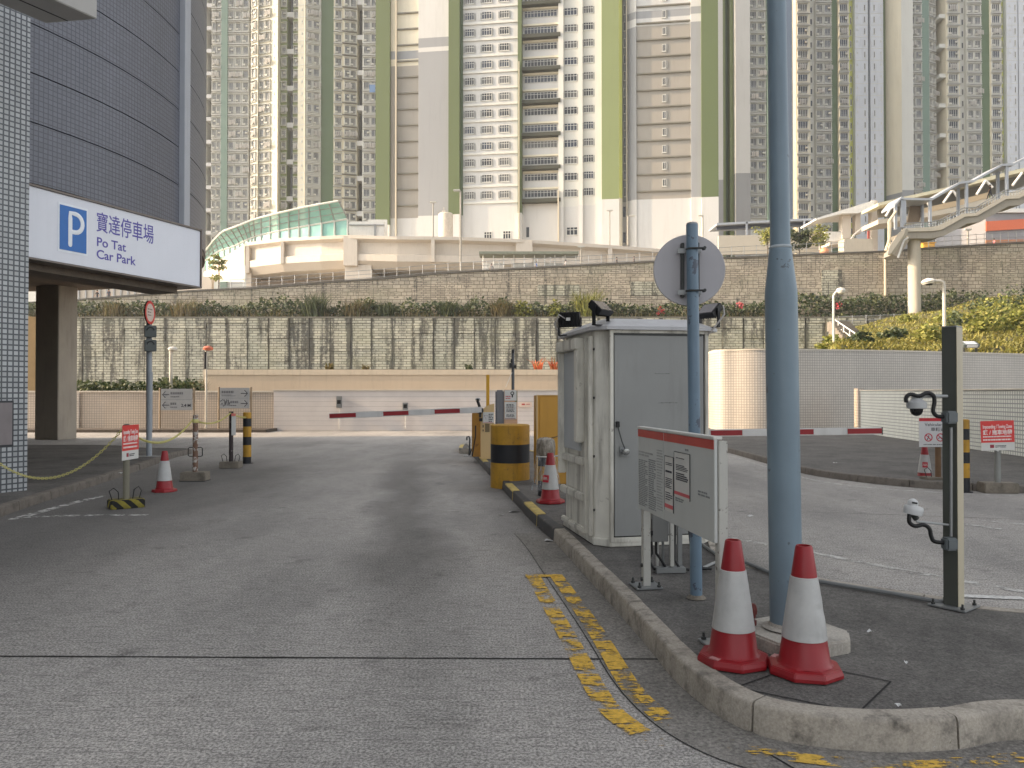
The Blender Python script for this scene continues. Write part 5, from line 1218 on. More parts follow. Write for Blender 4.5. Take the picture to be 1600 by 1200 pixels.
for a, b in zip(us, us[1:]):
    xa_, xb_ = XU(a,YU1), XU(b,YU1); za_, zb_ = ZV(interp(toppx,a),YU1), ZV(interp(toppx,b),YU1)
    m.poly([(xa_,YU1-.12,za_-.02),(xb_,YU1-.12,zb_-.02),(xb_,YU1-.12,zb_+.2),(xa_,YU1-.12,za_+.2)]); m.poly([(xa_,YU1-.12,za_+.2),(xb_,YU1-.12,zb_+.2),(xb_,YU1+1,zb_+.2),(xa_,YU1+1,za_+.2)]); m.poly([(xa_,YU1,za_-.02),(xb_,YU1,zb_-.02),(xb_,YU1-.12,zb_-.02),(xa_,YU1-.12,za_-.02)])
m.build('coping', paint('dark wet coping', S(96,92,84), .8, .2, .4), uw)
# darker plain panels set in the upper wall
for (u0,v0,u1,v1) in ((1284,422,1316,460),(840,445,905,462),(985,440,1090,462)):
    m = MB(); m.box(XU(u0,YU1),XU(u1,YU1),YU1-.05,YU1,ZV(v1,YU1),ZV(v0,YU1)); m.build('stone_infill', ST1, uw)
m = MB(); xa_ = XU(1383,YU1); m.tube([(xa_,YU1-.2,ZV(462,YU1)),(xa_,YU1-.2,ZV(398,YU1)),(xa_+.5,YU1-.3,ZV(392,YU1)),(xa_+.6,YU1-.4,ZV(345,YU1))], .16, 8); m.build('drain_pipe', flat('cream drain pipe', S(196,186,164)), uw)
m = MB(); m.poly([(XU(-420,YL1),YL1+.5,ZT+.1),(xe,YL1+.5,ZT+.1),(xe,YU1+.5,ZT+.1),(XU(-420,YL1),YU1+.5,ZT+.1)]); tag(m.build('terrace', flat('terrace soil', S(84,76,60), .95)), kind='structure')
m = MB()                                                            # ground of the upper road and the estate behind it
for a, b in zip(us, us[1:]):
    for Y0, Y1 in ((YU1+.8, 150), (150, 320)):
        za_, zb_ = ZV(interp(toppx,a),YU1)-.05, ZV(interp(toppx,b),YU1)-.05
        m.poly([(XU(a,YU1),Y0,za_),(XU(b,YU1),Y0,zb_),(XU(b,YU1)*(Y1/YU1 if Y1 > 200 else 1.5),Y1,zb_),(XU(a,YU1)*(Y1/YU1 if Y1 > 200 else 1.5),Y1,za_)] if Y0 < 100 else [(XU(a,YU1)*1.5,Y0,za_),(XU(b,YU1)*1.5,Y0,zb_),(XU(b,YU1)*3.4,Y1,zb_),(XU(a,YU1)*3.4,Y1,za_)])
tag(m.build('upper_road', paint('pale upper road', S(150,146,138), .9, .1, .1)), kind='structure')

# ------------------------------------------------------------------ foliage helpers
def add_leaf(m, p, s, r, droop=0.0):
    a = r.uniform(0,6.283); b = r.uniform(-.9,.9); d = Vector((math.cos(a)*math.cos(b), math.sin(a)*math.cos(b), math.sin(b)-droop)).normalized()
    n = d.orthogonal(); n.rotate(Matrix.Rotation(r.uniform(0,6.28),3,d)); l = s*r.uniform(.7,1.3); w = l*.32
    m.poly([p, p+d*l*.5+n*w, p+d*l, p+d*l*.5-n*w])
def add_blade(m, p, h, r, lean=.35, w=.05):
    a = r.uniform(0,6.283); q = Vector((math.cos(a),math.sin(a),0)); t = Vector((-q.y,q.x,0))*w*.5
    mid = p+q*h*lean*.35+Vector((0,0,h*.6)); tip = p+q*h*lean*1.1+Vector((0,0,h*r.uniform(.8,1.0)))
    m.poly([p-t, p+t, mid+t*.8, mid-t*.8]); m.poly([mid-t*.8, mid+t*.8, tip])
r = random.Random(21); m = MB()
for i in range(15000):                                               # continuous planting along the terrace
    u = r.uniform(-60,1540); Y = r.uniform(YL1+.9, YU1-.3); x = XU(u, Y)
    hmax = 1.9+1.1*mnoise.noise(Vector((x*.16,0,2)))+.9*mnoise.noise(Vector((x*.6,0,5)))
    if u > 1240: hmax += 1.1
    p = Vector((x,Y,ZT+.1+max(0,hmax)*r.random()**.8)); add_leaf(m, p, .40, r)
tag(m.build('terrace_planting', LEAF), kind='stuff', label='low dark green planting along the terrace between the two stone walls', cat='planting')
m = MB()
for i in range(2200):
    u = r.uniform(-60,1250); Y = r.uniform(YL1+.6, YL1+2); x = XU(u,Y); add_blade(m, Vector((x,Y,ZT+.1)), r.uniform(.5,1.3)*(.6+.8*max(0,.4+mnoise.noise(Vector((x*.3,3,0))))), r, .5, .07)
tag(m.build('terrace_grass', LEAFD), kind='stuff', label='dry brown grass along the front edge of the terrace', cat='grass')
def tuft(label, u, Y, zb, w, h, mat, n, leafy=False, seed=0, cat='plant', name='grass_clump', group=None):
    r = random.Random(seed); m = MB(); x = XU(u,Y)
    for i in range(n):
        a = r.uniform(0,6.283); q = r.random()**.6; p = Vector((x+w*.5*q*math.cos(a), Y+w*.4*q*math.sin(a), zb))
        if leafy:
            p.z = zb + h*r.random()*(1-q*q*.55)*(.75+.35*mnoise.noise(p*.9)); add_leaf(m, p, .36, r)
        else: add_blade(m, p, h*r.uniform(.55,1.1), r, .55, .09)
    return tag(m.build(name, mat), label, cat, group)
C = 'plants standing out of the terrace planting'
for i, (u, w, h, mt, n, leafy, lab) in enumerate((
    (290,3.2,2.6,LEAFD,240,False,'brown and green grass clump left of the car park sign corner on the terrace'),(492,3.0,3.4,LEAF,300,False,'tallest dark grass clump on the terrace, below the podium pillar'),
    (557,3.2,2.6,LEAFD,260,False,'broad brown grass clump on the terrace beneath the middle podium pier'),(603,2.0,2.3,LEAF,200,False,'narrow dark grass clump on the terrace left of the thin street lamp'),
    (700,2.2,2.4,LEAF,200,False,'green reed clump on the terrace under the shelter'),(783,2.8,2.7,LEAFD,240,False,'reddish brown clump on the terrace left of the bright shrub'),
    (818,2.6,2.8,LEAF2,420,True,'bright leafy shrub on the terrace left of the booth floodlights'),(868,2.0,2.4,LEAF2,300,True,'pale leafy shrub just left of the booth roof'),
    (917,2.6,3.6,LEAF2,360,False,'bright yellow green spiky plant right behind the booth floodlight'),(180,3.2,2.3,LEAFD,240,False,'dry pale clump on the terrace just under the left end of the walkway'))):
    tuft(lab, u, YL1+1.4, ZT+.1, w, h, mt, n, leafy, i+50, group=C)
for i, (u, v) in enumerate(((1032,486),(1156,477),(1308,477))):
    c = P(u,v,YL1+1.0); m = MB(); r = random.Random(i)
    for k in range(40): add_leaf(m, c+Vector((r.gauss(0,.16),r.gauss(0,.16),r.gauss(0,.15))), .3, r)
    tag(m.build('flower_cluster', flat('red petals', S(170,66,72))), ('red flower cluster on the terrace right of the booth floodlights','red flower cluster between the round sign and the lamp post','red flower cluster beside the small globe lamp')[i], 'flowers', 'red flowers on the terrace')
# planting behind the low walls
Y = 37.2
for i, (ua, ub, n, h) in enumerate(((118,235,1500,1.15),(236,312,900,1.25))):
    r = random.Random(70+i); m = MB()
    for k in range(n):
        u = r.uniform(ua,ub); yy = r.uniform(35.6,38); p = Vector((XU(u,yy),yy,1.4+h*r.random()*(.7+.4*mnoise.noise(Vector((u*.06,0,i)))))); add_leaf(m, p, .2, r)
    m.tube([(XU((ua+ub)/2,Y),Y,0),(XU((ua+ub)/2,Y),Y,1.8)], .06, 6); tag(m.build('shrub_row', LEAF), ('dark shrubs behind the tiled wall next to the car park column','dark shrubs behind the tiled wall beside the cream wall end')[i], 'shrub')
m = MB(); r = random.Random(3)
for k in range(120):
    u = r.uniform(300,318); p = Vector((XU(u,37),37+r.uniform(-.5,.5),1.4)); add_blade(m, p, r.uniform(.6,1.4), r, .3, .03)
tag(m.build('dry_grass_clump', LEAFD), 'dry reddish grass clump at the left end of the cream wall', 'plant')
def spiky(label, u, Y, zb, h, n, mat, seed):
    r = random.Random(seed); m = MB(); x = XU(u,Y)
    for k in range(n): add_blade(m, Vector((x+r.uniform(-.15,.15),Y+r.uniform(-.15,.15),zb)), h*r.uniform(.6,1.1), r, .8, .10)
    return tag(m.build('bromeliad', mat), label, 'plant', 'spiky plants above the cream wall')
zc0 = ZV(580,40)
spiky('orange spiky plant above the cream wall, left of the booth', 841, 40.2, zc0, .75, 26, BROMELIAD, 1); spiky('pale orange spiky plant above the cream wall touching the booth', 866, 40.4, zc0, .8, 24, BROMELIAD, 2)
spiky('small green tuft above the cream wall behind the barrier machine', 733, 40.2, zc0, .5, 24, LEAF, 3); spiky('dry green tuft above the middle of the cream wall', 515, 40.2, zc0, .5, 24, LEAFD, 4); spiky('wide low tuft above the cream wall below the podium pier', 570, 40.2, zc0, .4, 30, LEAFD, 5)

# ------------------------------------------------------------------ grassy slope on the right
def slope_z(x, Y):
    u = 800+x/Y*F; t = min(1, max(0, (Y-40)/46.0)); side = min(1, max(0, (u-1215)/95)); side = side*side*(3-2*side)
    top = ZV(interp([(1200,540),(1300,520),(1430,497),(1480,487),(1530,470),(1600,462),(1900,440)], u), 88)
    base = 4.05 - (40-min(40,Y))*.5
    return base*side + (top-base)*(t**1.1)*side + .5*mnoise.noise(Vector((x*.15,Y*.15,0)))*side - (1-side)*1.0
m = MB(); nx, ny = 60, 40; idx = {}
for j in range(ny+1):
    Y = 37.5+(94-37.5)*j/ny
    for i in range(nx+1):
        u = 1215+(1950-1215)*i/nx; x = XU(u,Y); idx[i,j] = m.pt((x,Y,slope_z(x,Y)))
for j in range(ny):
    for i in range(nx): m.face([idx[i,j],idx[i+1,j],idx[i+1,j+1],idx[i,j+1]])
tag(m.build('grass_slope', flat('slope earth', S(92,88,56), .95, 0, .3), smooth=True), kind='structure')
m = MB(); r = random.Random(31)
for i in range(20000):
    Y = 37.6+52*r.random()**1.4; u = r.uniform(1240,1660); x = XU(u,Y); p = Vector((x,Y,slope_z(x,Y)-.03))
    if slope_z(x,Y) < 1.2: continue
    add_blade(m, p, r.uniform(.14,.34)*(1+.7*mnoise.noise(p*.2)), r, .7, .11)
tag(m.build('slope_grass', GRASSM), kind='stuff', label='sunlit yellow green grass covering the slope on the right', cat='grass')
r = random.Random(41)
for i, (u, Y, w, h, mt) in enumerate(((1300,46,2.2,1.2,LEAF2),(1345,47,2.0,1.1,LEAF),(1395,50,2.6,1.2,LEAF),(1452,47,2.4,1.5,LEAF2),(1500,56,3.2,2.0,LEAF),(1535,48,2.8,2.2,LEAF2),(1560,58,4.0,2.6,LEAF2),(1590,48,3.0,2.7,LEAF2),(1540,70,4.5,2.6,LEAF),(1480,66,3.5,1.8,LEAF2),(1595,66,4.5,3.0,LEAF),(1630,55,4,3,LEAF2),(1420,74,3.0,1.3,LEAF2),(1275,56,2.5,1.1,LEAF))):
    x = XU(u,Y); z = slope_z(x,Y); rr = random.Random(i+200); m = MB()
    for k in range(520):
        a = rr.uniform(0,6.283); b = math.asin(rr.uniform(0,1)); q = rr.random()**.35
        lump = .7+.45*mnoise.noise(Vector((math.cos(a)*1.7+i,math.sin(a)*1.7,b*2)))
        add_leaf(m, Vector((x+w*.5*q*lump*math.cos(a)*math.cos(b), Y+w*.5*q*lump*math.sin(a)*math.cos(b), z-.1+h*q*lump*math.sin(b))), .26, rr)
    labs = ('low yellow green bush at the left foot of the slope','small dark bush on the lower slope left of the flyover column','dark bush in the middle of the slope','yellow green bush at the foot of the hooked lamp','dark bush right of the hooked lamp','large bright bush above the wall floodlight','tall bright bush up the slope on the right','big bright bush at the right edge above the wall','dark bush high on the slope by the stone wall','bright bush halfway up the slope','dark round bush at the right edge of the slope','bright bush beyond the right edge of the slope','low bright bush at the foot of the flyover column','dark low bush at the far left of the slope')
    tag(m.build('bush', mt), labs[i], 'bush', 'bushes on the sunlit slope')
# slope steps and rail
st_ = thing('slope_steps', 'small concrete steps with a pipe handrail climbing the slope beside the globe lamp', 'steps', P(1330,525,60))
m = MB()
for k in range(12):
    c = P(1345-3.0*k, 540-3.4*k, 52+k*1.2); m.box(c.x-.8,c.x+.8,c.y-.3,c.y+.7,c.z-.8,c.z)
m.build('stair_flight', CONC, st_)
m = MB(); a, b = P(1338,522,54), P(1302,498,66); m.tube([a,b], .05, 6); m.tube([a-Vector((0,0,.45)),b-Vector((0,0,.45))], .04, 6)
for k in range(5): p = a.lerp(b,k/4); m.tube([p,p-Vector((0,0,1.1))], .04, 6)
m.build('handrail', PAPER, st_)
rl = thing('slope_railing', 'long pipe railing at the foot of the dark terrace planting on the right', 'railing', P(1400,495,88))
m = MB(); a, b, c, d = P(1310,495,89), P(1425,491,89), P(1485,488,88), P(1530,468,88)
for z in (0,-.5): m.tube([a+Vector((0,0,z)),b+Vector((0,0,z)),c+Vector((0,0,z)),d+Vector((0,0,z))], .05, 6)
m.build('rail', METAL, rl)
for k in range(9):
    p = a.lerp(c,k/8); m = MB(); m.tube([p+Vector((0,0,.1 if k != 5 else .9)),p-Vector((0,0,1.3))], .05, 6); m.build('post', METAL, rl)

# ================================================================== UPPER ROADSIDE RAILING, PEOPLE, LAMPS
def rail_run(label, u0, u1, hgt, step, Y=YU1+.4):
    t = thing('railing', label, 'railing', P(u0,interp(toppx,u0),Y), 0, 'railings along the top of the upper stone wall')
    us2 = [u0+(u1-u0)*i/max(1,int((u1-u0)/step)) for i in range(int((u1-u0)/step)+1)]
    m = MB()
    for f in (1.0,.55,.15): m.tube([Vector((XU(u,Y),Y,ZV(interp(toppx,u),YU1)+.2+hgt*f)) for u in us2], .032, 5)
    m.build('rail', METAL, t); mesh = None
    for u in us2:
        p = Vector((XU(u,Y),Y,ZV(interp(toppx,u),YU1)+.15))
        if mesh is None: m = MB(); m.tube([p,p+Vector((0,0,hgt+.15))], .035, 6); o = m.build('post', METAL, t); mesh = o; p0 = p
        else: k = mesh.copy(); COL.objects.link(k); k.parent = t; k.location = p-p0
    return t
rail_run('grey pipe railing along the wall top from the car park to the round sign', 340, 1120, 1.1, 20)
rail_run('white railing along the wall top behind the lamp post, below the covered walkway', 1124, 1320, 1.3, 19)
rail_run('thin railing along the wall top right of the flyover column', 1452, 1640, 1.3, 12)
SKIN, HAIR = flat('skin', S(176,132,106), .6), flat('dark hair', S(30,26,24), .7)
PM = {}
def person(label, u, Y, shirt, trousers, heading, stride=.25, h=1.65):
    """one skinned body, clothing as material zones of the same surface; hair as a child"""
    key = round(stride,2)
    if key not in PM:
        V = [(0,0,.92),(0,0,1.12),(0,0,1.34),(0,0,1.44),(0,0,1.55),(0,.01,1.64),
             (.09,0,.88),(.10,stride*.45,.50),(.10,stride*.7,.07),(.10,stride*.7+.14,.035),(-.09,0,.88),(-.10,-stride*.3,.50),(-.10,-stride*.8,.09),(-.10,-stride*.8+.14,.04),
             (.18,0,1.36),(.23,-stride*.35,1.10),(.22,-stride*.2+.1,.86),(.22,-stride*.1+.15,.78),(-.18,0,1.36),(-.23,stride*.35,1.10),(-.22,stride*.4+.12,.88),(-.22,stride*.45+.16,.80)]
        Ed = [(0,1),(1,2),(2,3),(3,4),(4,5),(0,6),(6,7),(7,8),(8,9),(0,10),(10,11),(11,12),(12,13),(2,14),(14,15),(15,16),(16,17),(2,18),(18,19),(19,20),(20,21)]
        R = [.13,.12,.14,.06,.095,.075,.095,.065,.05,.04,.095,.065,.05,.04,.065,.05,.04,.035,.065,.05,.04,.035]
        me = bpy.data.meshes.new('person'); me.from_pydata(V, Ed, []); o = bpy.data.objects.new('tmp', me); COL.objects.link(o)
        md = o.modifiers.new('s','SKIN')
        for i, rr in enumerate(R): me.skin_vertices[0].data[i].radius = (rr, rr*.75 if i in (0,1,2) else rr)
        me.skin_vertices[0].data[0].use_root = True
        s2 = o.modifiers.new('b','SUBSURF'); s2.levels = 1
        dg = bpy.context.evaluated_depsgraph_get(); PM[key] = bpy.data.meshes.new_from_object(o.evaluated_get(dg)); bpy.data.objects.remove(o)
    me = PM[key].copy(); me.name = 'person'; me.materials.clear()
    for q in (shirt, trousers, SKIN): me.materials.append(q)
    for p in me.polygons:
        c = p.center; p.use_smooth = True
        p.material_index = 2 if (c.z > 1.43 or (abs(c.x) > .17 and c.z < 1.12)) else (0 if c.z > .93 else 1)
    zz = ZV(interp(toppx,u),YU1)-.05
    o = bpy.data.objects.new('person', me); COL.objects.link(o); o.location = (XU(u,Y),Y,zz); o.rotation_euler = (0,0,heading); o.scale = (h/1.72,)*3
    m = MB(); m.lathe([(.098,1.57),(.105,1.63),(.09,1.70),(.045,1.735),(.005,1.74)],(0,-.008,0),12,cap=False); hr = m.build('hair', HAIR, None, smooth=True); hr.parent = o
    return tag(o, label, 'person', 'people on the upper road')
f = lambda n, c: flat(n, c, .8)
person('person in a white shirt walking on the upper road under the shelter end', 884, 99, f('white shirt',S(210,208,204)), f('pale trousers',S(186,180,172)), 1.4)
person('person in dark clothes walking behind the railing left of the round sign', 964, 99, f('black shirt',S(48,46,48)), f('dark trousers',S(60,60,66)), -1.5, .4)
person('second person in dark clothes, nearest to the round sign, behind the railing', 991, 99, f('charcoal shirt',S(62,60,64)), f('blue grey trousers',S(80,84,96)), 1.5, .15)
person('person in a blue top behind the railing below the shelter', 839, 99, f('blue shirt',S(104,130,176)), f('dark trousers',S(60,60,66)), 1.2, .15)
person('person in grey standing behind the railing at the left end of the shelter', 768, 99, f('grey shirt',S(132,130,128)), f('brown trousers',S(96,84,76)), 0, .1)
person('dark figure walking on the far left of the upper road under the car park sign', 151, 98.5, f('black shirt',S(48,46,48)), f('blue grey trousers',S(80,84,96)), 1.5, .4)
person('dark figure standing on the upper road beside the walking figure on the far left', 169, 98.5, f('navy shirt',S(46,50,66)), f('dark trousers',S(60,60,66)), 0, .1)
person('person in red and white on the upper road below the orange building', 1555, 99, f('red pink shirt',S(206,120,120)), f('pale trousers',S(186,180,172)), -1.4)
def upper_lamp(label, u, vtop, Y, w=.09, arm=0, vb=None):
    x = XU(u,Y); zt = ZV(vtop,Y); zb = ZV(interp(toppx,u),YU1)-.1 if vb is None else ZV(vb,Y); t = thing('street_lamp', label, 'street lamp', (x,Y,zb), 0)
    m = MB(); m.tube([(x,Y,zb),(x,Y,zt)], w, 8); m.build('pole', flat('grey lamp pole', S(150,146,136), .5), t)
    if arm:
        m = MB(); m.tube([(x,Y,zt),(x+arm,Y,zt+.15)], w*.6, 6); m.build('arm', flat('grey lamp pole', S(150,146,136)), t)
    m = MB(); m.box(x+arm-.45,x+arm+.45,Y-.2,Y+.2,zt+.02,zt+.22); m.build('lamp_head', flat('grey lamp head', S(196,194,186), .4), t, bevel=.05)
    return t
upper_lamp('tall thin street lamp standing on the upper road in front of the central tower', 719.5, 299, 98.5, .12, -.5)
upper_lamp('short lamp post on the podium edge left of the tall thin lamp', 676.5, 317, 110, .10, 0, 370)
upper_lamp('lamp post on the podium in front of the pale tower base on the right', 953, 330, 117, .09, 0, 383)
upper_lamp('dark lamp post with a short arm beside the tower corner above the round sign', 981.5, 338, 120, .10, .7, 383)
upper_lamp('short lamp post with a small head on the upper road right of the shelter', 908, 387, 98.5, .08, 0)
upper_lamp('small white lamp post behind the round sign', 1099, 338, 122, .10, -.3, 400)
upper_lamp('white lamp post on the upper road below the stair flyover', 1514, 360, 99, .12, 0)
# shelter
sh = thing('bus_shelter', 'long flat-roofed shelter with slim posts standing on the upper road', 'shelter', P(830,425,101))
m = MB(); a, b = P(749,397.5,101), P(903,395,101); m.box(a.x,b.x,100,103.2,a.z-.10,a.z+.22); m.build('roof', paint('green grey roof edge', S(128,132,116)), sh)
for k in range(9):
    u = 755+k*16; p = P(u,397,101); q = ZV(interp(toppx,u),YU1)-.1; m = MB(); m.tube([(p.x,101,q),(p.x,101,a.z-.1)], .09, 6); m.build('post', PAPER, sh)
m = MB(); 
for k in (0,3,6): 
    p = P(770+k*16,418,102.5); m.box(p.x-1.4,p.x+1.4,102.4,102.6,p.z-.9,p.z+.6)
m.build('back_panel', WHITE, sh)

# ================================================================== PODIUM WITH CURVED DECK AND GLASS SCREEN
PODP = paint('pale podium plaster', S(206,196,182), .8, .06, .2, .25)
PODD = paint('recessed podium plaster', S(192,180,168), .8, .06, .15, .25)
ytab = [(315,133),(340,128),(383,121),(440,116),(500,113),(540,112),(620,111),(700,111.5),(812,113),(950,115.5),(1022,117),(1130,120)]
ttab = [(315,428),(345,405),(383,381),(440,374),(540,369),(620,371),(700,371.5),(812,375.5),(950,384.5),(1022,390),(1130,398)]
pod = thing('podium_deck', 'long curved pale concrete podium deck with recessed panels, below the central tower', 'podium', P(620,440,112))
pu = [383]+list(range(395,1131,15))
def row(m, fn): return [m.pt(fn(u)) for u in pu]
def pv(u, dv, d): Y = interp(ytab,u); c = P(u, interp(ttab,u)+dv, Y); return (c.x, c.y+d, c.z)
prof = [(-1.5,3.0),(-1.5,-.15),(3.5,-.15),(4,.05),(7,.9),(25,.9),(27,.25),(37,.25),(48,1.6),(47,26)]
m = MB(); rows = [row(m, lambda u, a=a, b=b: pv(u,a,b)) for a, b in prof]
for i in range(len(rows)-1):
    for j in range(len(pu)-1): m.face([rows[i][j],rows[i+1][j],rows[i+1][j+1],rows[i][j+1]])
m.face([rows[i][0] for i in range(len(rows))][::-1])
m.build('deck_girder', PODP, pod)
m = MB(); 
for a, b in zip(pu, pu[1:]):
    p, q = pv(a,-1,2.0), pv(b,-1,2.0); m.poly([p,q,(q[0],q[1]+24,q[2]),(p[0],p[1]+24,p[2])])
m.build('deck_top', PODP, pod)
for (u0,u1,full) in ((383,389,1),(438,443,0),(536,558,1),(673,679,0),(806,832,1),(950,957,0)):
    m = MB(); um = (u0+u1)/2; Y = interp(ytab,um); x0, x1 = XU(u0,Y), XU(u1,Y); zt = pv(um,-1,0)[2]; zb = pv(um,38 if not full else 46,0)[2]
    m.box(x0,x1,Y-.12,Y+1.4,zb,zt-.05); m.build('pier' if full else 'rib', PODP, pod, bevel=.03)
for (u0,u1) in ((384,392),(538,580),(806,836)):
    Y = interp(ytab,u0)+.4; m = MB(); m.box(XU(u0,Y),XU(u1,Y),Y,Y+8,8,pv(u0,44,0)[2]); m.build('pillar', PODP, pod, bevel=.03)
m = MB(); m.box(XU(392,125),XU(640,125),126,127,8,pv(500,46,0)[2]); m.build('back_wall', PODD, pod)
# descending ramp end at the left
rp = thing('podium_ramp', 'sunlit descending ramp end at the left of the podium, under the glass screen', 'ramp', P(350,430,125))
m = MB(); L0 = []
for u in (318,330,345,360,382): 
    Y = interp(ytab,u); a, b = P(u,interp(ttab,u),Y), P(u,max(interp(ttab,u)+24,440),Y); L0.append((a,b))
for (a,b),(c,d) in zip(L0,L0[1:]):
    m.poly([b,d,c,a]); m.poly([a,c,(c.x,c.y+9,c.z),(a.x,a.y+9,a.z)])
m.build('ramp_parapet', PODP, rp)
pw = thing('pale_podium_wall', 'pale glazed wall strip on the upper road under the car park sign', 'wall', P(200,460,128))
m = MB(); m.box(XU(60,128),XU(330,128),128,129,8,ZV(432,128)); m.build('wall_body', PODP, pw)
m = MB()
for k in range(14): u = 110+k*11; m.box(XU(u,127.8),XU(u,127.8)+.25,127.7,127.99,10,ZV(440,128))
m.build('mullions', METAL, pw)
# parapets and retaining boxes on the deck
pp = thing('podium_parapet', 'white parapet walls on the podium left of the central tower', 'wall', P(600,360,118))
m = MB(); m.box(XU(545,117),XU(600,117),117,117.5,pv(570,0,0)[2]-.3,ZV(346,117)); m.box(XU(574,119),XU(604,119),119,119.5,20,ZV(343,119)); m.build('wall_body', WHITE, pp)
m = MB(); m.box(XU(545,116.9),XU(600,116.9),116.8,117.0,ZV(352.5,117),ZV(351,117)); m.box(XU(584,116.9),XU(587,116.9),116.8,117,pv(570,0,0)[2],ZV(351,117)); m.build('trim_line', METAL, pp)
tk2 = thing('round_tower_stub', 'short round cream stair drum standing on the podium by the tower', 'drum', P(697,368,116))
c = P(696.5,368,116); m = MB(Matrix.Translation((c.x,c.y,0))); m.lathe([(px(11.5,116),20),(px(11.5,116),ZV(335,116)),(px(10,116),ZV(333.5,116))],(0,0,0),28); m.build('drum_body', paint('cream drum', S(216,204,186)), tk2, smooth=True)
m = MB(Matrix.Translation((c.x-.3,c.y,0))); m.box(-.25,.25,-.25,.25,ZV(333,116),ZV(329,116)); m.box(-.1,.1,-.1,.1,ZV(329,116),ZV(324,116)); m.build('vent_finial', paint('pale finial', S(196,190,180)), tk2, bevel=.03)
# curved glass noise screen
GL = NT('teal glass'); _n = GL.noise(GL.pos(), .4, 3); GL.out(GL.ramp(_n, [(.3, S(120,186,176)), (.7, S(160,210,196))]), .12); GL.b.inputs['Alpha'].default_value = .78
gs_ = thing('glass_screen', 'long curved teal glass noise screen with white ribs along the podium edge', 'glass screen', P(450,365,114))
lo = [(320,408),(340,393),(365,385),(385,375),(400,369),(440,360),(485,352),(543,342.5)]
hi = [(320,393),(334,375),(347,362),(375,352),(400,342),(440,332),(485,322),(529,314.5)]
N = 20
def gp(tab, t): 
    s_ = t*(len(tab)-1); i = min(int(s_), len(tab)-2); q = s_-i; return (tab[i][0]+(tab[i+1][0]-tab[i][0])*q, tab[i][1]+(tab[i+1][1]-tab[i][1])*q)
def gpt(t, s):
    (ul,vl),(uh,vh) = gp(lo,t), gp(hi,t); u = ul+(uh-ul)*s; v = vl+(vh-vl)*s + (-3.0*math.sin(math.pi*s)*.4); Yb = interp(ytab,ul)+.3
    return P(u, v, Yb-2.6*s)
m = MB()
for i in range(N):
    for j in range(3): m.poly([gpt(i/N,j/3),gpt((i+1)/N,j/3),gpt((i+1)/N,(j+1)/3),gpt(i/N,(j+1)/3)])
m.build('glass_canopy', GL.mat, gs_)
m = MB()
for i in range(N):
    a, b = gp(lo,i/N), gp(lo,(i+1)/N); Ya, Yb = interp(ytab,a[0])+.3, interp(ytab,b[0])+.3
    m.poly([P(a[0],interp(ttab,a[0])-1,Ya),P(b[0],interp(ttab,b[0])-1,Yb),P(b[0],b[1],Yb),P(a[0],a[1],Ya)])
m.build('glass_upright', GL.mat, gs_)
GRIB = paint('pale screen rib', S(202,204,196), .5)
for i in range(N+1):
    m = MB(); m.tube([gpt(i/N,s/6)+Vector((0,-.06,0)) for s in range(7)], .09, 5); m.build('canopy_rib', METAL, gs_)
    a = gp(lo,i/N); Ya = interp(ytab,a[0])+.15; m = MB(); m.tube([P(a[0],interp(ttab,a[0])-1,Ya),P(a[0],a[1],Ya)], .14, 5); m.build('screen_post', GRIB, gs_)
for s_ in (0,1/3,2/3,1):
    m = MB(); m.tube([gpt(i/N,s_)+Vector((0,-.05,.02)) for i in range(N+1)], .16 if s_ in (0,1) else .07, 5); m.build('screen_rail', GRIB if s_ in (0,1) else METAL, gs_)

# trees ------------------------------------------------------------------
def tree(label, u, Y, zb, h, w, mat, n, layers=None, seed=0, ls=.3):
    r = random.Random(seed); x = XU(u,Y); t = thing('tree', label, 'tree', (x,Y,zb), 0); tr = MB(); cr = MB()
    tr.tube([(x,Y,zb),(x+.05,Y,zb+h*.4),(x,Y,zb+h*.75),(x,Y,zb+h*.98)], [.022*h,.017*h,.011*h,.004*h], 8)
    for k in range(11):
        f = r.uniform(.35,.95) if not layers else r.choice(layers); a = r.uniform(0,6.283); l = w*.5*r.uniform(.6,1)*(1.1-f*.5 if layers else 1)
        p0 = Vector((x,Y,zb+h*(f-.08))); p1 = p0+Vector((math.cos(a)*l,math.sin(a)*l,h*(.06 if layers else .14))); tr.tube([p0,p0.lerp(p1,.5)+Vector((0,0,.02*h)),p1], [.008*h,.006*h,.002*h], 5)
        for q in range(n//11):
            s_ = r.random()**.6; c = p0.lerp(p1,s_)+Vector((r.gauss(0,.12),r.gauss(0,.12),r.gauss(0,.05 if layers else .13)))*w*.55; add_leaf(cr, c, ls, r)
    tr.build('trunk', STEM, t, smooth=True); cr.build('crown', mat, t); return t
tree('small layered tree with flat leafy tiers left of the podium pier', 341, 118, ZV(452,118), 5.6, 4.2, LEAF2, 900, [.35,.62,.78,.92], 3)
tree('thin pale leafy tree left of the big lamp post on the upper road', 1200, 104, ZV(402,104), 3.9, 3.6, LEAF2, 700, None, 5)
tree('dense dark round tree just right of the big lamp post on the upper road', 1250, 104, ZV(400,104), 3.6, 3.2, LEAF, 1300, None, 6)
tree('pale loose tree right of the dense dark tree on the upper road', 1283, 104, ZV(398,104), 3.8, 3.4, LEAF2, 600, None, 7)
pt = thing('planter_ball', 'small orange round planter on the upper road below the pale tree', 'planter', P(1288,392,99)); c = P(1288,392.5,99)
m = MB(Matrix.Translation(c)); m.lathe([(.2,-.6),(.5,-.35),(.6,0),(.45,.35),(.15,.5)],(0,0,0),16); m.build('pot', flat('orange pot', S(214,150,110)), pt, smooth=True)
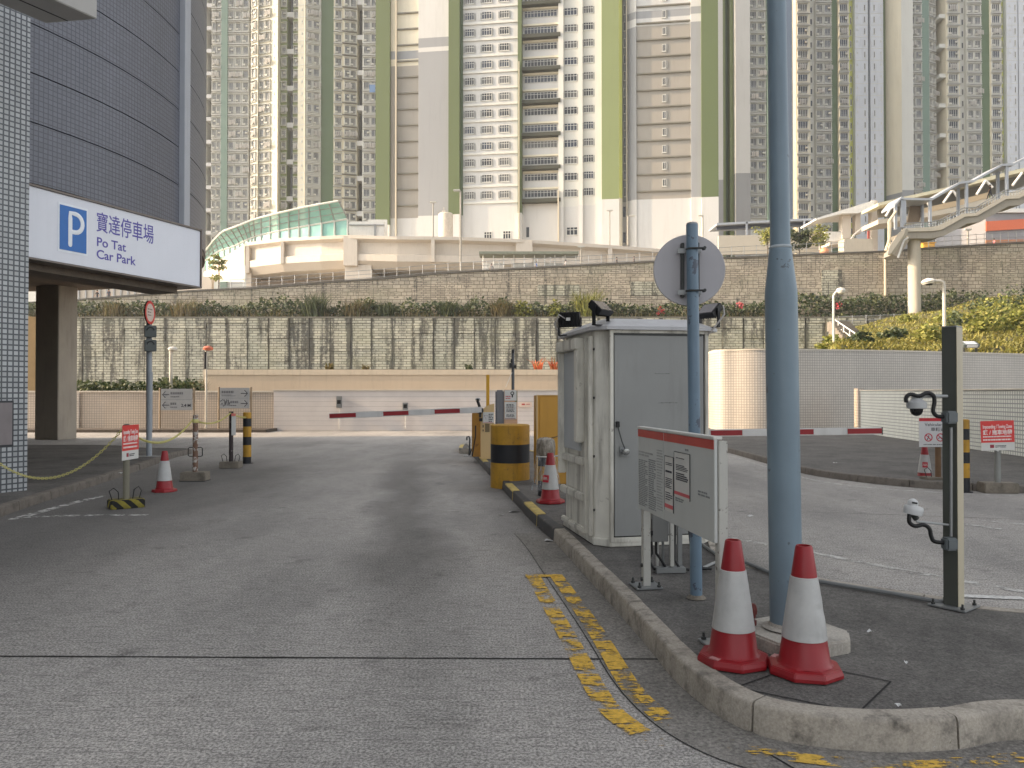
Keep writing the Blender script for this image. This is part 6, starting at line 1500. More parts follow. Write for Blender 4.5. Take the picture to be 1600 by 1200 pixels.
yk = thing('yellow_skip', 'yellow-orange crate on the upper road right of the flyover column', 'crate', P(1449,385,99)); c = P(1449,385,99)
m = MB(); m.box(c.x-.75,c.x+.75,98.6,99.6,c.z-.9,c.z+.35); m.build('crate_body', flat('yellow crate', S(222,170,70)), yk, bevel=.03); m = MB(); m.box(c.x-.85,c.x+.85,98.5,99.7,c.z+.36,c.z+.46); m.build('lid', flat('yellow crate', S(222,170,70)), yk, bevel=.02)

# ================================================================== TOWERS
TW = dict(
 white=paint('tower white', S(196,196,193), .7, .05, .16, .12, streak=1.0), cream=paint('tower cream', S(214,207,186), .7, .05, .18, .12, streak=1.0),
 grey=paint('tower grey', S(146,148,150), .7, .05, .14, .12, streak=1.0), beige=paint('tower grey beige', S(152,147,138), .7, .05, .14, .12, streak=1.0),
 lgrey=paint('tower light grey', S(204,204,197), .7, .05, .14, .12, streak=1.0), green=paint('tower light green', S(126,137,92), .7, .05, .12, .12, streak=1.0),
 olive=paint('tower olive green', S(88,101,64), .7, .05, .12, .12, streak=1.0), dgreen=paint('tower deep green', S(92,112,84), .7, .05, .12, .12, streak=1.0),
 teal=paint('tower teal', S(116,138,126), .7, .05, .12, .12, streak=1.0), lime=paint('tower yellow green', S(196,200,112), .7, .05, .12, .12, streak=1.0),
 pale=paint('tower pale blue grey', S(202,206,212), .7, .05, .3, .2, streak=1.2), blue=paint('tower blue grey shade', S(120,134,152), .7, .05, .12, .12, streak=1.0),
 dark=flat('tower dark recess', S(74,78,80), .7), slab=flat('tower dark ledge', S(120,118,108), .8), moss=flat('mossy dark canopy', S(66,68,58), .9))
GLASS = [flat('dark window glass', S(34,38,43), .12), flat('curtained window glass', S(92,92,90), .2), flat('blue window glass', S(52,60,74), .12)]
FRM = flat('window frame paint', S(206,206,200), .5); FRMG = flat('window side panel', S(126,128,126), .6)
ACM = flat('air conditioner casing', S(196,194,184), .5); CLO = [flat('hanging dark clothes', S(84,80,84), .9), flat('hanging pale clothes', S(176,172,166), .9), flat('hanging blue clothes', S(110,140,180), .9)]
WCACHE = {}
def win_mesh(kind, w, h, var):
    key = (kind, round(w,2), round(h,2), var)
    if key in WCACHE: return WCACHE[key]
    r = random.Random(hash((kind, var)) % 999 if False else var*7+len(kind)); m = MB()
    # slots 0 frame 1 glass 2 wall 3 ac 4 clothes
    m.box(-w/2,w/2,-.03,0,0,h,1); t = .07
    m.box(-w/2,w/2,-.09,-.03,h-t,h,0); m.box(-w/2,w/2,-.09,-.03,0,t,0)
    for x in (-w/2,w/2-t): m.box(x,x+t,-.09,-.03,t,h-t,0)
    n = {'office':3,'strip':9,'flat':3,'small':1,'slit':0}[kind]
    for k in range(n):
        x = -w/2+w*(k+1)/(n+1); m.box(x-.035,x+.035,-.085,-.03,t,h-t,0)
    if kind in ('office','strip'):
        m.box(-w/2,w/2,-.083,-.03,h*.66,h*.66+.06,0)
    if kind == 'office':
        for s_ in (-1,1): m.box(s_*w/2-(.20 if s_ < 0 else 0), s_*w/2+(.20 if s_ > 0 else 0), -.12, 0, 0, h*.86, 5)
        m.box(-w/2-.2,w/2+.2,-.13,0,-.10,-.03,2)
    if kind == 'flat':
        m.box(-w/2-.2,w/2+.2,-.34,0,-.28,-.18,2); m.box(-w/2-.25,w/2+.25,-.42,0,h+.14,h+.24,2)
        m.box(-w/2-.14,-w/2-.02,-.3,0,-.16,h+.12,2); m.box(w/2+.02,w/2+.14,-.3,0,-.16,h+.12,2)
        if var % 3 != 2: m.box(-w/2-.05,-w/2+.6,-.48,-.1,.0,.42,3)
        if var == 2: m.box(w/2-.6,w/2-.05,-.45,-.1,.8,1.2,3)
        if var == 1:
            for k in range(4): x = -w/2+.2+k*.42; m.box(x,x+.3,-.75-.02*k,-.70-.02*k,r.uniform(-.1,.2),h*.62,4)
            m.box(-w/2-.1,w/2+.2,-.74,-.70,h*.62,h*.66,0)
        m.box(-w/2-.2,w/2+.2,-.5,-.47,-.02,.02,0); m.box(-w/2-.2,w/2+.2,-.5,-.47,.28,.31,0)
    if kind == 'small' : m.box(w/2+.05,w/2+.3,-.1,0,0,h,5); m.box(-w/2-.1,w/2+.1,-.14,0,-.10,-.02,2)
    if kind == 'slit': m.box(-w/2-.06,w/2+.06,-.12,0,-.1,0,2)
    me = bpy.data.meshes.new('window'); me.from_pydata(m.v, [], m.f)
    for q in (FRM, GLASS[var % 3], TW['lgrey'], ACM, CLO[var % 3], FRMG): me.materials.append(q)
    me.polygons.foreach_set('material_index', m.m); me.update()
    WCACHE[key] = me; return me
def tower(label, Y0, uref, ang, bays, z0, z1, fh, zfloor, zvis=None):
    """bays: dicts u0,u1,d(depth towards the camera),col or bands,win=[(u,w,h,kind,dz)],ledge=(mat,thick,proud),skip"""
    X0 = XU(uref,Y0); t = thing('apartment_tower', label, 'tower block', (X0,Y0,z0), ang)
    M = Matrix.Translation((X0,Y0,0)) @ Matrix.Rotation(ang,4,'Z'); ca, sa = math.cos(ang), math.sin(ang)
    def lx(u): a = (u-800)/F; return (a*Y0-X0)/(ca-a*sa)
    wins = []; rr = random.Random(int(uref))
    nf = int((z1-zfloor)/fh)
    for b in bays:
        x0, x1, d0 = lx(b['u0']), lx(b['u1']), b.get('d',0.0); d1 = b.get('d1', d0)
        bands = b.get('bands') or [(z0, z1, b['col'])]
        mats = []; m = MB(M)
        for (za, zb, c) in bands:
            mt = TW[c]
            if mt not in mats: mats.append(mt)
            i = mats.index(mt)
            m.prism([(x0,-d0),(x1,-d1),(x1,9),(x0,9)], max(za,z0), min(zb,z1), i)
        led = b.get('ledge')
        if led:
            mt = TW[led[0]]
            if mt not in mats: mats.append(mt)
            i = mats.index(mt); 
            for k in range(nf):
                if led[3:] and k % led[3]: continue
                z = zfloor+k*fh+led[4] if len(led) > 4 else zfloor+k*fh
                if z < b.get('lz', z0): continue
                m.prism([(x0+.04,-d0-led[2]),(x1-.04,-d1-led[2]),(x1-.04,-d1+.05),(x0+.04,-d0+.05)], z-led[1], z, i)
        m.build(b.get('name','wall_bay'), mats, t)
        for (u, w, h, kind, dz) in b.get('win', []):
            for k in range(nf):
                z = zfloor+k*fh+dz
                if z < b.get('wz', z0): continue
                f_ = (lx(u)-x0)/(x1-x0); y = -(d0+(d1-d0)*f_)
                wins.append((lx(u), y, z, kind, px(w,Y0), h, math.atan2(-(d1-d0), x1-x0)))
    zm = zvis or ZV(-20, Y0)
    vis = [w for w in wins if w[2] < zm]; rest = [w for w in wins if w[2] >= zm]
    vis.sort(key=lambda w: -(w[4]*w[5])*1000 + w[2])
    single, more = vis[:100], vis[100:]+rest
    for (x,y,z,kind,w,h,a) in single:
        o = bpy.data.objects.new('window', win_mesh(kind,w,h,rr.randrange(6))); COL.objects.link(o); o.parent = t; o.location = (x,y,z-z0); o.rotation_euler = (0,0,a)
    if more:
        V = []; Fc = []; MI = []; 
        for (x,y,z,kind,w,h,a) in more:
            me = win_mesh(kind,w,h,rr.choice([0,3,1,4,2,5])); R = Matrix.Translation((x,y,z-z0)) @ Matrix.Rotation(a,4,'Z'); n0 = len(V)
            V += [R @ v.co for v in me.vertices]; mo = (me.materials[1], me.materials[4])
            for p in me.polygons:
                Fc.append([n0+i for i in p.vertices]); mi = p.material_index
                MI.append(mi if mi not in (1,4) else (6+GLASS.index(mo[0]) if mi == 1 else 9+CLO.index(mo[1])))
        me = bpy.data.meshes.new('windows'); me.from_pydata(V, [], Fc)
        for q in [FRM, GLASS[0], TW['lgrey'], ACM, CLO[0], FRMG]+GLASS+CLO: me.materials.append(q)
        me.polygons.foreach_set('material_index', MI); me.update()
        o = bpy.data.objects.new('windows', me); COL.objects.link(o); o.parent = t; tag(o, kind='stuff')
    def extra(name, mat, fn):
        m = MB(M); fn(m, lx); return m.build(name, mat, t)
    return t, M, lx, extra
# ---- central tower ----
YC, FH = 135.0, 25.9*135/1200
zw = ZV(333, YC); zr = lambda v: ZV(v, YC)
zf0 = zr(313)             # a floor line of the white window bay
B = lambda c1: [(0, zw, 'white'), (zw, zr(73), c1), (zr(73), zr(66), 'white'), (zr(66), zr(51), 'grey'), (zr(51), 200, 'white')]
Bc = [(0, zr(334), 'white'), (zr(334), zr(90), 'beige'), (zr(90), zr(79), 'cream'), (zr(79), zr(66), 'grey'), (zr(66), 200, 'cream')]
Bp = [(0, zr(318), 'white'), (zr(318), zr(53), 'beige'), (zr(53), zr(41), 'white'), (zr(41), zr(30), 'grey'), (zr(30), 200, 'white')]
Bq = [(0, zr(318), 'white'), (zr(318), zr(53), 'grey'), (zr(53), zr(41), 'white'), (zr(41), zr(30), 'grey'), (zr(30), 200, 'white')]
cen = [dict(u0=588,u1=610,d=.8,bands=[(0,zr(345),'lgrey'),(zr(345),200,'olive')],name='green_column'),
 dict(u0=610,u1=619,d=.2,bands=Bc), dict(u0=619,u1=655,d=0,bands=Bc,ledge=('slab',.22,.30),lz=zr(333)),
 dict(u0=655,u1=703,d=.9,bands=B('grey')),
 dict(u0=703,u1=720,d=1.4,bands=[(0,zw,'white'),(zw,200,'olive')],name='green_column'), dict(u0=720,u1=724,d=.3,bands=[(0,zw,'white'),(zw,200,'dgreen')],name='green_column'),
 dict(u0=724,u1=810,d=.4,col='white',ledge=('lgrey',.35,.22),lz=zr(322),win=[(734,15,1.35,'office',.55),(761,16,1.35,'office',.55),(788.5,15,1.35,'office',.55)],wz=zr(326)),
 dict(u0=810,u1=816,d=.9,bands=[(0,zw,'white'),(zw,200,'olive')],name='green_column'),
 dict(u0=816,u1=873,d=-.6,bands=[(0,zr(326),'white'),(zr(326),200,'white')],win=[(844.5,52,1.25,'strip',.70)],wz=zr(322)),
 dict(u0=873,u1=881,d=.5,bands=[(0,zr(326),'white'),(zr(326),200,'lgrey')]), dict(u0=881,u1=904,d=-.1,bands=[(0,zr(324),'white'),(zr(324),200,'lgrey')],win=[(892,20,1.35,'office',.45)],wz=zr(324)),
 dict(u0=904,u1=911,d=.5,bands=[(0,zr(323),'white'),(zr(323),200,'lgrey')]), dict(u0=911,u1=930,d=-.1,bands=[(0,zr(323),'white'),(zr(323),200,'lgrey')],win=[(920,15,1.35,'office',.6)],wz=zr(324)),
 dict(u0=930,u1=941,d=.5,bands=[(0,zr(322),'white'),(zr(322),200,'lgrey')]),
 dict(u0=941,u1=968,d=1.5,bands=[(0,zr(318),'white'),(zr(318),200,'green')],name='green_column'), dict(u0=968,u1=973,d=1.5,d1=.4,bands=[(0,zr(316),'cream'),(zr(316),200,'lime')],name='green_column'),  # brightness of the column's right-facing edge is put into a lighter painted strip
 dict(u0=973,u1=981,d=-1.0,bands=[(0,zr(318),'white'),(zr(318),200,'grey')],win=[(977,3.4,1.6,'slit',.4)],wz=zr(395)),
 dict(u0=981,u1=995,d=-.4,d1=.6,bands=Bq),
 dict(u0=995,u1=1080,d=.4,bands=Bp,ledge=('slab',.22,.30,1,.9),lz=zr(317),win=[(1038.5,5.5,1.25,'small',1.6)],wz=zr(310)),
 dict(u0=1080,u1=1096,d=.9,bands=Bq), dict(u0=1096,u1=1122,d=1.5,bands=[(0,zr(320),'white'),(zr(320),200,'olive')],name='green_column')]
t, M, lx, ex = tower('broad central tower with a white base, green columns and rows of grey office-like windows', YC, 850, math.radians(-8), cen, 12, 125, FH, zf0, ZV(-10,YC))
def fit(m, lx):
    for k in range(-1, 30):
        z = zf0+k*FH
        if z < zr(330): continue
        if k % 2 == 0: m.box(lx(815.5), lx(876.5), -.75, .7, z-.42, z+.20)
ex('balcony_canopy', TW['moss'], fit)
def fit(m, lx):
    for k in range(0, 30):
        z = zf0+k*FH; m.box(lx(816.5), lx(872.5), .25, .65, z+2.08, z+2.4)
ex('balcony_lintel', TW['cream'], fit)
ex('drain_pipe', flat('cream drain pipe', S(206,200,184)), lambda m, lx: (m.box(lx(618.6), lx(620.4), -.75, -.35, 12, 120), m.box(lx(811.5), lx(813), -1.3, -.95, 12, 60), m.box(lx(872), lx(874), -.9,-.55, 12, zr(300)), m.box(lx(979.4),lx(980.6),-.5,.6,12,120)))
basewins = ((763,366,12,11),(792.5,366,12,12),(824,361,4.5,16),(894,362,17,12),(976,333,4,16),(976,373,4,16))
def basewin(m, lx):
    for (u, v, w, h) in (BW,):
        x = lx(u); zz = zr(v+h/2); W_, H_ = px(w,YC), px(h,YC); d = -.62 if u < 815 else (-.02 if u < 880 else -.12)
        d = {763:-.42,792.5:-.42,824:.58,894:.08,976:.98}[u]
        m.box(x-W_/2,x+W_/2,d-.02,d,zz,zz+H_)
for BW in basewins: ex('base_window', GLASS[0], basewin)
def basefr(m, lx):
    for (u, v, w, h) in (BW,):
        x = lx(u); zz = zr(v+h/2); W_, H_ = px(w,YC), px(h,YC); d = {763:-.46,792.5:-.46,894:.04}[u]
        for k in range(4): q = x-W_/2+W_*k/3; m.box(q-.05,q+.05,d-.03,d+.03,zz,zz+H_)
        m.box(x-W_/2-.1,x+W_/2+.1,d-.10,d+.04,zz-.12,zz); m.box(x-W_/2,x+W_/2,d-.03,d+.03,zz+H_*.62,zz+H_*.68); m.box(x-W_/2-.05,x+W_/2+.05,d-.03,d+.03,zz+H_-.05,zz+H_+.05)
for BW in (basewins[0], basewins[1], basewins[3]): ex('base_window_frame', FRM, basefr)
# ---- slim block right of it ----
YR1 = 178.0; fr = 18.2*YR1/1200; zb_ = ZV(340,YR1); z2 = lambda v: ZV(v,YR1)
nb_ = [dict(u0=1116,u1=1130,d=.6,bands=[(0,z2(282),'grey'),(z2(282),200,'white')]), dict(u0=1130,u1=1136,d=-.6,col='green',name='green_column'), dict(u0=1136,u1=1143,d=-2.5,col='dgreen',name='green_column'), dict(u0=1143,u1=1149,d=-.6,col='green',name='green_column'),
 dict(u0=1149,u1=1172,d=.8,bands=[(0,z2(272),'grey'),(z2(272),220,'white')]),
 dict(u0=1172,u1=1199,d=0,col='lgrey',ledge=('white',.16,.5),win=[(1178.5,9.5,1.75,'flat',.5),(1191.5,10,1.75,'flat',.5)]),
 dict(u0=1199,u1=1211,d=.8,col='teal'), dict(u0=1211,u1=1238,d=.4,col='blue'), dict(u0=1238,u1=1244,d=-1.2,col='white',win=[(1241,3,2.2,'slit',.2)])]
tower('slim white and green block between the central tower and the big lamp post', YR1, 1180, 0, nb_, 12, 132, fr, zb_)
# ---- right towers ----
YR2 = 190.0; f2 = 18.4*YR2/1200; zb2 = ZV(352+36.8,YR2); z3 = lambda v: ZV(v,YR2)
r1 = [dict(u0=1244,u1=1266,d=.9,col='cream',ledge=('white',.16,.55),win=[(1254,15,1.8,'flat',.5)]), dict(u0=1266,u1=1275,d=-.3,col='lgrey',win=[(1270.5,3.6,1.5,'slit',.6)]),
 dict(u0=1275,u1=1300,d=.6,col='lgrey',ledge=('white',.16,.5),win=[(1281,9,1.8,'flat',.4),(1294,9,1.8,'flat',.4)]), dict(u0=1300,u1=1310,d=.2,col='dgreen',name='green_column'),
 dict(u0=1310,u1=1327,d=.9,col='cream',ledge=('white',.16,.55),win=[(1318,12,1.8,'flat',.5)]), dict(u0=1327,u1=1336,d=.6,d1=-.4,col='lime',win=[(1331.5,3.6,1.5,'slit',.7)]),
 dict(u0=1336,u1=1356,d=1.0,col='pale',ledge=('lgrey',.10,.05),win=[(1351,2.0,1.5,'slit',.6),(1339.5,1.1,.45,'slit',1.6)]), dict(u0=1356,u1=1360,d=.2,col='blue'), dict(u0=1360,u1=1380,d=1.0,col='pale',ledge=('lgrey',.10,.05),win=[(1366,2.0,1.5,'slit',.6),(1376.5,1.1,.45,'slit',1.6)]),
 dict(u0=1380,u1=1387,d=-.2,col='olive',name='green_column')]
t, M, lx, ex = tower('right-hand tower with cream window bays, a green stripe and a pale tiled corner', YR2, 1310, 0, r1, 12, 136, f2, zb2)
def pj(m, lx):
    m.box(lx(1356.7), lx(1357.9), -.6, 0, 12, 134)
ex('drain_pipe', TW['slab'], pj)
r2 = [dict(u0=1387,u1=1402,d=-1.4,d1=3.0,bands=[(0,z3(305),'grey'),(z3(305),200,'cream')]), dict(u0=1402,u1=1420,d=3.0,bands=[(0,z3(302),'grey'),(z3(302),200,'lgrey')]),
 dict(u0=1420,u1=1441,d=.6,col='lgrey',ledge=('white',.16,.5),win=[(1425.5,8,1.8,'flat',.4),(1436,8,1.8,'flat',.4)]), dict(u0=1441,u1=1452,d=.9,col='teal'), dict(u0=1452,u1=1469,d=.2,d1=-1.2,col='lgrey',ledge=('white',.16,.5),win=[(1457,7,1.8,'flat',.4),(1464.5,6,1.8,'flat',.4)]),
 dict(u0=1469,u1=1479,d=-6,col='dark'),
 dict(u0=1479,u1=1500,d=.9,col='cream',ledge=('white',.16,.55),win=[(1489,14,1.8,'flat',.5)]), dict(u0=1500,u1=1512,d=-.5,col='lgrey',win=[(1503.5,3,1.5,'slit',.6),(1509,3,1.5,'slit',.6)]),
 dict(u0=1512,u1=1535,d=.4,col='lgrey',ledge=('white',.16,.5),win=[(1518,8.5,1.8,'flat',.4),(1529.5,8.5,1.8,'flat',.4)]), dict(u0=1535,u1=1548,d=.4,col='dgreen',name='green_column'),
 dict(u0=1548,u1=1565,d=.9,col='cream',ledge=('white',.16,.55),win=[(1556,12,1.8,'flat',.5)]), dict(u0=1565,u1=1573,d=.6,d1=-.4,col='lime',win=[(1569,3.6,1.5,'slit',.7)]),
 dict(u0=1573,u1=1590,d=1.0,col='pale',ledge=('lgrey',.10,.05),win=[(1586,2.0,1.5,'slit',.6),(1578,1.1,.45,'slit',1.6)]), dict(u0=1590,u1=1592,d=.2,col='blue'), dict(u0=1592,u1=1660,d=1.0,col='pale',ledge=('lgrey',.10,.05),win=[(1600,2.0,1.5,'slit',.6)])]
t, M, lx, ex = tower('rightmost tower with a broad blank wall and link slabs between its bays', YR2, 1480, 0, r2, 12, 136, f2, zb2)
for k in range(9): ex('link_slab', TW['lgrey'], lambda m, lx: m.box(lx(1469.2), lx(1478.8), -.6, 5, ZV(352-46.5*k,YR2)-.5, ZV(352-46.5*k,YR2)+.45))
# ---- left towers ----
YT = 190.0; f3 = 18.7*YT/1200; z4 = lambda v: ZV(v,YT); zb4 = z4(385)
l1 = [dict(u0=300,u1=321,d=.5,col='lgrey'), dict(u0=321,u1=330,d=-3,col='grey'), dict(u0=330,u1=345,d=.4,col='lgrey',ledge=('white',.16,.5),win=[(334,6,1.8,'flat',.4),(341,6,1.8,'flat',.4)]), dict(u0=345,u1=355,d=.8,col='teal',name='green_column'),
 dict(u0=355,u1=388,d=.2,col='lgrey',ledge=('white',.16,.5),win=[(360,7,1.8,'flat',.4),(371,7.5,1.8,'flat',.4),(382.5,7.5,1.8,'flat',.4)])]
t, M, lx, ex = tower('pale hazy tower nearest the car park with a teal stripe and small window bays', YT, 350, 0, l1, 12, 140, f3, zb4)
for k in range(12): ex('link_slab', TW['white'], lambda m, lx: m.box(lx(318), lx(330), -.8, 4, z4(400-35.4*k)-.45, z4(400-35.4*k)+.45))
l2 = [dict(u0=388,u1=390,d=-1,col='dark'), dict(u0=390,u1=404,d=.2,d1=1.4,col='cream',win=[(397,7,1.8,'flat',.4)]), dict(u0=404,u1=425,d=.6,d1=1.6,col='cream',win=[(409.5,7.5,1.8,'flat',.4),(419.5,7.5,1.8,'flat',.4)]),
 dict(u0=425,u1=437,d=1.6,d1=2.6,col='cream',ledge=('lgrey',.12,.05),win=[(430.5,1.2,.5,'slit',1.5)]), dict(u0=437,u1=448,d=.3,d1=.5,col='green',win=[(443,6.5,1.6,'flat',.5)]), dict(u0=448,u1=457,d=-2.5,col='grey'),
 dict(u0=457,u1=467,d=.3,d1=.5,col='green',win=[(462,6.5,1.6,'flat',.5)]), dict(u0=467,u1=479,d=1.8,d1=2.3,col='cream',ledge=('lgrey',.12,.05),win=[(474,1.2,.5,'slit',1.5)]),
 dict(u0=479,u1=501,d=2.0,d1=.8,col='lgrey',ledge=('lgrey',.18,.3),win=[(485,6,1.8,'flat',.4),(494.5,8,1.8,'flat',.4)]), dict(u0=501,u1=521,d=.4,d1=.0,col='dgreen',name='green_column'),
 dict(u0=521,u1=535,d=.8,d1=.3,col='cream',ledge=('white',.16,.5),win=[(528,9,1.8,'flat',.4)]), dict(u0=535,u1=557,d=.9,d1=.0,col='cream',ledge=('slab',.2,.5),win=[(542,7,1.8,'flat',.4),(551,8,1.8,'flat',.4)]),
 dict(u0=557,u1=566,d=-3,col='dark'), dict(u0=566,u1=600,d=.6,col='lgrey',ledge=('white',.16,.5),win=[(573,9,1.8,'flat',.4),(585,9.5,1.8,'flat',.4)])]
t, M, lx, ex = tower('tall cream and green tower with a sunlit left flank, left of the central tower', YT, 480, 0, l2, 12, 140, f3, zb4)
for k in range(8):
    ex('link_slab', TW['white'], lambda m, lx: m.box(lx(447.5), lx(457.5), -.5, 4, z4(368-57.4*k)-.7, z4(368-57.4*k)+.5))
    ex('link_slab', TW['white'], lambda m, lx: m.box(lx(557), lx(566), -.2, 4, z4(334-55*k)-.6, z4(334-55*k)+.6))
ex('lift_glass', flat('grey glazed strip', S(120,126,132), .2), lambda m, lx: m.box(lx(450), lx(455), 2.3, 2.49, 12, 138))
ex('hung_cloth', CLO[2], lambda m, lx: m.box(lx(578), lx(587), -1.5, -1.46, z4(148), z4(136)))
# blocks further behind that close the gaps between towers
bk = thing('apartment_tower', 'plain pale block far behind, filling the gaps between the other towers', 'tower block', (0,230,12))
m = MB(); m.box(-160,260,230,240,12,190); m.build('wall_bay', TW['lgrey'], bk)
# fillers that stand beside the car park out of frame are not needed

# ================================================================== COVERED WALKWAY, FLYOVER STAIR, ORANGE BUILDING
STL = paint('pale steel paint', S(158,164,172), .5, .05, .12); FLYC = paint('fly-over concrete', S(186,178,162), .8, .08, .25, .4)
cw_ = thing('covered_walkway', 'long covered walkway with a flat pale roof on slim posts behind the lamp post', 'walkway', P(1200,360,120))
def ribbon(m, top, bot, Yf, d):
    """solid strip between two pixel polylines at the depth Yf(u), d metres deep"""
    n = len(top); A = [P(u,v,Yf(u)) for u,v in top]; B_ = [P(u,v,Yf(u)) for u,v in bot]
    for i in range(n-1):
        a,b,c,e = A[i],A[i+1],B_[i+1],B_[i]; s = lambda p: (p.x*(p.y+d)/p.y, p.y+d, p.z)
        s = lambda p: (p.x, p.y+d, p.z)
        m.poly([e,c,b,a]); m.poly([a,b,s(b),s(a)]); m.poly([c,e,s(e),s(c)]); m.poly([s(a),s(b),s(c),s(e)])
    for a, e, fl in ((A[0],B_[0],0),(A[-1],B_[-1],1)):
        q = [a, e, (e.x,e.y+d,e.z), (a.x,a.y+d,a.z)]; m.poly(q if not fl else q[::-1])
y120 = lambda u: 120.0
m = MB(); ribbon(m, [(1120,348.5),(1210,343.5),(1250,341.5),(1278,341)], [(1120,352),(1210,347),(1250,345),(1278,344)], y120, 5); m.build('roof', STL, cw_)
m = MB(); ribbon(m, [(1120,353),(1210,348),(1278,345)], [(1120,359),(1210,354),(1278,351)], lambda u: 121.0, .3); m.build('fascia_panel', flat('dark blue fascia', S(66,72,86), .6), cw_)
for u in (1167,1210,1257,1277): 
    m = MB(); a, b = P(u,345,120), P(u,372,120); m.box(a.x-.13,a.x+.13,120,120.26,b.z,a.z); m.build('post', STL, cw_)
bw = thing('beige_parapet', 'plain beige parapet wall below the covered walkway', 'wall', P(1190,380,119))
m = MB(); ribbon(m, [(1123,368),(1210,367),(1255,364),(1300,361)], [(1123,398),(1210,396),(1255,394),(1300,394)], lambda u: 119.0, .5); m.build('wall_body', paint('beige parapet render', S(188,180,164), .8, .05, .12, .4), bw)
# entrance hall roof with angular eave
er = thing('entrance_canopy', 'angular pale canopy roof with thick pillars at the foot of the footbridge', 'canopy', P(1330,345,112))
y112 = lambda u: 112.0
m = MB(); ribbon(m, [(1275,341),(1315,328.5),(1362,314),(1366,313)], [(1275,344),(1316,333.5),(1342,333),(1366,322)], y112, 6); m.build('roof', WHITE, er)
for (u0,u1,v0,v1,n) in ((1316,1330,333,373,'pillar'),(1337,1345,332,365,'pillar'),(1362,1372,313,398,'pillar')):
    m = MB(); a, b = P(u0,v0,113), P(u1,v1,113); m.box(a.x,b.x,113,114.2,b.z,a.z); m.build(n, PODP, er, bevel=.05)
m = MB(); a, b = P(1290,362,113.5), P(1320,377,113.5); m.box(a.x,b.x,113.4,114,b.z,a.z); m.build('balustrade', WHITE, er)
m = MB(); ribbon(m, [(1296,378),(1318,374),(1340,372)], [(1296,383),(1318,380),(1340,378)], lambda u: 113.0, 4); m.build('landing_slab', PODP, er)
m = MB(); a, b = P(1319,373,109), P(1364,397,109); m.box(a.x,b.x,109,111,b.z-.5,a.z); m.build('concrete_block', FLYC, er, bevel=.03)
m = MB()
for q in range(2):
    m.tube([P(1328+q*4,376-q*3,111.8),P(1334+q*4,366-q*3,111.8),P(1352,355-q*3,111.8)], .07, 5)
m.build('handrail', PAPER, er)
m = MB(); a, b = P(1355,358,111.7), P(1358.5,373,111.7); m.box(a.x,b.x,111.6,111.7,b.z,a.z); m.build('red_banner', flat('pink red banner', S(206,110,100)), er)
# footbridge with truss behind the stair
fb = thing('footbridge', 'long covered footbridge with white diagonal braces climbing to the right behind the stair', 'footbridge', P(1480,320,104))
yfb = lambda u: 106.0
m = MB(); ribbon(m, [(1372,317),(1410,308),(1500,288),(1600,262),(1640,252)], [(1372,322),(1410,313),(1500,293),(1600,268),(1640,258)], yfb, 5); m.build('roof', paint('sunlit cream roof edge', S(206,200,172), .6, .06, .15), fb)
m = MB(); ribbon(m, [(1372,343),(1440,334),(1500,322),(1560,305),(1640,284)], [(1372,350),(1440,341),(1500,330),(1560,313),(1640,292)], yfb, 5); m.build('floor_beam', FLYC, fb)
m = MB(); ribbon(m, [(1440,326),(1500,312),(1545,300)], [(1440,334),(1500,321),(1545,309)], lambda u: 107, .2); m.build('parapet_panel', paint('warm parapet panel', S(206,184,150), .7, .05, .1), fb)
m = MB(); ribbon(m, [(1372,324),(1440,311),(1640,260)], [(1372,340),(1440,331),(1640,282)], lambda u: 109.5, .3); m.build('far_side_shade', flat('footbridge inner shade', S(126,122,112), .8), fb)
for (a, b) in (((1384,338),(1394,321)),((1447,312),(1454,324)),((1474,317),(1488,297)),((1488,297),(1499,311)),((1526,304),(1540,282)),((1540,282),(1551,293)),((1582,290),(1597,270))):
    m = MB(); m.tube([P(a[0],a[1],105.7),P(b[0],b[1],105.7)], .17, 6); m.build('brace', WHITE, fb)
# stair flyover in front
fs = thing('flyover_stair', 'concrete flyover stair on a round column, with a steel roof, climbing to the right', 'stairway', P(1430,495,88))
y86 = lambda u: 88.0
cpx = P(1429,495,89.5); m = MB(Matrix.Translation((cpx.x,cpx.y,0))); rc = px(9.3,89.5); m.lathe([(rc,2),(rc,ZV(377,89.5)),(rc*1.15,ZV(372,89.5))],(0,0,0),32); m.build('column', FLYC, fs, smooth=True)
m = MB(); ribbon(m, [(1411,357),(1456,354.5),(1468,352),(1505,333.5),(1524,333),(1570,306),(1590,305),(1640,280)], [(1411,362),(1456,361),(1471,359),(1508,338.5),(1527,337),(1572,311),(1592,310),(1640,286)], y86, .4); m.build('parapet', FLYC, fs)
m = MB(); ribbon(m, [(1413,362),(1456,361),(1471,359),(1508,338.5),(1527,337),(1572,311),(1592,310),(1640,286)], [(1420,372.5),(1456,372.5),(1476,368),(1512,349),(1531,347),(1576,322),(1595,320),(1640,298)], lambda u: 88.2, 3.4); m.build('stair_deck', paint('grey deck concrete', S(150,144,132), .8, .08, .25, .4), fs)
m = MB(); a = [(1405,363),(1415,357),(1413,366),(1392,396),(1387,398),(1390,385)]
A = [P(u,v,87.2) for u,v in a]; m.poly(A); Bq_ = [Vector((p.x+.6,p.y+.5,p.z)) for p in A]; m.poly(Bq_[::-1])
for i in range(6): m.poly([A[i],Bq_[i],Bq_[(i+1)%6],A[(i+1)%6]])
m.build('lower_parapet', FLYC, fs, fixn=True)
m = MB(); ribbon(m, [(1413,366),(1423,372)], [(1395,398),(1404,402)], lambda u: 88.5, 2.4); m.build('lower_flight', paint('grey deck concrete', S(150,144,132)), fs)
m = MB(); m.tube([P(1419,371,87.6),P(1412,376,87.6),P(1403,403,87.6)], .12, 6); m.build('white_edge', WHITE, fs)
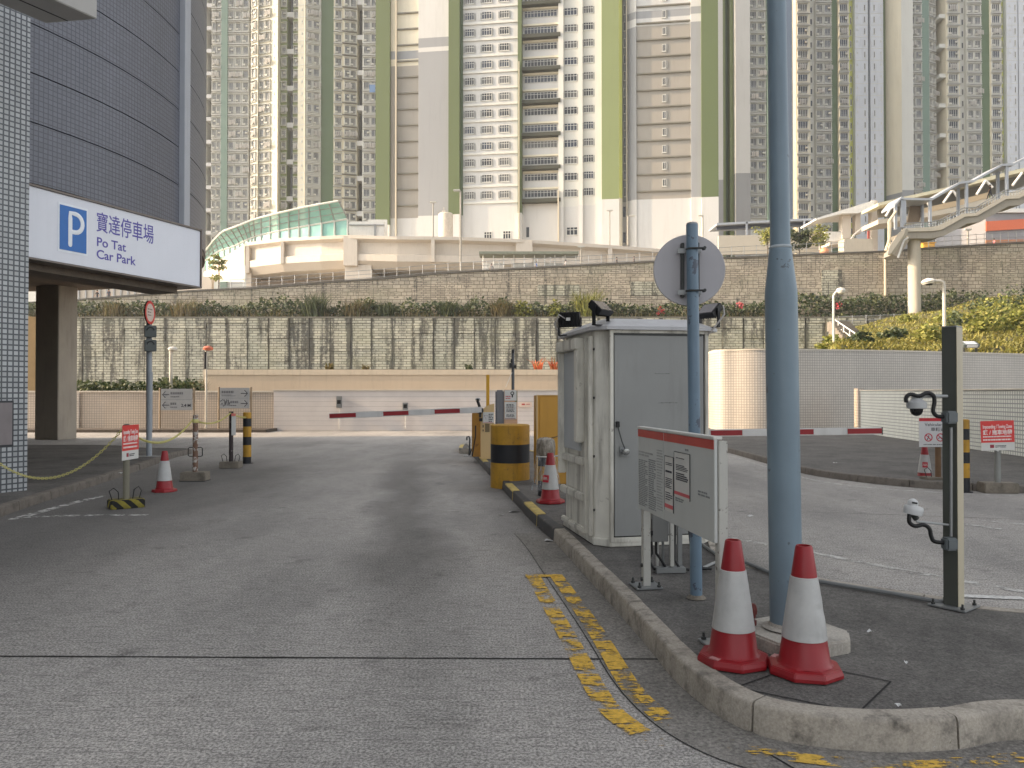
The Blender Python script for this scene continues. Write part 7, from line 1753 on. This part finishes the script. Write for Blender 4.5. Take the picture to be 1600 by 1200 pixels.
roofp = [(1398,320),(1409,307),(1414,309),(1457,309.5),(1500,284),(1522,281),(1566,256),(1584,255),(1640,227)]
m = MB(); ribbon(m, roofp, [(u, v+3.4) for u, v in roofp], y86, 3.2); m.build('roof', STL, fs)
for (u,v0,v1) in ((1410,309,355),(1400,318,358),(1414,312,351),(1454,311,353),(1442,313,352),(1498,290,330),(1511,284,333),(1560,264,303),(1574,258,306)):
    m = MB(); a, b = P(u,v0,88.1 if u not in (1442,1498,1560) else 90.5), P(u,v1,88.1); m.box(a.x-.14,a.x+.14,a.y,a.y+.28,b.z,a.z); m.build('post', STL, fs)
hp = [(1414,349),(1456,347),(1468,344),(1505,325),(1524,324),(1570,297),(1590,296),(1640,271)]
m = MB(); m.tube([P(u,v,88.05) for u,v in hp], .06, 5); m.tube([P(u,v+4,88.05) for u,v in hp], .04, 5)
for k in range(46):
    u = 1416+k*4.6; v = interp(hp,u); m.tube([P(u,v,88.05),P(u,v+9,88.05)], .035, 4)
m.build('railing', METAL, fs)
m = MB(); ribbon(m, [(1424,314),(1446,314)], [(1418,347),(1436,347)], lambda u: 90.8, .2); m.build('stair_shutter', paint('brown stair panel', S(128,112,92), .7, .1, .2), fs)
m = MB(); m.tube([P(1400,330,87.9),P(1389,346,87.9),P(1389,375,87.9),P(1384,392,87.9)], .15, 6); m.build('drain_pipe', flat('cream drain pipe', S(196,186,164)), fs)
p_ = P(1547,305,89.6)
o = bpy.data.objects.new('person', PM[.4].copy()); COL.objects.link(o); o.location = (p_.x,p_.y,ZV(311,89.6)); o.rotation_euler = (0,0,1.4); o.scale = (.98,)*3
o.data.materials.clear()
for q in (f('black shirt',S(48,46,48)), f('dark trousers',S(60,60,66)), SKIN): o.data.materials.append(q)
for p in o.data.polygons:
    c = p.center; p.use_smooth = True; p.material_index = 2 if (c.z > 1.43 or (abs(c.x) > .17 and c.z < 1.12)) else (0 if c.z > .93 else 1)
m = MB(); m.lathe([(.098,1.57),(.105,1.63),(.09,1.70),(.045,1.735),(.005,1.74)],(0,-.008,0),12,cap=False); hr = m.build('hair', HAIR, None, smooth=True); hr.parent = o
tag(o, 'person in dark clothes climbing the roofed flyover stair', 'person')
# orange banded building
ob = thing('orange_building', 'low grey building with a bright orange band behind the wall at the right edge', 'building', P(1570,360,125))
a, b = P(1540,330,125), P(1540,384,125); xe_ = XU(1720,125)
m = MB(); m.box(a.x,xe_,125,140,12,ZV(333,125)); m.build('wall', paint('grey hall wall', S(140,140,144), .7, .05, .1), ob)
m = MB(); m.box(a.x-.4,xe_,124.5,125,ZV(333,125),ZV(327,125)); m.build('roof_edge', WHITE, ob)
m = MB(); ribbon(m, [(1541,346),(1720,334)], [(1541,361),(1720,350)], lambda u: 124.7, .25); m.build('orange_band', paint('orange cladding', S(204,106,70), .6, .05, .1), ob)
m = MB(); ribbon(m, [(1541,375),(1720,372)], [(1541,380),(1720,377)], lambda u: 124.7, .25); m.build('lower_band', paint('dull orange cladding', S(176,120,84)), ob)

# ================================================================== HAZE
HZ = NT('thin haze'); _v = HZ.n('VolumePrincipled'); _v.inputs['Color'].default_value = (.86,.90,.93,1); _v.inputs['Density'].default_value = .0005; _v.inputs['Anisotropy'].default_value = .3
HZ.t.links.remove(HZ.t.nodes['Material Output'].inputs[0].links[0]); HZ.l(_v.outputs[0], HZ.t.nodes['Material Output'].inputs['Volume'])
m = MB(); m.box(-420,460,-120,420,-1.2,195); tag(m.build('haze', HZ.mat), kind='stuff')
